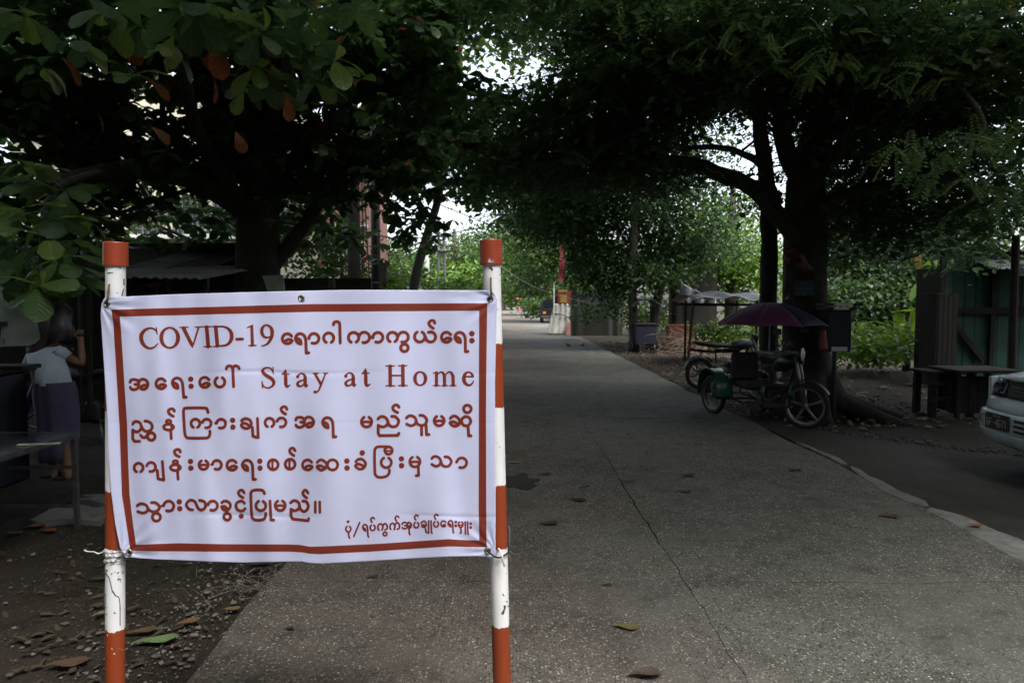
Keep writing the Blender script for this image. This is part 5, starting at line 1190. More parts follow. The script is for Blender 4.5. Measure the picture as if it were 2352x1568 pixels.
for k in range(4):
    x0 = -4.62 + k * .32
    def fn(u, v, x0=x0):
        x = x0 + .31 * u
        return (x, 7.4 + 1.9 * v, 1.82 - (x + 5) * .02 + .22 * v + .012 * math.sin(u * 6 * math.pi))
    MB().sheet(fn, 18, 2, (0, 0, -.006)).build('roof_sheet', M['grey_metal_roof'], s2, world=True)
for x in (-4.9, -3.4, -2.0): MB().box((x, 7.6, .9), (.06, .06, 1.8)).build('post', M['dark_wood'], s2, world=True)
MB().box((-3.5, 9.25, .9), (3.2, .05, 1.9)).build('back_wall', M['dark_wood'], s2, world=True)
for j, (a, b) in enumerate([(-4.6, 1.45), (-4.6, .9)]): pass
# paling fence glimpsed beside the left post
fe = empty('paling_fence', (-6.8, 11.2, 0), label='weathered bamboo paling fence glimpsed left of the left post', cat='fence')
for k in range(26):
    x = -8.0 + k * .10
    MB().box((x, 11.2, .62 + .03 * math.sin(k * 3.1)), (.07, .02, 1.35), ry=R(1.5 * math.sin(k * 2.3))).build('paling', M['wood'], fe, world=True)
for z in (.4, 1.0): MB().box((-6.75, 11.23, z), (2.7, .03, .05)).build('rail', M['wood'], fe, world=True)

# vinyl sheet canopy with a printed T, and the purple grey tarp beside it
vy = empty('vinyl_awning', tuple(P(40, 760, 4.7)), label='worn pale grey vinyl sheet hanging at the left edge, with a dark letter T', cat='awning')
def vin(u, v):
    topy = 600 + 80 * u + 30 * u * u; boty = 800 - 5 * u
    c = 1 - .16 * max(0, (v - .72) / .28) ** 2.4
    px = -80 + (178 - 14 * (1 - v)) * u * c
    py = topy + (boty - topy) * v
    return P(px, py, 4.75 - .15 * v + .03 * math.sin(u * 7 + v * 2) + .25 * max(0, .35 - v))
MB().sheet(vin, 40, 30, (0, .006, 0)).build('vinyl', M['vinyl'], vy, world=True, smooth=True)
def vflat(px, py): return P(px, py, 4.75 - .15 * ((py - 650) / 150) + .03 * math.sin(((px + 80) / 178) * 7 + 2 * ((py - 650) / 150)) - .022)
mb = MB(); th = Vector((0, .002, 0))
for (a, b, c, d) in [((-14, 739), (17, 739), (17, 748), (-14, 748)), ((-3, 748), (3, 748), (0, 778), (-7, 778))]:
    q = [vflat(*p) for p in (a, b, c, d)]; mb.add(q + [p + th for p in q], [(0, 3, 2, 1), (4, 5, 6, 7), (0, 1, 5, 4), (1, 2, 6, 5), (2, 3, 7, 6), (3, 0, 4, 7)])
mb.build('lettering', M['ink'], vy, world=True)
mb = MB()
for pl in ([(3, 789), (3, 778), (8, 779), (8, 784), (3, 785)], [(13, 778), (9, 779), (12, 783), (9, 788), (6, 789)], [(4, 790), (14, 788)]):
    mb.tube([vflat(*p) + Vector((0, -.002, 0)) for p in pl], .0022, 4)
mb.build('lettering', M['ink'], vy, world=True)
MB().tube([vin(1, .3 + .7 * i / 10) for i in range(11)] + [vin(1 - i / 10, 1) for i in range(1, 11)], .005, 6).build('hem', M['wood'], vy, world=True)
pt = empty('tarpaulin', tuple(P(130, 760, 5.0)), label='purple grey plastic tarp with white streaks hanging beside the vinyl sheet', cat='tarp')
MB().sheet(lambda u, v: P(60 + (168 - 60) * u * (1 - .06 * v), 640 + 70 * u + (812 - 640 - 104 * u) * v + 3 * math.sin(u * 7), 5.1 + .05 * math.sin(u * 12 + v * 3) + .04 * math.sin(v * 7)), 24, 20, (0, .006, 0)).build('cloth', M['purple_tarp'], pt, world=True, smooth=True)
for px in (186, 205): MB().tube([P(px, 640, 6.9), P(px + 2, 960, 6.9)], .028, 7).build('pole', M['dark_wood'], pt, world=True)
# counter behind
ct = empty('stall_counter', (-4.7, 5.4, 0), label='dark cloth covered counter under the hanging vinyl sheet', cat='counter')
MB().box((-5.05, 5.3, .50), (1.9, .9, .92), bev=.02).build('cloth_front', M['navy'], ct, world=True)
MB().box((-5.05, 5.3, .98), (2.0, 1.0, .035), bev=.005).build('top', M['dark_wood'], ct, world=True)
tray = MB().box(tuple(P(20, 842, 5.0)), (.35, .2, .03), bev=.005)
tray.build('tray', M['olive_tarp'], label='shallow tray lying on the dark counter', cat='tray')

# metal table
tb = empty('metal_table', (-3.55, 3.95, 0), label='low metal table with a dark glossy top and thin steel legs at the lower left', cat='table')
M['table_top'] = paint('dark_glossy_top', (.020, .020, .032), .16, .3, 3)
TZ = .63; x1_, y1_ = -3.03, 4.68; x0_, y0_ = -4.35, 3.0
MB().box(((x0_ + x1_) / 2, (y0_ + y1_) / 2, TZ), (x1_ - x0_, y1_ - y0_, .012)).build('table_top', M['table_top'], tb, world=True)
mb = MB()
for (c, d) in [(((x0_ + x1_) / 2, y1_ + .012, TZ - .01), (x1_ - x0_ + .05, .024, .035)), (((x0_ + x1_) / 2, y0_ - .012, TZ - .01), (x1_ - x0_ + .05, .024, .035)), ((x1_ + .012, (y0_ + y1_) / 2, TZ - .01), (.024, y1_ - y0_, .035)), ((x0_ - .012, (y0_ + y1_) / 2, TZ - .01), (.024, y1_ - y0_, .035))]: mb.box(c, d)
mb.build('rim', M['steel'], tb, world=True)
for x in (x0_, x1_):
    for y in (y0_, y1_): MB().box((x + (.01 if x == x1_ else 0), y - .02, .28), (.03, .03, .67)).build('leg', M['steel'], tb, world=True)
MB().box(((x0_ + x1_) / 2, y1_ - .02, .40), (x1_ - x0_, .022, .022)).build('rail', M['steel'], tb, world=True)
MB().box(((x0_ + x1_) / 2, y1_ - .02, .13), (x1_ - x0_, .022, .022)).build('rail', M['steel'], tb, world=True)
MB().box((x1_ - .6, (y0_ + y1_) / 2, .10), (.03, y1_ - y0_, .022)).build('rail', M['steel'], tb, world=True)
M['paper'] = paint('pale_strip', (.42, .42, .33), .6, .2, 8)
pp = G(90, 1020, TZ + .01)
MB().box((pp.x, pp.y, TZ + .012), (.24, .035, .006), rz=R(12)).build('paper_strip', M['paper'], label='pale strip lying on the dark glossy table top', cat='strip')

# woman bending at the counter, seen from behind
def skin_body(name, verts, edges, radii, mat, parent, sub=2):
    me = bpy.data.meshes.new(name); me.from_pydata([tuple(v) for v in verts], edges, [])
    o = put(me, name, None)
    o.modifiers.new('skin', 'SKIN'); sm = o.modifiers.new('sub', 'SUBSURF'); sm.levels = sub; sm.render_levels = sub
    for i, r in enumerate(radii):
        o_r = r if isinstance(r, tuple) else (r, r); me.skin_vertices[0].data[i].radius = o_r
    me.skin_vertices[0].data[0].use_root = True
    dg = bpy.context.evaluated_depsgraph_get(); ev = o.evaluated_get(dg)
    m2 = bpy.data.meshes.new_from_object(ev); m2.materials.clear(); m2.materials.append(mat)
    m2.polygons.foreach_set('use_smooth', np.ones(len(m2.polygons), dtype=bool))
    bpy.data.objects.remove(o)
    m2.name = name
    return put(m2, name, parent, world=True)
def loft(rings, n=24):
    """rings: (center, u vector, v vector)"""
    mb = MB(); vs_ = []
    for c, u, v in rings:
        c, u, v = Vector(c), Vector(u), Vector(v)
        for k in range(n):
            a = 2 * math.pi * k / n; vs_.append(c + u * math.cos(a) + v * math.sin(a))
    fs_ = [(i * n + k, i * n + (k + 1) % n, (i + 1) * n + (k + 1) % n, (i + 1) * n + k) for i in range(len(rings) - 1) for k in range(n)]
    mb.add(vs_, fs_); return mb
wy = 5.85
wm = empty('person', tuple(G(148, 1106)) , label='woman in pale blue blouse and long dark purple skirt, back turned, bending over the counter', cat='person')
hip = P(126, 885, wy); wa = P(118, 868, wy + .02); ch = P(108, 830, wy + .16); nk = P(112, 802, wy + .30); hd = P(150, 768, wy + .36)
shL = P(78, 822, wy + .22); shR = P(142, 812, wy + .20); elR = P(190, 838, wy + .20); haR = P(186, 786, wy + .26); haR2 = P(184, 772, wy + .27)
elL = P(62, 868, wy + .42); haL = P(60, 872, wy + .70)
kL = P(118, 985, wy + .02); aL = P(121, 1092, wy - .02); tL = P(116, 1104, wy + .10); kR = P(150, 980, wy - .05); aR = P(154, 1088, wy - .10); tR = P(150, 1101, wy + .02)
hipL = P(108, 900, wy); hipR = P(146, 900, wy - .02); heelL = P(123, 1103, wy - .06); heelR = P(157, 1100, wy - .14)
verts = [hip, wa, ch, nk, hd, shL, elL, haL, shR, elR, haR, haR2, hipL, kL, aL, tL, hipR, kR, aR, tR, heelL, heelR]
edges = [(0, 1), (1, 2), (2, 3), (3, 4), (2, 5), (5, 6), (6, 7), (2, 8), (8, 9), (9, 10), (10, 11), (0, 12), (12, 13), (13, 14), (14, 15), (0, 16), (16, 17), (17, 18), (18, 19), (14, 20), (18, 21)]
radii = [.09, .075, .08, .05, .085, .05, .036, .022, .045, .036, .026, .03, .075, .055, .032, .025, .075, .055, .034, .025, .024, .024]
skin_body('body', verts, edges, radii, M['skin'], wm)
# fingers of the raised hand
mb = MB()
for k in range(4):
    b0 = haR2 + Vector((-.028 + .018 * k, -.01, .01)); mb.tube([b0, b0 + Vector((-.004, .012, .03)), b0 + Vector((-.008, .035, .05 - .004 * abs(k - 1)))], [.008, .0075, .006], 6)
b0 = haR2 + Vector((-.03, .0, -.01)); mb.tube([b0, b0 + Vector((-.025, .01, .015)), b0 + Vector((-.03, .025, .035))], [.009, .008, .006], 6)
mb.build('fingers', M['skin'], wm, world=True, smooth=True)
# blouse
X_, Y_ = Vector((1, 0, 0)), Vector((0, 1, 0))
def fold_ring(c, rx, ry, tilt, k=0):
    return (c, X_ * rx + Vector((0, 0, tilt)), Y_ * ry)
rings = [fold_ring(P(124, 882, wy), .150, .135, -.01), fold_ring(P(120, 868, wy + .01), .146, .13, -.01), fold_ring(P(114, 848, wy + .07), .152, .12, -.01), fold_ring(P(108, 830, wy + .13), .155, .115, .0), fold_ring(P(108, 815, wy + .19), .145, .11, .01), fold_ring(P(112, 805, wy + .25), .10, .09, .01), fold_ring(P(116, 798, wy + .29), .055, .06, .01)]
bl = loft(rings, 40)
bl.v = [tuple(Vector(v) + Vector((.006 * math.sin(v[2] * 60 + v[0] * 30), -.012 * max(0, math.sin(v[0] * 55 + v[2] * 14)), 0))) for v in bl.v]
bl.tube([P(92, 820, wy + .2), P(80, 822, wy + .24), P(68, 845, wy + .33)], [.085, .075, .07], 12)
bl.tube([P(132, 812, wy + .18), P(144, 814, wy + .19), P(156, 822, wy + .2)], [.075, .066, .055], 12)
bl.build('blouse', M['blouse'], wm, world=True, smooth=True)
sk = loft([(P(126, 876, wy), X_ * .155, Y_ * .135), (P(127, 900, wy - .01), X_ * .172, Y_ * .155), (P(130, 940, wy - .01), X_ * .172, Y_ * .15), (P(132, 990, wy - .02), X_ * .163, Y_ * .14), (P(134, 1030, wy - .03), X_ * .155, Y_ * .135), (P(135, 1056, wy - .03), X_ * .150, Y_ * .135), (P(135, 1056, wy - .03), X_ * .143, Y_ * .128)], 48)
sk.v = [tuple(Vector(v) + Vector((.008 * math.sin(v[2] * 8 + v[1] * 40), .010 * math.sin(v[0] * 48 + v[2] * 3), 0))) for v in sk.v]
sk.build('skirt', M['longyi'], wm, world=True, smooth=True)
hr = MB(); hr.lathe([(.0001, .11), (.05, .102), (.085, .06), (.097, .0), (.088, -.06), (.055, -.095), (.0001, -.10)], hd + Vector((0, -.01, .01)), 18); hr.lathe([(.0001, .05), (.04, .035), (.05, 0), (.035, -.04), (.0001, -.05)], hd + Vector((-.02, -.10, -.01)), 12)
hr.build('hair', M['hair'], wm, world=True, smooth=True)
for (c, a) in ((tL.lerp(heelL, .5), .1), (tR.lerp(heelR, .5), -.1)):
    MB().box((c.x, c.y, .045), (.085, .25, .02), rz=a, bev=.008).build('slipper', M['black_rubber'], wm, world=True)
# ---------------------------------------------------------------- vehicles
def wheel(parent, c, yaw, r, tyre_w, spokes, rim_mat, name='wheel', cast=True, tilt=0):
    """wheel standing on the ground, axle along local Y turned by yaw (yaw = heading of the rolling direction)"""
    w = empty(name, tuple(c)); w.parent = parent
    w.matrix_parent_inverse = Matrix.LocRotScale(parent.location, parent.rotation_euler, parent.scale).inverted()
    Mx = Matrix.Rotation(yaw, 3, 'Z') @ Matrix.Rotation(R(90), 3, 'X')
    def ch(mb, nm, mt):
        o = put(mb.mesh(nm, M[mt], True), nm, w); return o
    ch(MB().torus((0, 0, 0), r - tyre_w * .5, tyre_w * .5, Mx, 36, 10), 'tyre', 'black_rubber')
    rm = MB(); ri = r - tyre_w * .95
    rm.lathe([(ri, -.02), (ri - .018, -.018), (ri - .026, 0), (ri - .018, .018), (ri, .02)], (0, 0, 0), 36, Mx)
    rm.lathe([(.0001, -.035), (.032, -.035), (.036, 0), (.032, .035), (.0001, .035)], (0, 0, 0), 16, Mx)
    for k in range(spokes):
        a = 2 * math.pi * k / spokes + .25
        p0 = Mx @ Vector((.02 * math.cos(a), .02 * math.sin(a), 0)); p1 = Mx @ Vector((ri * math.cos(a + (.12 if cast else 0)), ri * math.sin(a + (.12 if cast else 0)), 0))
        if cast: rm.tube([p0, p0.lerp(p1, .5), p1], [.020, .015, .018], 6)
        else: rm.tube([p0 + Mx @ Vector((0, 0, .025 * (-1) ** k)), p1], .0022, 4)
    ch(rm, 'rim', rim_mat)
    return w
def motorcycle(label, loc, yaw, name='motorcycle', steer=0.0, seat=True, rim='alloy', group=None, front_r=.28):
    m = empty(name, tuple(loc), yaw, label=label, cat='motorcycle' if name == 'motorcycle' else 'trishaw')
    rz = Matrix.Rotation(yaw, 4, 'Z'); T = Matrix.Translation(loc) @ rz
    def wl(x, y, z): return T @ Vector((x, y, z))
    def bd(mb, nm, mt, smooth=True): return put(mb.mesh(nm, M[mt], smooth), nm, m)
    wheel(m, wl(-.60, 0, .28), yaw, .28, .065, 6, rim, 'rear_wheel')
    wheel(m, wl(.62, 0, front_r), yaw + steer, front_r, .055, 6 if steer == 0 else 5, rim, 'front_wheel')
    Rs = Matrix.Rotation(steer, 3, 'Z')
    fk = MB()
    for s in (-1, 1): fk.tube([Vector((.62, 0, front_r)) + Rs @ Vector((0, s * .07, 0)), Vector((.46, 0, .72)) + Rs @ Vector((0, s * .07, 0)), Vector((.40, 0, .88)) + Rs @ Vector((0, s * .07, 0))], [.017, .019, .017], 8)
    bd(fk, 'fork', 'steel')
    fr = MB(); fr.tube([(.40, 0, .80), (.25, 0, .55), (.0, 0, .40), (-.25, 0, .42), (-.60, 0, .28)], .025, 8); fr.tube([(.38, 0, .76), (.1, 0, .66), (-.35, 0, .66), (-.75, 0, .70)], .022, 8); fr.tube([(-.25, .1, .40), (-.6, .1, .28), (-.62, .1, .5), (-.5, .08, .68)], .014, 6)
    bd(fr, 'frame', 'black')
    en = MB(); en.box((.05, 0, .38), (.30, .20, .22), bev=.03); en.tube([(.12, 0, .42), (.28, 0, .50)], [.075, .065], 10)
    bd(en, 'engine', 'dark_metal', False)
    tk = loft([((.42, 0, .80), (0, .06, 0), (0, 0, .05)), ((.36, 0, .80), (0, .12, 0), (0, 0, .09)), ((.18, 0, .78), (0, .13, 0), (0, 0, .10)), ((.0, 0, .74), (0, .10, 0), (0, 0, .07)), ((-.04, 0, .73), (0, .02, 0), (0, 0, .02))], 16)
    bd(tk, 'fuel_tank', 'black')
    se = loft([((.02, 0, .76), (0, .05, 0), (0, 0, .02)), ((-.05, 0, .77), (0, .12, 0), (0, 0, .035)), ((-.35, 0, .78), (0, .13, 0), (0, 0, .045)), ((-.62, 0, .82), (0, .11, 0), (0, 0, .04)), ((-.74, 0, .84), (0, .03, 0), (0, 0, .02))], 14)
    bd(se, 'seat', 'black_rubber')
    hb = MB(); hb.tube([Vector((.33, 0, 1.0)) + Rs @ Vector((-.10, s, z)) for s, z in ((-.36, -.03), (-.26, .0), (-.1, .04), (0, -.02), (.1, .04), (.26, 0), (.36, -.03))], .012, 6)
    for s in (-1, 1): hb.tube([Vector((.33, 0, 1.0)) + Rs @ Vector((-.10, s * .37, -.03)), Vector((.33, 0, 1.0)) + Rs @ Vector((-.12, s * .27, .0))], .019, 8)
    bd(hb, 'handlebar', 'steel')
    for s in (-1, 1):
        mi = MB(); b0 = Vector((.33, 0, 1.0)) + Rs @ Vector((-.06, s * .25, 0)); mi.tube([b0, b0 + Vector((.02, s * .08, .14))], .006, 5); mi.box(b0 + Vector((.02, s * .10, .18)), (.02, .12, .075), bev=.02); bd(mi, 'mirror', 'black', False)
    hl = MB(); c = Vector((.47, 0, .90)); hl.lathe([(.0001, -.06), (.05, -.05), (.085, 0), (.085, .03)], c, 18, Rs @ Matrix.Rotation(R(90), 3, 'Y')); bd(hl, 'headlight_shell', 'black')
    hl = MB(); hl.lathe([(.082, .028), (.05, .045), (.0001, .052)], c, 18, Rs @ Matrix.Rotation(R(90), 3, 'Y')); bd(hl, 'headlight', 'plate_white')
    mg = MB()
    for (cx, r_, a0, a1) in ((.62, front_r + .03, 30, 150), (-.60, .31, 40, 170)):
        st = steer if cx > 0 else 0; Q = Matrix.Rotation(st, 3, 'Z')
        mg.sheet(lambda u, v, cx=cx, r_=r_, a0=a0, a1=a1, Q=Q: Vector((cx, 0, .28)) + Q @ Vector((r_ * math.cos(R(a0 + (a1 - a0) * u)), (v - .5) * .11, r_ * math.sin(R(a0 + (a1 - a0) * u)) + .01 * math.cos((v - .5) * 3))), 14, 4, (0, 0, .004))
    bd(mg, 'mudguard', 'black')
    ex = MB(); ex.tube([(.2, -.12, .35), (.0, -.14, .24), (-.3, -.15, .26), (-.7, -.16, .36)], [.02, .025, .04, .042], 10); bd(ex, 'exhaust', 'steel')
    tl = MB(); tl.box((-.80, 0, .72), (.06, .14, .07), bev=.015); bd(tl, 'tail_light', 'red_cloth', False)
    ks = MB(); ks.tube([(-.1, .1, .3), (-.15, .22, .03)], .012, 5); bd(ks, 'kickstand', 'steel')
    return m, wl, bd
# parked motorcycle behind the trishaw (rear wheel towards the road)
motorcycle('black motorcycle parked behind the trishaw, its rear wheel towards the road', (3.95, 12.3, -.03), R(12), rim='steel')
motorcycle('dark motorcycle standing in the shade between the woman and the left post', (-4.35, 7.0, .035), R(200), rim='steel')

# trishaw: motorcycle with a sidecar on its right hand side
tri, wl, bd = motorcycle('motor trishaw with green mudguard and pale spoked front wheel parked before the thick tree', (3.50, 8.85, -.01), R(-84), name='trishaw', steer=R(46), rim='alloy')
Ti = (Matrix.Translation((3.50, 8.85, -.01)) @ Matrix.Rotation(R(-84), 4, 'Z')).inverted()
sy = -.60
wheel(tri, wl(-.55, sy - .08, .27), R(-84) + R(12), .27, .07, 28, 'steel', 'sidecar_wheel', cast=False)
mg = MB(); mg.sheet(lambda u, v: (-.55 + .33 * math.cos(R(-8 + 196 * u)), sy - .08 + (v - .5) * .20, .30 + .33 * math.sin(R(-8 + 196 * u))), 24, 4, (0, .0, .006))
mg.sheet(lambda u, v: (-.55 + (.10 + .23 * v) * math.cos(R(2 + 176 * u)), sy + .03, .30 + (.10 + .23 * v) * math.sin(R(2 + 176 * u))), 20, 3, (0, .006, 0))
bd(mg, 'sidecar_mudguard', 'green_paint')
sf = MB()
for y in (-.15, -.50): sf.tube([(.55, y, .30), (.45, y, .24), (-.85, y, .24), (-.9, y, .40), (-.92, y, .86)], .014, 6)
for x in (.5, .1, -.3, -.85): sf.tube([(x, -.10, .25), (x, -.52, .25)], .012, 6)
sf.tube([(.3, 0, .4), (.3, -.2, .26)], .014, 6); sf.tube([(-.5, 0, .4), (-.5, -.2, .26)], .014, 6)
sf.tube([(.5, -.15, .30), (.52, -.15, .60), (.5, -.50, .60), (.52, -.50, .30)], .012, 6)
sf.tube([(-.92, -.15, .86), (-.92, -.50, .86)], .014, 6); sf.tube([(-.3, -.52, .25), (-.3, -.54, .62), (-.9, -.54, .66)], .012, 6)
bd(sf, 'sidecar_frame', 'black')
for y in (-.15, -.50):
    g = MB(); g.tube([(.52, y, .34), (.525, y, .52)], .019, 8); bd(g, 'green_sleeve', 'green_paint')
ss = MB(); ss.box((-.10, -.33, .46), (.42, .36, .09), bev=.03); ss.box((-.34, -.33, .68), (.08, .36, .38), ry=R(-12), bev=.03); bd(ss, 'sidecar_seat', 'black_rubber', False)
s3 = MB(); s3.box((-.62, -.33, .46), (.36, .36, .09), bev=.03); bd(s3, 'sidecar_seat', 'black_rubber', False)
fl = MB()
for k in range(6): fl.box((.30 - .0, -.17 - .06 * k, .262), (.5, .045, .014))
bd(fl, 'footboard', 'wood', False)
# striped bundle and crate on the sidecar
c_ = P(1790, 830, 9.1)
cr = empty('plastic_crate', (c_.x, c_.y, c_.z - .12), R(15), label='grey slatted crate resting on the trishaw seat', cat='crate')
for k in range(5):
    mb = MB(); z = .03 + k * .052
    for (x, y, w, d) in ((0, -.14, .36, .012), (0, .14, .36, .012), (-.18, 0, .012, .28), (.18, 0, .012, .28)): mb.box((x, y, z), (w, d, .034))
    put(mb.mesh('slat', M['steel']), 'slat', cr)
put(MB().box((0, 0, .006), (.36, .28, .012)).mesh('bottom', M['steel']), 'bottom', cr)
for x in (-.18, .18):
    for y in (-.14, .14): put(MB().box((x, y, .13), (.022, .022, .26)).mesh('corner', M['steel']), 'corner', cr)

# umbrella over the trishaw
uc = P(1770, 694, 9.1)
um = empty('umbrella', (uc.x, uc.y, 0), label='faded purple umbrella open over the trishaw', cat='umbrella')
MB().tube([(uc.x, uc.y, .05), (uc.x, uc.y, uc.z)], .014, 8).build('pole', M['steel'], um, world=True)
nseg = 8; Ru = .72
for i in range(nseg):
    a0, a1 = 2 * math.pi * i / nseg + .2, 2 * math.pi * (i + 1) / nseg + .2
    def fn(u, v, a0=a0, a1=a1):
        a = a0 + (a1 - a0) * u; r = Ru * v; scal = 1 - .05 * math.sin(math.pi * u) * v
        return (uc.x + r * scal * math.cos(a), uc.y + r * scal * math.sin(a), uc.z - .30 * v ** 1.8 + .015 * math.sin(math.pi * u) * v)
    MB().sheet(fn, 6, 8, (0, 0, -.002)).build('panel', M['umbrella' if i not in (0, 6, 7) else 'umbrella_blue'], um, world=True, smooth=True)
    MB().tube([(uc.x, uc.y, uc.z - .02), (uc.x + Ru * .5 * math.cos(a0), uc.y + Ru * .5 * math.sin(a0), uc.z - .10), (uc.x + Ru * math.cos(a0), uc.y + Ru * math.sin(a0), uc.z - .31)], .004, 4).build('rib', M['steel'], um, world=True)
# blue cabinet in front of trunk, banded lid, orange bag
kx = hx(1919, 9.0)
kb = empty('blue_cabinet', (kx, 9.0, 0), label='tall dark blue cabinet with white bands against the thick tree trunk', cat='cabinet')
zb, zt = zz(806, 9.0), zz(712, 9.0)
MB().box((kx, 9.0, (zb + zt) / 2), (.32, .24, zt - zb), bev=.01).build('body', M['navy'], kb, world=True)
MB().box((kx, 8.875, zz(801, 8.9)), (.20, .02, .055)).build('band', M['white_paint'], kb, world=True)
for (py, w, ox) in ((699, .50, .03), (708, .40, 0)):
    MB().box((kx + ox, 8.98, zz(py, 9.0)), (w, .30, .035), bev=.006).build('lid', M['navy'], kb, world=True)
    MB().box((kx + ox - .01, 8.822, zz(py, 8.85)), (w * .48, .012, .030)).build('band', M['white_paint'], kb, world=True)
MB().tube([(kx, 9.0, 0), (kx, 9.0, zb)], .03, 8).build('post', M['black'], kb, world=True)
ob = P(1891, 782, 8.82)
loft([(ob + Vector((0, 0, .13)), (.025, 0, 0), (0, .02, 0)), (ob + Vector((0, 0, .09)), (.035, 0, 0), (0, .025, 0)), (ob + Vector((.005, 0, 0)), (.04, 0, 0), (0, .03, 0)), (ob + Vector((.01, 0, -.10)), (.048, 0, 0), (0, .035, 0)), (ob + Vector((.01, 0, -.13)), (.01, 0, 0), (0, .01, 0))], 14).build('hanging_bag', M['orange'], label='small orange bag hanging on the left side of the blue cabinet', cat='bag')
# blue sign on the trunk
sgx, sgy = 1847, 662; sc_ = P(sgx, sgy, 9.22)
sg = empty('sign_board', tuple(sc_), label='small dark blue painted sign nailed to the thick tree trunk', cat='sign')
put(MB().box((0, 0, 0), (.26, .015, .20)).mesh('board', paint('dark_blue_board', (.020, .038, .065), .6, .2, 6)), 'board', sg)
M['sign_ink'] = paint('sign_ink', (.16, .19, .20), .7, .3, 9)
def glyphs(mb, rows, sx, sy, x0, z0, y, wdt):
    """rows: list of strokes in unit cells"""
    for st in rows:
        pts = [Vector((x0 + p[0] * sx, y, z0 + p[1] * sy)) for p in st]
        for a, b in zip(pts[:-1], pts[1:]):
            t = (b - a); 
            if t.length < 1e-6: continue
            s = t.normalized().cross(Vector((0, 1, 0))) * wdt; e = t.normalized() * wdt * .8
            mb.add([a - e - s, b + e - s, b + e + s, a - e + s, *[q + Vector((0, .002, 0)) for q in (a - e - s, b + e - s, b + e + s, a - e + s)]], [(0, 3, 2, 1), (4, 5, 6, 7), (0, 1, 5, 4), (1, 2, 6, 5), (2, 3, 7, 6), (3, 0, 4, 7)])
LET = {'A': [[(0, 0), (.5, 1), (1, 0)], [(.2, .4), (.8, .4)]], 'T': [[(0, 1), (1, 1)], [(.5, 0), (.5, 1)]], 'E': [[(1, 0), (0, 0), (0, 1), (1, 1)], [(0, .5), (.8, .5)]], 'L': [[(0, 1), (0, 0), (1, 0)]], '.': [[(.4, 0), (.6, .05)]], 'O': [[(0, 0), (1, 0), (1, 1), (0, 1), (0, 0)]],
       '6': [[(1, 1), (0, 1), (0, 0), (1, 0), (1, .5), (0, .5)]], 'F': [[(0, 0), (0, 1), (1, 1)], [(0, .5), (.8, .5)]], '-': [[(.2, .5), (.8, .5)]], '4': [[(.8, 0), (.8, 1), (0, .35), (1, .35)]], '7': [[(0, 1), (1, 1), (.4, 0)]], '1': [[(.3, .8), (.5, 1), (.5, 0)]], 'C': [[(1, 1), (0, 1), (0, 0), (1, 0)]], 'M': [[(0, 0), (0, 1), (.5, .4), (1, 1), (1, 0)]]}
mb = MB()
for i, ch_ in enumerate('ATEL.OOM'):
    glyphs(mb, LET[ch_], .016, .018, -.095 + i * .024, -.012, -.0105, .0018)
for (x0, x1, z) in ((-.04, .0, .065), (-.05, -.01, .045), (-.10, -.09, -.085), (-.04, .02, -.05), (-.02, .02, -.082)): glyphs(mb, [[(0, 0), ((x1 - x0), .002)], [(.3 * (x1 - x0), -.008), (.3 * (x1 - x0), .01)], [(.7 * (x1 - x0), -.008), (.7 * (x1 - x0), .008)]], 1, 1, x0, z, -.0105, .0015)
put(mb.mesh('lettering', M['sign_ink']), 'lettering', sg)
# red tarp and pale cloth by the trunk
MB().sheet(lambda u, v: P(1799 + 68 * u, 578 + 40 * u ** 1.4 + 5 * math.sin(u * 9) + (v - .45) * 40 * math.sin(math.pi * (.06 + .9 * u)) ** .7, 9.1 - .22 * math.sin(v * math.pi) + .04 * math.sin(u * 14 + v * 9)), 26, 10, (0, .01, 0)).build('awning', M['red_tarp'], label='crumpled rusty red tarp slung against the thick trunk', cat='tarp')
MB().sheet(lambda u, v: P(1802 + 22 * u * (1 - .6 * v), 592 + 95 * v + 20 * u * (1 - v), 9.35 + .04 * math.sin(v * 8 + u * 3)), 8, 16, (0, .008, 0)).build('hanging_cloth', M['grey_tarp'], label='narrow pale plastic cloth hanging below the red tarp', cat='cloth')

# food cart
fx, fy = hx(1478, 21), 21.0
fc = empty('food_cart', (fx, fy, 0), label='small dark blue handcart with a pale rounded roof beside the forked trees', cat='cart')
MB().box((fx, fy, .52), (.62, .9, .60), bev=.02).build('body', M['cart_blue'], fc, world=True)
MB().box((fx, fy, .84), (.68, .96, .04), bev=.01).build('worktop', M['wood'], fc, world=True)
for x in (-.30, .30):
    for y in (-.42, .42): MB().box((fx + x, fy + y, 1.15), (.035, .035, .62)).build('post', M['black'], fc, world=True)
MB().sheet(lambda u, v: (fx - .40 + .80 * u, fy - .6 + 1.2 * v, 1.36 + .22 * math.sin(math.pi * u) ** .6 + .015 * math.sin(u * 20 + v * 5)), 14, 4, (0, 0, .03)).build('roof', M['grey_tarp'], fc, world=True)
for s in (-1, 1): wheel(fc, (fx + s * .36, fy - .1, .24), R(90), .24, .05, 12, 'steel', 'wheel', cast=False)
MB().tube([(fx - .2, fy + .45, .6), (fx - .2, fy + .9, .7), (fx + .2, fy + .9, .7), (fx + .2, fy + .45, .6)], .018, 6).build('handle', M['steel'], fc, world=True)

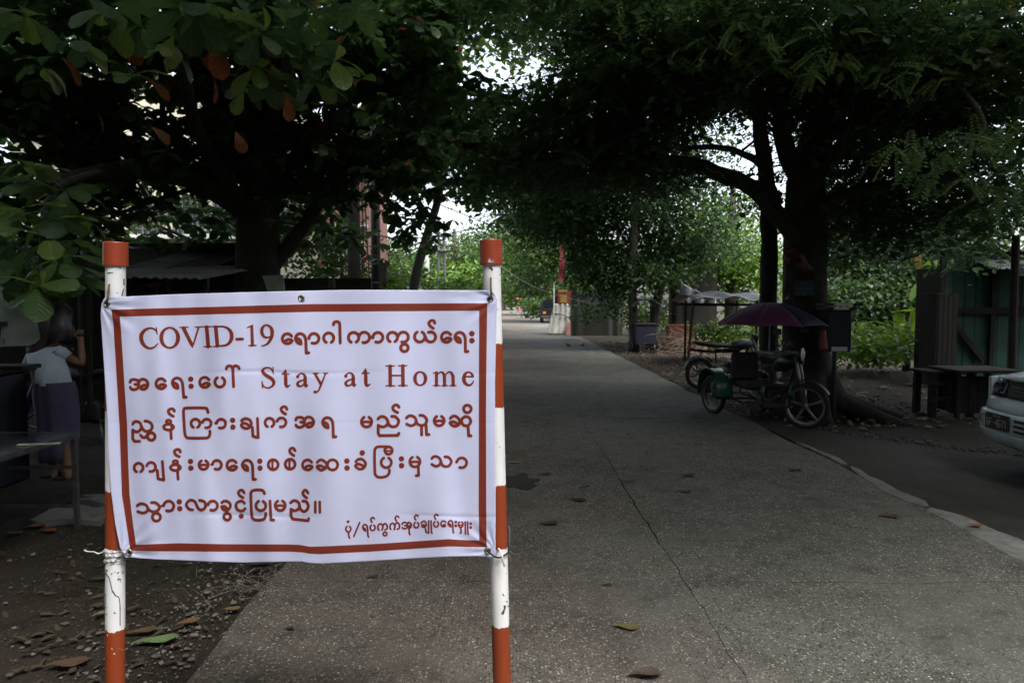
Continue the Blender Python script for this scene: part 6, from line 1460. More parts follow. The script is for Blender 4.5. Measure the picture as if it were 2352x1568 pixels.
# stall with silver roof and hanging tarp
sy0 = 17.0
s4 = empty('market_stall', (hx(1660, sy0), sy0, 0), label='open stall frame with a crumpled silver tarp roof left of the slim trunk', cat='stall')
for (px, yy) in ((1592, 16.6), (1615, 18.3), (1738, 16.6), (1745, 18.3)):
    MB().tube([(hx(px, 16.6) - (.12 if px < 1600 else 0), yy, -.05), (hx(px, 16.6), yy, zz(690, 16.6))], .035, 7).build('post', M['dark_wood'], s4, world=True)
MB().sheet(lambda u, v: (hx(1588 + 165 * u, 16.6), 16.3 + 2.4 * v, zz(692, 16.6) + .10 * u + .04 * math.sin(u * 14 + v * 3) + .05 * math.sin(u * 5) + .12 * math.sin(v * math.pi)), 30, 8, (0, 0, .02)).build('roof', M['grey_tarp'], s4, world=True, smooth=True)
for yy in (16.6, 18.3): MB().box(((hx(1592, 16.6) + hx(1745, 16.6)) / 2, yy, zz(700, 16.6)), (1.7, .05, .06)).build('beam', M['dark_wood'], s4, world=True)
MB().sheet(lambda u, v: (hx(1562 + 80 * u, 19.5), 19.5 + .12 * math.sin(u * 16 + v * 2) * (.3 + v), zz(640 + 42 * u ** .55 + (57 - 42 * u ** .55) * v, 19.5)), 30, 14, (0, .01, 0)).build('tarpaulin', M['grey_tarp'], label='translucent grey tarp sagging in folds behind the stall frame', cat='tarp', smooth=True)
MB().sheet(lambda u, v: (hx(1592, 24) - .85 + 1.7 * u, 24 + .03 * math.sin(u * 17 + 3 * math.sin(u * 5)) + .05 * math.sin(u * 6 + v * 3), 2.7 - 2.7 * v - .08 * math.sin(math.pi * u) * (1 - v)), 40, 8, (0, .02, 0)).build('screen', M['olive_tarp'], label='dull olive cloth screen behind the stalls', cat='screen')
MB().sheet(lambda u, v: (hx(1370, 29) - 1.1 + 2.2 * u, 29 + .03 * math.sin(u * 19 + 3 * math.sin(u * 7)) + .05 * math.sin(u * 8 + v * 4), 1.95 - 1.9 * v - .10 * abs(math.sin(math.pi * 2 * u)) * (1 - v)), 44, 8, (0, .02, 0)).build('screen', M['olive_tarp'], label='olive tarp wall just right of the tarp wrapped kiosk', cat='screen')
MB().box((hx(1560, 23), 23, .45), (.8, .5, .6), bev=.02).build('crate_stack', M['red_tarp'], label='dark red box behind the brush pile', cat='box')

# tarp wrapped kiosk at the road edge
kY = 31; k0, k1 = hx(1272, kY), hx(1316, kY)
kk = empty('kiosk', ((k0 + k1) / 2, kY, 0), label='kiosk wrapped in pale tarp with red and yellow poster at the right road edge', cat='kiosk')
MB().sheet(lambda u, v: (k0 + (k1 - k0) * u - .30 * v * (1 - u) ** 2, kY - .02 - .25 * v * v + .03 * math.sin(u * 25), zz(698, kY) * (1 - v) + .02), 24, 14, (0, .03, 0)).build('wrap', M['white_vinyl'], kk, world=True, smooth=True)
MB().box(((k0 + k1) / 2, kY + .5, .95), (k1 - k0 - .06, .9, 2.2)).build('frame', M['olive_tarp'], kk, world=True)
MB().box((k1 - .18, kY - .32, .28), (.34, .1, .55), rz=R(4)).build('panel', M['brick_pink'], kk, world=True)
MB().tube([(k0 + .02, kY - .05, .95), (k1 - .45, kY - .2, .9), (k1, kY - .15, .62)], .025, 6).build('rail', M['pale_bark'], kk, world=True)
M['poster_red'] = paint('poster_red', (.20, .035, .02), .5, .1, 5); M['poster_yellow'] = paint('poster_yellow', (.32, .22, .05), .5, .1, 5)
MB().box(((k0 + k1) / 2 + .05, kY - .03, zz(683, kY)), (.62, .02, .58)).build('poster', M['poster_red'], kk, world=True)
MB().box(((k0 + k1) / 2 + .0, kY - .045, zz(686, kY)), (.30, .012, .34)).build('poster_patch', M['poster_yellow'], kk, world=True)
MB().box(((k0 + k1) / 2 - .04, kY - .045, zz(668, kY)), (.42, .012, .10)).build('poster_patch', M['poster_yellow'], kk, world=True)
MB().tube([(k0, kY - .04, 0), (k0, kY - .04, zz(650, kY))], .03, 6).build('post', M['white_wall'], kk, world=True)
MB().box((hx(1310, kY) - .3, kY - .08, .2), (.06, .06, .4)).build('post', M['wood'], kk, world=True)
fx0 = hx(1287, 31.4)
fg = empty('flag', (fx0, 31.4, 0), label='long narrow red flag hanging above the tarp wrapped kiosk', cat='flag')
MB().tube([(fx0 + .18, 31.4, 0), (fx0 + .2, 31.4, zz(555, 31.4))], .025, 6).build('pole', M['dark_wood'], fg, world=True)
MB().sheet(lambda u, v: (fx0 + .18 - (.18 + .10 * v) * u, 31.4 + .05 * math.sin(v * 9), zz(562, 31.4) + (zz(645, 31.4) - zz(562, 31.4)) * v), 4, 16, (0, .008, 0)).build('cloth', M['red_cloth'], fg, world=True)

# parked van far along the road, seen from behind
vY = 47.0; vx = hx(1275, vY)
va = empty('parked_van', (vx, vY, 0), label='small black van seen from behind with amber lights beside the kiosk', cat='van')
loft([((vx, vY, .25), (1.0, 0, 0), (0, .0, 0)),], 4)
mb = MB()
prof = [(-.98, .32), (-.98, .95), (-.86, 1.45), (-.72, 1.60), (.72, 1.60), (.86, 1.45), (.98, .95), (.98, .32)]
mb.prism(prof, lambda p: (vx + p[0], vY, p[1]), lambda p: (vx + p[0], vY + 3.6, p[1])); mb.build('body', M['black'], va, world=True)
MB().box((vx, vY - .015, 1.20), (1.45, .03, .36), bev=.01).build('rear_window', M['glass_dark'], va, world=True)
MB().box((vx, vY - .02, .98), (1.5, .02, .03)).build('trim', M['steel'], va, world=True)
MB().box((vx, vY - .05, .42), (1.9, .12, .16), bev=.03).build('bumper', M['steel'], va, world=True)
for s in (-1, 1):
    MB().box((vx + s * .62 - .12, vY - .02, .72), (.20, .04, .18)).build('tail_light', M['amber'], va, world=True)
    wheel(va, (vx + s * .85, vY + .5, .3), R(90), .3, .16, 5, 'steel', 'wheel')
    wheel(va, (vx + s * .85, vY + 2.9, .3), R(90), .3, .16, 5, 'steel', 'wheel')
MB().box((vx + .05, vY - .03, .72), (.12, .03, .10)).build('number_plate', M['plate_white'], va, world=True)

# walkers far away under an umbrella
def walker(px, Y, h, cloth, skirt, label, umb=None):
    x = hx(px, Y); w = empty('person', (x, Y, 0), label=label, cat='person'); k = h / 1.6
    V_ = [Vector((x + a, Y + b, c * k)) for a, b, c in ((0, 0, .85), (0, 0, 1.1), (0, 0, 1.3), (0, 0, 1.38), (0, 0, 1.5), (-.17, 0, 1.27), (-.22, 0, 1.0), (-.18, -.12, .85), (.17, 0, 1.27), (.24, -.05, 1.05), (.16, -.15, 1.25), (-.09, 0, .8), (-.1, .02, .45), (-.1, 0, .06), (-.1, -.12, .03), (.09, 0, .8), (.1, -.02, .45), (.1, 0, .06), (.1, -.12, .03))]
    skin_body('body', V_, [(0, 1), (1, 2), (2, 3), (3, 4), (2, 5), (5, 6), (6, 7), (2, 8), (8, 9), (9, 10), (0, 11), (11, 12), (12, 13), (13, 14), (0, 15), (15, 16), (16, 17), (17, 18)], [.13, .11, .12, .05, .09, .05, .035, .03, .05, .035, .03, .08, .055, .035, .03, .08, .055, .035, .03], M['skin'], w, 1)
    c = Vector((x, Y, 0))
    loft([(c + Vector((0, 0, .84 * k)), (.17, 0, 0), (0, .14, 0)), (c + Vector((0, 0, 1.1 * k)), (.15, 0, 0), (0, .12, 0)), (c + Vector((0, 0, 1.3 * k)), (.19, 0, 0), (0, .12, 0)), (c + Vector((0, 0, 1.37 * k)), (.06, 0, 0), (0, .06, 0))], 14).build('blouse', M[cloth], w, world=True, smooth=True)
    loft([(c + Vector((0, 0, .9 * k)), (.17, 0, 0), (0, .14, 0)), (c + Vector((0, 0, .7 * k)), (.19, 0, 0), (0, .16, 0)), (c + Vector((0, 0, .16 * k)), (.19, 0, 0), (0, .16, 0))], 14).build('skirt', M[skirt], w, world=True, smooth=True)
    MB().lathe([(.0001, .12), (.07, .09), (.10, .02), (.09, -.05), (.0001, -.08)], c + Vector((0, .02, 1.52 * k)), 10).build('hair', M['hair'], w, world=True, smooth=True)
    if umb:
        u = empty('umbrella', (x + .05, Y - .1, 1.3 * k), label='orange red umbrella held over the far walker', cat='umbrella')
        MB().tube([(x + .14, Y - .15, 1.2 * k), (x + .1, Y - .12, 2.0 * k)], .012, 5).build('pole', M['steel'], u, world=True)
        MB().lathe([(.0001, 2.06 * k), (.2, 2.02 * k), (.4, 1.92 * k), (.5, 1.80 * k), (.49, 1.79 * k), (.0001, 2.03 * k)], (x + .1, Y - .12, 0), 14).build('canopy', M[umb], u, world=True)
walker(1192, 86, 1.55, 'pink_cloth', 'pink_cloth', 'far walker in pink on the right side of the road under a red umbrella', 'red_umbrella')
walker(1204, 87, 1.5, 'blouse', 'navy', 'far walker in blue beside the one in pink')

# birds
for i, (px, py, yaw) in enumerate([(1305, 799, R(110)), (1338, 799, R(70))]):
    c = G(px, py); b = empty('bird', tuple(c), yaw, label=('dark bird on the road nearer the middle' if i == 0 else 'dark bird at the right edge of the road'), cat='bird')
    k = 1.25
    bo_ = loft([((-.07 * k, 0, .075 * k), (0, .004, 0), (0, 0, .004)), ((-.05 * k, 0, .072 * k), (0, .022, 0), (0, 0, .02)), ((0, 0, .07 * k), (0, .036, 0), (0, 0, .034)), ((.035 * k, 0, .082 * k), (0, .028, 0), (0, 0, .03)), ((.055 * k, 0, .108 * k), (0, .018, 0), (0, 0, .02)), ((.068 * k, 0, .122 * k), (0, .019, 0), (0, 0, .019)), ((.085 * k, 0, .120 * k), (0, .012, 0), (0, 0, .012)), ((.095 * k, 0, .117 * k), (0, .003, 0), (0, 0, .003))], 12)
    put(bo_.mesh('body', M['bird'], True), 'body', b)
    put(MB().tube([(.09 * k, 0, .118 * k), (.112 * k, 0, .113 * k)], [.006, .001], 6).mesh('beak', M['amber']), 'beak', b)
    put(MB().box((-.10 * k, 0, .065 * k), (.09, .03, .006), ry=R(10)).mesh('tail', M['bird']), 'tail', b)
    for s in (-1, 1):
        put(MB().box((-.01 * k, s * .036 * k, .078 * k), (.09, .008, .04), bev=.003).mesh('wing', M['bird']), 'wing', b)
        put(MB().tube([(.0, s * .015, .05), (.004, s * .015, .004), (.024, s * .015, .004)], .0022, 4).mesh('leg', M['amber']), 'leg', b)

# pale blue car nosing in from the right edge
cx0, cy0 = 4.42, 6.48
hd_ = R(180)          # heading of the nose
ca = empty('parked_car', (cx0, cy0, 0), hd_ , label='pale blue car nose with black number plate at the right edge', cat='car')
# local frame: +x is forward (nose), y to the car's left; right front corner (seen leftmost) at local (0, -?)
Wc = 1.55
def L2(x, y, z): return (x, y, z)
def cput(mb, nm, mt, smooth=False, **kw): return put(mb.mesh(nm, M[mt], smooth), nm, ca, **kw)
# the empty sits at the car's right front corner; the body spans y 0..Wc
body_prof = [(.02, .22), (.05, .34), (.03, .52), (.0, .56), (-.06, .70), (-.12, .745)]
def ring_y(y):  # plan curvature of nose
    t = (y / Wc) * 2 - 1
    return -.11 * abs(t) ** 4
def nose(zlist, xs_, ny=26):
    def fn(u, v):
        i = v * (len(zlist) - 1); a = int(min(i, len(zlist) - 2)); f = i - a
        z = zlist[a] * (1 - f) + zlist[a + 1] * f; x = xs_[a] * (1 - f) + xs_[a + 1] * f
        y = Wc * u; return (x + ring_y(y), y, z)
    return fn
lb = MB(); lb.sheet(nose([.23, .27, .33, .368], [-.05, .01, .045, .05]), 30, 6, (-.05, 0, 0)); cput(lb, 'bumper', 'car_paint', True)
ub = MB(); ub.sheet(nose([.374, .40, .50, .535, .545], [.052, .058, .05, .035, .01]), 30, 8, (-.05, 0, 0)); cput(ub, 'front_panel', 'car_paint', True)
hb_ = MB(); hb_.sheet(nose([.55, .60, .65, .665], [.0, -.01, -.035, -.06]), 30, 6, (-.05, 0, 0)); cput(hb_, 'nose_band', 'car_paint', True)
gr = MB(); gr.sheet(nose([.66, .72, .83], [-.06, -.075, -.12]), 30, 5, (-.03, 0, 0)); cput(gr, 'grille', 'black', True)
for k in range(4):
    b_ = MB(); b_.sheet(lambda u, v, k=k: (-.055 - .012 * k + ring_y(.36 + .8 * u) + .004, .36 + .8 * u, .69 + k * .033 + .006 * v), 8, 1, (-.01, 0, 0)); cput(b_, 'grille_bar', 'dark_metal', True)
for (y0, y1) in ((.05, .30), (Wc - .30, Wc - .05)):
    hl = MB(); hl.sheet(lambda u, v: (-.046 - .06 * v + ring_y(y0 + (y1 - y0) * u), y0 + (y1 - y0) * u, .675 + .15 * v), 8, 4, (-.02, 0, 0)); cput(hl, 'headlight', 'glass_dark', True)
    hl = MB(); hl.lathe([(.0001, -.01), (.045, 0), (.052, .012)], (ring_y((y0 + y1) / 2) - .062, (y0 + y1) / 2, .745), 18, Matrix.Rotation(R(90), 3, 'Y')); cput(hl, 'reflector', 'steel', True)
    yf = .14 if y0 < .5 else Wc - .14
    fgl = MB(); fgl.torus((.056 + ring_y(yf), yf, .46), .038, .005, Matrix.Rotation(R(90), 3, 'Y'), 20, 6); cput(fgl, 'fog_lamp', 'grey_cable', True)
bo2 = MB(); bo2.sheet(lambda u, v: (-.115 - 1.0 * v + ring_y(Wc * u) * (1 - v * .6), Wc * u, .835 + .12 * math.sin(v * 1.5) + .02 * math.sin(math.pi * u)), 24, 10, (0, 0, -.03)); cput(bo2, 'bonnet', 'car_paint', True)
for s, y in ((-1, .0), (1, Wc)):
    sd = MB(); sd.sheet(lambda u, v: (-.13 - 3.3 * u, y, .25 + (.58 + .12 * min(1, u * 3)) * v), 20, 5, (0, .04 if y == 0 else -.04, 0)); cput(sd, 'side_panel', 'car_paint')
ws = MB(); ws.sheet(lambda u, v: (-1.10 - .55 * v, .05 + (Wc - .1) * u + (.12 * v * (1 - 2 * u)), .95 + .48 * v), 10, 6, (0, 0, -.02)); cput(ws, 'windscreen', 'glass_dark')
rf = MB(); rf.box((-2.45, Wc / 2, 1.44), (1.7, Wc - .3, .05), bev=.02); rf.box((-3.45, Wc / 2, .7), (.08, Wc - .05, .9), bev=.03); cput(rf, 'roof', 'car_paint')
sg_ = MB()
for y in (.13, Wc - .13): sg_.sheet(lambda u, v: (-1.25 - 2.1 * u, y, .94 + .48 * v), 6, 3, (0, .01, 0))
cput(sg_, 'side_window', 'glass_dark')
for y in (.10, Wc - .10):
    for x in (-.62, -2.75):
        Tt = Matrix.Translation((cx0, cy0, 0)) @ Matrix.Rotation(hd_, 4, 'Z')
        wheel(ca, Tt @ Vector((x - .05, y + (.06 if y < .5 else -.06), .29)), hd_, .29, .17, 7, 'alloy', 'wheel')
pl = MB(); pl.box((.068, .41, .465), (.012, .29, .14)); plo = cput(pl, 'number_plate', 'plate_black')
def plate_text(txt, yc, zc, w, h, step, wd):
    mb = MB(); yl = yc - step * (len(txt) - 1) / 2
    for i, c in enumerate(txt):
        for st in LET[c]:
            pts = [Vector((.0752, yl + i * step + (p[0] - .5) * w, zc + (p[1] - .5) * h)) for p in st]
            for a, b in zip(pts[:-1], pts[1:]):
                t = (b - a).normalized(); s = t.cross(Vector((1, 0, 0))) * wd; e = t * wd * .7
                q = [a - e - s, b + e - s, b + e + s, a - e + s]
                mb.add(q + [v + Vector((.0015, 0, 0)) for v in q], [(0, 1, 2, 3), (4, 7, 6, 5), (0, 4, 5, 1), (1, 5, 6, 2), (2, 6, 7, 3), (3, 7, 4, 0)])
    return mb
put(plate_text('6F-4671', .41, .455, .024, .062, .037, .0035).mesh('digits', M['plate_white']), 'digits', plo)
put(plate_text('OOCO', .41, .515, .014, .012, .024, .0012).mesh('digits', M['plate_white']), 'digits', plo)
for k in range(3):
    b_ = MB(); b_.sheet(lambda u, v, k=k: (.062 + ring_y(.60 + .6 * u) * .3, .60 + .42 * u, .40 + k * .045 + .025 * v), 8, 1, (-.01, 0, 0)); cput(b_, 'intake_slot', 'black')

# green wooden house at right
gY = 13.0
X0, X1 = hx(2160, gY), 11.6
gh = empty('green_house', ((X0 + X1) / 2, gY, 0), label='dark green board house with a lean-to roof at the right edge', cat='house')
zg = lambda py: zz(py, gY)
nb = 16; bw = (X1 - X0) / nb
for k in range(nb):
    xa = X0 + bw * (k + .5); topz = zg(560) - max(0, (k - 3)) * .07 - max(0, 2 - k) * .22
    MB().box((xa, gY, (topz + 0) / 2 + .0), (bw - .012, .03, topz)).build('plank', M['teal'], gh, world=True)
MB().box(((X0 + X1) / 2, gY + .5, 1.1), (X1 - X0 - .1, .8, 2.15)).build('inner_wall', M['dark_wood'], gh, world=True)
MB().box(((X0 + X1) / 2, gY - .06, zg(713)), (X1 - X0 + .2, .09, .12)).build('beam', M['dark_wood'], gh, world=True)
MB().box((X0 + .42, gY - .08, zg(775)), (.09, .06, 1.15), ry=R(-40)).build('brace', M['dark_wood'], gh, world=True)
for x in (X0 - .02, X0 + .95, X0 + 2.1): MB().box((x, gY - .04, 1.2), (.09, .09, 2.4)).build('post', M['dark_wood'], gh, world=True)
for k in range(9):
    def fn(u, v, k=k):
        x = X0 + .35 + (k + u) * .36
        return (x, gY - 1.0 + 1.3 * v, zg(625) + .02 + .35 * v + .014 * math.sin(u * 6 * math.pi) + .04 * (k + u) * .4)
    MB().sheet(fn, 14, 2, (0, 0, -.01)).build('roof_sheet', M['grey_metal_roof'], gh, world=True)
for k in range(10):
    def fn(u, v, k=k):
        x = X0 + .2 + (k + u) * .36
        return (x, gY - .5 + 2.2 * v, zg(556) - (k + u) * .075 + .5 * v + .014 * math.sin(u * 6 * math.pi))
    MB().sheet(fn, 14, 2, (0, 0, -.01)).build('roof_sheet', M['tile_roof'], gh, world=True)
sh = empty('cupboard', (X0 - .22, gY - .3, 0), label='dark upright wooden cupboard against the corner of the green house', cat='cupboard')
for k in range(4): MB().box((X0 - .35 + k * .088, gY - .56, .80 + .02 * math.sin(k * 4)), (.080, .02, 1.68 + .04 * math.sin(k * 7))).build('plank', M['dark_wood'], sh, world=True)
for k in range(6): MB().box((X0 - .41, gY - .52 + k * .088, .80), (.02, .080, 1.66 + .03 * math.sin(k * 5))).build('plank', M['dark_wood'], sh, world=True)
MB().box((X0 - .22, gY - .3, 1.66), (.42, .54, .03), ry=R(3)).build('lid', M['wood'], sh, world=True)
MB().tube([(hx(2330, 9.5), 9.5, 0), (hx(2325, 9.5), 9.5, zz(540, 9.5))], .05, 8).build('wooden_post', M['wood'], label='bare wooden post standing in front of the green house at the right edge', cat='post')
# benches and small counter
bc = empty('wooden_bench', (hx(2195, 9.2), 9.2, 0), label='rough dark wooden bench frame in front of the green house', cat='bench')
for px in (2147, 2235):
    for dy in (0, .35): MB().box((hx(px, 9.2), 9.2 + dy, .27), (.08, .07, .60)).build('leg', M['dark_wood'], bc, world=True)
for z in (.22, .44): MB().box((hx(2190, 9.2), 9.17, z), (.62, .05, .05)).build('rail', M['wood'], bc, world=True)
MB().box((hx(2190, 9.2), 9.38, .58), (.66, .45, .04), bev=.006).build('seat', M['dark_wood'], bc, world=True)
tt = empty('wooden_table', (hx(2262, 9.0), 9.0, 0), label='dark wooden table between the bench and the pale blue car', cat='table')
MB().box((hx(2265, 9.0), 9.2, zz(851, 9.0)), (.85, .7, .035), bev=.005).build('table_top', M['wood'], tt, world=True)
for k in range(5): MB().box((hx(2265, 9.0) - .24 + k * .12, 9.02, .30), (.108, .02, .5 + .02 * math.sin(k * 3))).build('plank', M['dark_wood'], tt, world=True)
for k in range(4): MB().box((hx(2265, 9.0) - .31, 9.08 + k * .11, .30), (.02, .10, .5)).build('plank', M['dark_wood'], tt, world=True)
for x in (-.37, .37):
    for y in (-.05, .45): MB().box((hx(2265, 9.0) + x, 9.0 + y, .3), (.05, .05, .6)).build('leg', M['dark_wood'], tt, world=True)

# banana plant, bushes
def banana(x, y, label, leaves):
    b = empty('banana_plant', (x, y, 0), label=label, cat='plant')
    MB().tube([(x, y, -.05), (x + .02, y, .7), (x, y, 1.3)], [.09, .07, .04], 10).build('stem', M['pale_bark'], b, world=True, smooth=True)
    for (p0, p1, w, dr) in leaves:
        p0, p1 = Vector(p0), Vector(p1); d = p1 - p0; s = Vector((-d.y, d.x, 0)); s = s.normalized() if s.length > .01 else Vector((1, 0, 0)); s = (s + Vector((.5, 0, .2))).normalized()
        vs_ = []; n_ = 10
        for i in range(n_ + 1):
            t = i / n_; c = p0.lerp(p1, t) - Vector((0, 0, dr * t * t)) + Vector((0, 0, dr * .5 * t)); ww = w * math.sin(math.pi * min(1, .08 + t * .92)) ** .6
            vs_ += [c - s * ww + Vector((0, 0, .10 * ww)), c, c + s * ww + Vector((0, 0, .10 * ww))]
        f = [(i * 3 + a, i * 3 + a + 1, i * 3 + a + 4) for i in range(n_) for a in (0, 1)] + [(i * 3 + a, i * 3 + a + 4, i * 3 + a + 3) for i in range(n_) for a in (0, 1)]
        put(np_mesh('leaf', [tuple(v) for v in vs_], f, M['bush'], tint=np.full(len(vs_), random.uniform(.3, .95))), 'leaf', b, world=True)
bx, by = hx(2085, 15.5), 15.5
banana(bx, by, 'banana plant with broad pale green leaves between the trunk and the green house',
       [(P(2092, 715, by), P(2048, 712, by - .2), .13, .1), (P(2075, 780, by), P(2060, 712, by - .1), .14, .0), (P(2095, 770, by), P(2092, 700, by), .12, 0), (P(2090, 690, by), P(2120, 640, by + .2), .16, .1), (P(2085, 680, by), P(2088, 636, by), .16, .2), (P(2130, 700, by), P(2128, 590, by), .16, 0), (P(2145, 690, by), P(2152, 585, by), .15, 0), (P(2100, 740, by), P(2120, 690, by), .1, 0)])
MB().box(tuple(P(2108, 600, 15.0)), (.16, .02, .34)).build('hanging_cloth', M['poster_yellow'], label='small orange yellow cloth hanging beside the banana leaves', cat='cloth')
for (nm, bl, sz, sd, lab, mt) in [
    ('bush', [B(1985, 800, 14.5, .75, .8, .38, 900), B(2050, 790, 15.2, .55, .7, .42, 650), B(1975, 770, 15.2, .5, .6, .22, 300)], .16, 51, 'bright green leafy bush lit from above right of the thick trunk', 'bush'),
    ('bush', [B(1700, 775, 17.5, .9, .6, .35, 600), B(1775, 755, 18, .8, .6, .4, 500), B(1640, 765, 18.5, .7, .5, .3, 350)], .15, 52, 'green undergrowth behind the motorcycle and trishaw', 'bush'),
    ('bush', [B(1490, 735, 24, .9, .6, .5, 450), B(1555, 750, 25, .9, .6, .35, 350), B(1460, 720, 25, .6, .6, .5, 260)], .17, 53, 'green bush seen through the food cart', 'bush'),
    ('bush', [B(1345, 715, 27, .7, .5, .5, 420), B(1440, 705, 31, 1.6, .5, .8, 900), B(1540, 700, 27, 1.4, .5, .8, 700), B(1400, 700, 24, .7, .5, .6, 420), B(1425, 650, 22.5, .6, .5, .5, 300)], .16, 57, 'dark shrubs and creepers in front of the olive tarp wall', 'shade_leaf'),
    ('bush', [B(890, 640, 22, 1.5, .8, .5, 700), B(1000, 655, 26, 2.2, .8, .5, 800), B(1080, 655, 28, 1.4, .8, .4, 500)], .20, 54, 'pale green leafy bushes along the top edge of the banner', 'bush'),
    ('bush', [B(470, 615, 12.5, .6, .5, .18, 220)], .12, 55, 'small light green bush above the low grey stall roof', 'bush'),
    ('bush', [B(1215, 700, 60, 1.2, 2, .9, 400), B(1228, 715, 52, .7, 2, .5, 200)], .3, 56, 'roadside weeds on the right verge beyond the black van', 'mixed')]:
    p_, t_ = blob_points(bl, .22, 8, sd); Vv, Ff, tt_ = scatter(TP, p_, sz, 1, (-.3, .9), .6, t_, sd)
    put(np_mesh(nm, Vv, Ff, M[mt], tint=tt_), nm, label=lab, cat='bush', kind='stuff' if sd in (52, 54, 56) else None)

# ---------------------------------------------------------------- ground litter
def rock(name, c, r, mat, parent=None, seed=0, flat=.5, **kw):
    g = random.Random(seed); mb = MB(); prof = [(.0001, 1), (.6, .8), (1, .1), (.85, -.5), (.0001, -.8)]
    n = 8; k = [g.uniform(.7, 1.25) for _ in range(n)]; a0 = g.uniform(0, 6); st = g.uniform(.6, 1)
    vs_ = []
    for (rr, z) in prof:
        for i in range(n):
            a = a0 + 2 * math.pi * i / n; vs_.append((c[0] + r * rr * k[i] * math.cos(a), c[1] + r * rr * k[i] * math.sin(a) * st, c[2] + r * flat * z * g.uniform(.85, 1.1)))
    mb.add(vs_, [(i * n + j, i * n + (j + 1) % n, (i + 1) * n + (j + 1) % n, (i + 1) * n + j) for i in range(4) for j in range(n)])
    return mb.build(name, M[mat], parent, smooth=False, **kw)
gr_ = random.Random(3)
q7d = lambda x, y: (x / 1.809 / K, (2000 + y / 1.809) / K)
stones = [(1330, 790, 34), (1405, 825, 40), (1440, 765, 36), (1340, 960, 50), (1410, 990, 52), (1435, 935, 34), (1130, 1145, 56), (1290, 1070, 44), (1245, 1150, 34), (1345, 1140, 46), (1265, 1225, 22), (1310, 1230, 24), (570, 1280, 24), (605, 1260, 20), (160, 1078, 24), (1200, 935, 26), (1150, 1035, 44), (1500, 680, 42), (1560, 600, 32), (1640, 605, 34), (1730, 595, 30), (1800, 592, 28), (1490, 835, 16), (1395, 855, 18), (1560, 770, 22), (1300, 860, 18), (1075, 685, 14), (1360, 585, 22), (700, 1250, 26), (40, 755, 28), (1660, 710, 30), (1480, 770, 24), (1420, 720, 26), (1380, 700, 20)]
for i, (x, y, s) in enumerate(stones):
    px, py = q7d(x, y); c = G(px, py, -.05); r = s / 1.809 / K / F * c.y * .62
    rock('stone', (c.x, c.y, -.042 + r * .2), r, 'pale_stone' if i % 3 else 'stone', ground, i, .42)
for i in range(110):
    while True:
        px = gr_.uniform(20, 640); py = gr_.uniform(1240, 1568); c = G(px, py, -.05)
        if c.x < -1.42: break
    rock('stone', (c.x, c.y, -.048), gr_.uniform(.006, .018), 'stone' if gr_.random() > .3 else 'pale_stone', ground, 100 + i, .5)
# rubble on the right verge
for i in range(120):
    px = gr_.uniform(1560, 2160); py = gr_.uniform(850, 990) if px > 1700 else gr_.uniform(810, 900); c = G(px, py, -.04)
    if c.x < 3.3: continue
    rock('stone', (c.x, c.y, -.03), gr_.choice((.02, .03, .05, .08)) * gr_.uniform(.7, 1.3), 'pale_stone' if gr_.random() > .45 else 'stone', ground, 300 + i, .4)
def many_rocks(name, region, n, r0, r1, mat, seed, **kw):
    g = np.random.default_rng(seed); pts = []
    while len(pts) < n:
        c = region(g)
        if c is not None: pts.append(c)
    pts = np.array(pts); ic = np.array([(1, 0, 0), (-.9, .2, 0), (.1, 1, .05), (-.1, -1, 0), (0, 0, .6), (0, .1, -.5)]); fi = np.array([(0, 2, 4), (2, 1, 4), (1, 3, 4), (3, 0, 4), (2, 0, 5), (1, 2, 5), (3, 1, 5), (0, 3, 5)])
    Rm = rotmats(g.uniform(0, 6.3, n), g.normal(0, .3, n), g.normal(0, .3, n)); sz = r0 + (r1 - r0) * g.random(n) ** 3
    V_ = np.einsum('nij,kj->nki', Rm, ic) * sz[:, None, None] * g.uniform(.7, 1.2, (n, 6, 1)) + pts[:, None]
    return put(np_mesh(name, V_.reshape(-1, 3), (fi[None] + (np.arange(n) * 6)[:, None, None]).reshape(-1, 3), M[mat]), name, kind='stuff', **kw)
def reg_left(g):
    y = g.uniform(2.4, 6.5); x = g.uniform(-5.5, -1.4); return (x, y, -.048)
def reg_edge(g):
    y = g.uniform(2.5, 5.5); x = -1.42 - abs(g.normal(0, .22)); return (x, y, -.045)
def reg_road(g):
    y = 2.6 + 12 * g.random() ** 1.6; x = g.uniform(-1.2, 3.1); return (x, y, .004)
def reg_litter(g):
    y = g.uniform(9.0, 26); x = 3.15 + 3.0 * g.random(); return (x, y, -.02)
def reg_shoulder(g):
    t = g.random(); q = so_pt(t * .62); return (q[0] + abs(g.normal(0, .22)), q[1] + g.normal(0, .12) + .1, -.02)
def reg_right(g):
    y = g.uniform(8.5, 24); x = 3.3 + (10 if y > 11 else 4) * g.random() ** 1.3 + (1.0 if y < 9.2 else 0); return (x, y, -.035)
many_rocks('gravel', reg_left, 4200, .002, .009, 'stone', 61, label='fine gravel scattered over the brown soil at the lower left', cat='gravel')
many_rocks('gravel', reg_edge, 900, .004, .016, 'pale_stone', 62, label='paler rubble gathered along the broken left edge of the concrete', cat='gravel')
many_rocks('gravel', reg_right, 2600, .008, .045, 'pale_stone', 63, label='rubble and litter on the verge right of the road', cat='rubble')
many_rocks('grit', reg_road, 420, .002, .013, 'twig', 66, label='crumbs of dry leaf and grit scattered over the concrete road', cat='grit')
many_rocks('leaf_litter', reg_litter, 1500, .02, .06, 'twig', 64, label='brown dead leaves strewn on the verge right of the road', cat='leaf litter')
many_rocks('gravel', reg_shoulder, 1300, .006, .035, 'stone', 65, label='broken stones along the edge where asphalt meets the verge', cat='gravel')
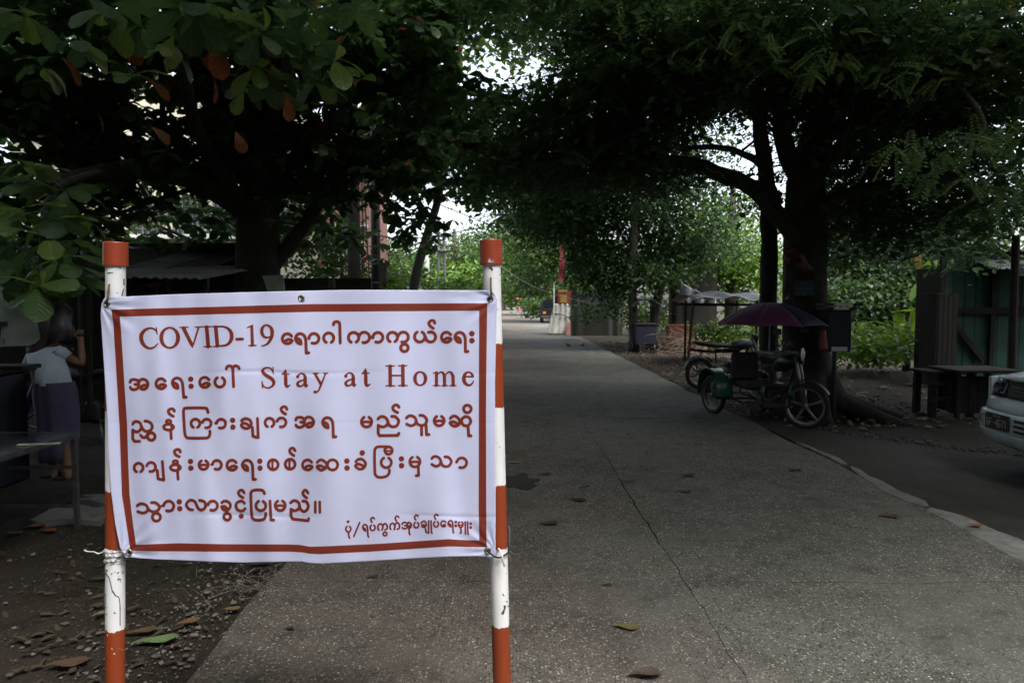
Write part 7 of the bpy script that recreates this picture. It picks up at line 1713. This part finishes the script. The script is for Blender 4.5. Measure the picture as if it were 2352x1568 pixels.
# fallen leaves
LG = {}
def fallen(px, py, ln, yaw, col, label, z=None, curl=.25, wid=.9):
    c = G(px, py, 0.0 if z is None else z)
    k = str(col)
    if k not in LG:
        LG[k] = paint('fallen_leaf', col, .7, .35, 25, .2, 60)
    tv, tf = TLf
    V_ = tv.copy(); V_[:, 1] *= wid; V_[:, 2] = np.abs(V_[:, 1]) * curl + .04 * np.sin(V_[:, 0] * 7) + .05
    o = put(np_mesh('fallen_leaf', V_, tf, LG[k], smooth=True), 'fallen_leaf', label=label, cat='fallen leaf', group='fallen leaves on the road and soil')
    o.location = (c.x, c.y, (0 if z is None else z) + .003); o.rotation_euler = (0, 0, R(yaw)); o.scale = (ln * (1.08 if px > 700 else 1),) * 3
c_ = G(1190, 1106)
MB().prism([(c_.x + .24 * math.cos(t * .35) * (.75 + .25 * math.sin(t * 2.1) + .12 * math.sin(t * 5)), c_.y + .30 * math.sin(t * .35) * (.8 + .25 * math.cos(t * 1.7))) for t in range(18)], lambda p: (p[0], p[1], -.02), lambda p: (p[0], p[1], .0065)).build('damp_stain', M['floor'], road)
fallen(298, 1484, .20, 20, (.13, .20, .08), 'large pale green fallen leaf right of the left post on the soil', -.04, .2, .7)
fallen(400, 1440, .12, 40, (.15, .09, .04), 'brown fallen leaf right of the left post above the green one', -.04)
fallen(505, 1462, .11, 30, (.16, .12, .05), 'yellow brown fallen leaf lying against the road edge', -.03)
fallen(510, 1402, .09, 10, (.17, .12, .05), 'small yellow brown leaf near the road edge above the larger one', -.04)
fallen(295, 1458, .12, 25, (.11, .065, .03), 'dull brown leaf touching the left post base area', -.04)
fallen(1165, 1064, .11, 10, (.24, .26, .05), 'yellow green leaf on the road right beside the right post')
fallen(1305, 1150, .13, -10, (.045, .022, .015), 'dark red brown leaf on the road nearest the middle crack', curl=.4)
fallen(1235, 1208, .14, 15, (.05, .028, .018), 'dark curled leaf on the road right of the banner edge', curl=.35)
fallen(1405, 1440, .12, -10, (.12, .10, .035), 'olive brown leaf lying on the near concrete')
fallen(1440, 1556, .13, 0, (.05, .035, .025), 'crumpled dark leaf at the bottom edge of the picture', curl=.8)
fallen(2015, 1188, .14, 0, (.09, .035, .02), 'red brown leaf on the concrete left of the cement strip')
fallen(2222, 1208, .10, 0, (.22, .08, .03), 'orange leaf lying on the pale cement strip', .02)
fallen(1560, 1093, .14, 5, (.04, .03, .02), 'flat dark leaf beyond the middle crack')
fallen(1425, 1106, .12, 0, (.07, .04, .025), 'small brown leaf left of the middle crack')
fallen(1550, 1130, .13, -5, (.06, .025, .02), 'long reddish leaf right of the middle crack')
fallen(1235, 1092, .12, 20, (.035, .025, .02), 'blackish leaf flat on the road behind the right post')
fallen(1330, 1120, .09, 20, (.05, .03, .02), 'tiny dark leaf above the dark red brown leaf')
fallen(1810, 1082, .12, 5, (.03, .025, .018), 'dark leaf on the far right part of the concrete')
fallen(560, 1306, .15, 10, (.03, .022, .015), 'dark curled leaf just below the bottom edge of the banner', -.03, .8)
fallen(85, 1222, .13, 0, (.22, .075, .025), 'bright orange leaf under the metal table leg', -.04, .5)
fallen(55, 1215, .13, 20, (.19, .07, .025), 'orange leaf further under the metal table', -.04, .5)
fallen(10, 1228, .12, 0, (.12, .10, .04), 'dull yellow leaf at the left edge under the metal table', -.04, .5)
fallen(210, 1418, .07, 60, (.20, .19, .10), 'small pale leaf left of the left post', -.04)
fallen(205, 1332, .10, 10, (.06, .045, .03), 'thin brown leaf beside the left post in the dark soil', -.04)
fallen(100, 1535, .17, 15, (.10, .055, .035), 'broad brown leaf in the lower left corner', -.04)
fallen(650, 1446, .05, 0, (.03, .022, .015), 'tiny black leaf scrap on the concrete below the banner', curl=.8)
fallen(840, 1330, .07, 30, (.04, .03, .02), 'small dark leaf on the road below the middle of the banner')
fallen(1380, 1345, .06, 0, (.04, .03, .02), 'little dark scrap on the transverse road joint')
for i in range(150):
    px = gr_.uniform(0, 640); py = gr_.uniform(1260, 1560); c = G(px, py, -.04)
    if c.x > -1.5: continue
    tv, tf = TL
    if i == 0 or 'litter' not in globals(): litter = np_mesh('leaf_litter', tv * np.array([1, .8, .6]) + np.array([0, 0, .1]), tf, paint('litter_brown', (.07, .05, .03), .8, .5, 30), smooth=True)
    o = put(litter, 'leaf_litter', ground); o.location = (c.x, c.y, -.045); o.rotation_euler = (gr_.uniform(-.3, .3), gr_.uniform(-.3, .3), gr_.uniform(0, 6.3)); o.scale = (gr_.uniform(.03, .08),) * 3
# dry grass tuft beside the road edge
mb = MB()
tc_ = G(590, 1345, -.04)
for i in range(90):
    a = gr_.uniform(0, 6.3); l = gr_.uniform(.05, .22); b = tc_ + Vector((gr_.gauss(0, .12), gr_.gauss(0, .10), .0))
    mb.tube([b, b + Vector((math.cos(a) * l * .5, math.sin(a) * l * .4, gr_.uniform(.01, .035))), b + Vector((math.cos(a) * l, math.sin(a) * l * .8, .006))], [.0018, .0015, .0006], 3, cap=False)
mb.build('dry_grass', paint('dry_grass', (.20, .19, .15), .9, .3, 10), label='dry grass and rag tuft beside the road edge below the banner', cat='grass', kind='stuff')
# brush pile
mb = MB(); bc_ = G(1560, 805, 0)
for i in range(260):
    a = gr_.uniform(0, 6.3); l = gr_.uniform(.3, 1.1); b = bc_ + Vector((gr_.gauss(.5, .75), gr_.gauss(.4, .5), abs(gr_.gauss(0, .22)))); e = b + Vector((math.cos(a) * l, math.sin(a) * l, gr_.uniform(-.15, .35))); e.z = max(.0, e.z)
    mb.tube([b, b.lerp(e, .5) + Vector((0, 0, gr_.uniform(-.05, .08))), e], [.013, .010, .004], 4, cap=False)
mb.build('brush_pile', M['twig'], label='heap of dry cut twigs between the food cart and the stall frame', cat='brush pile', kind='stuff')
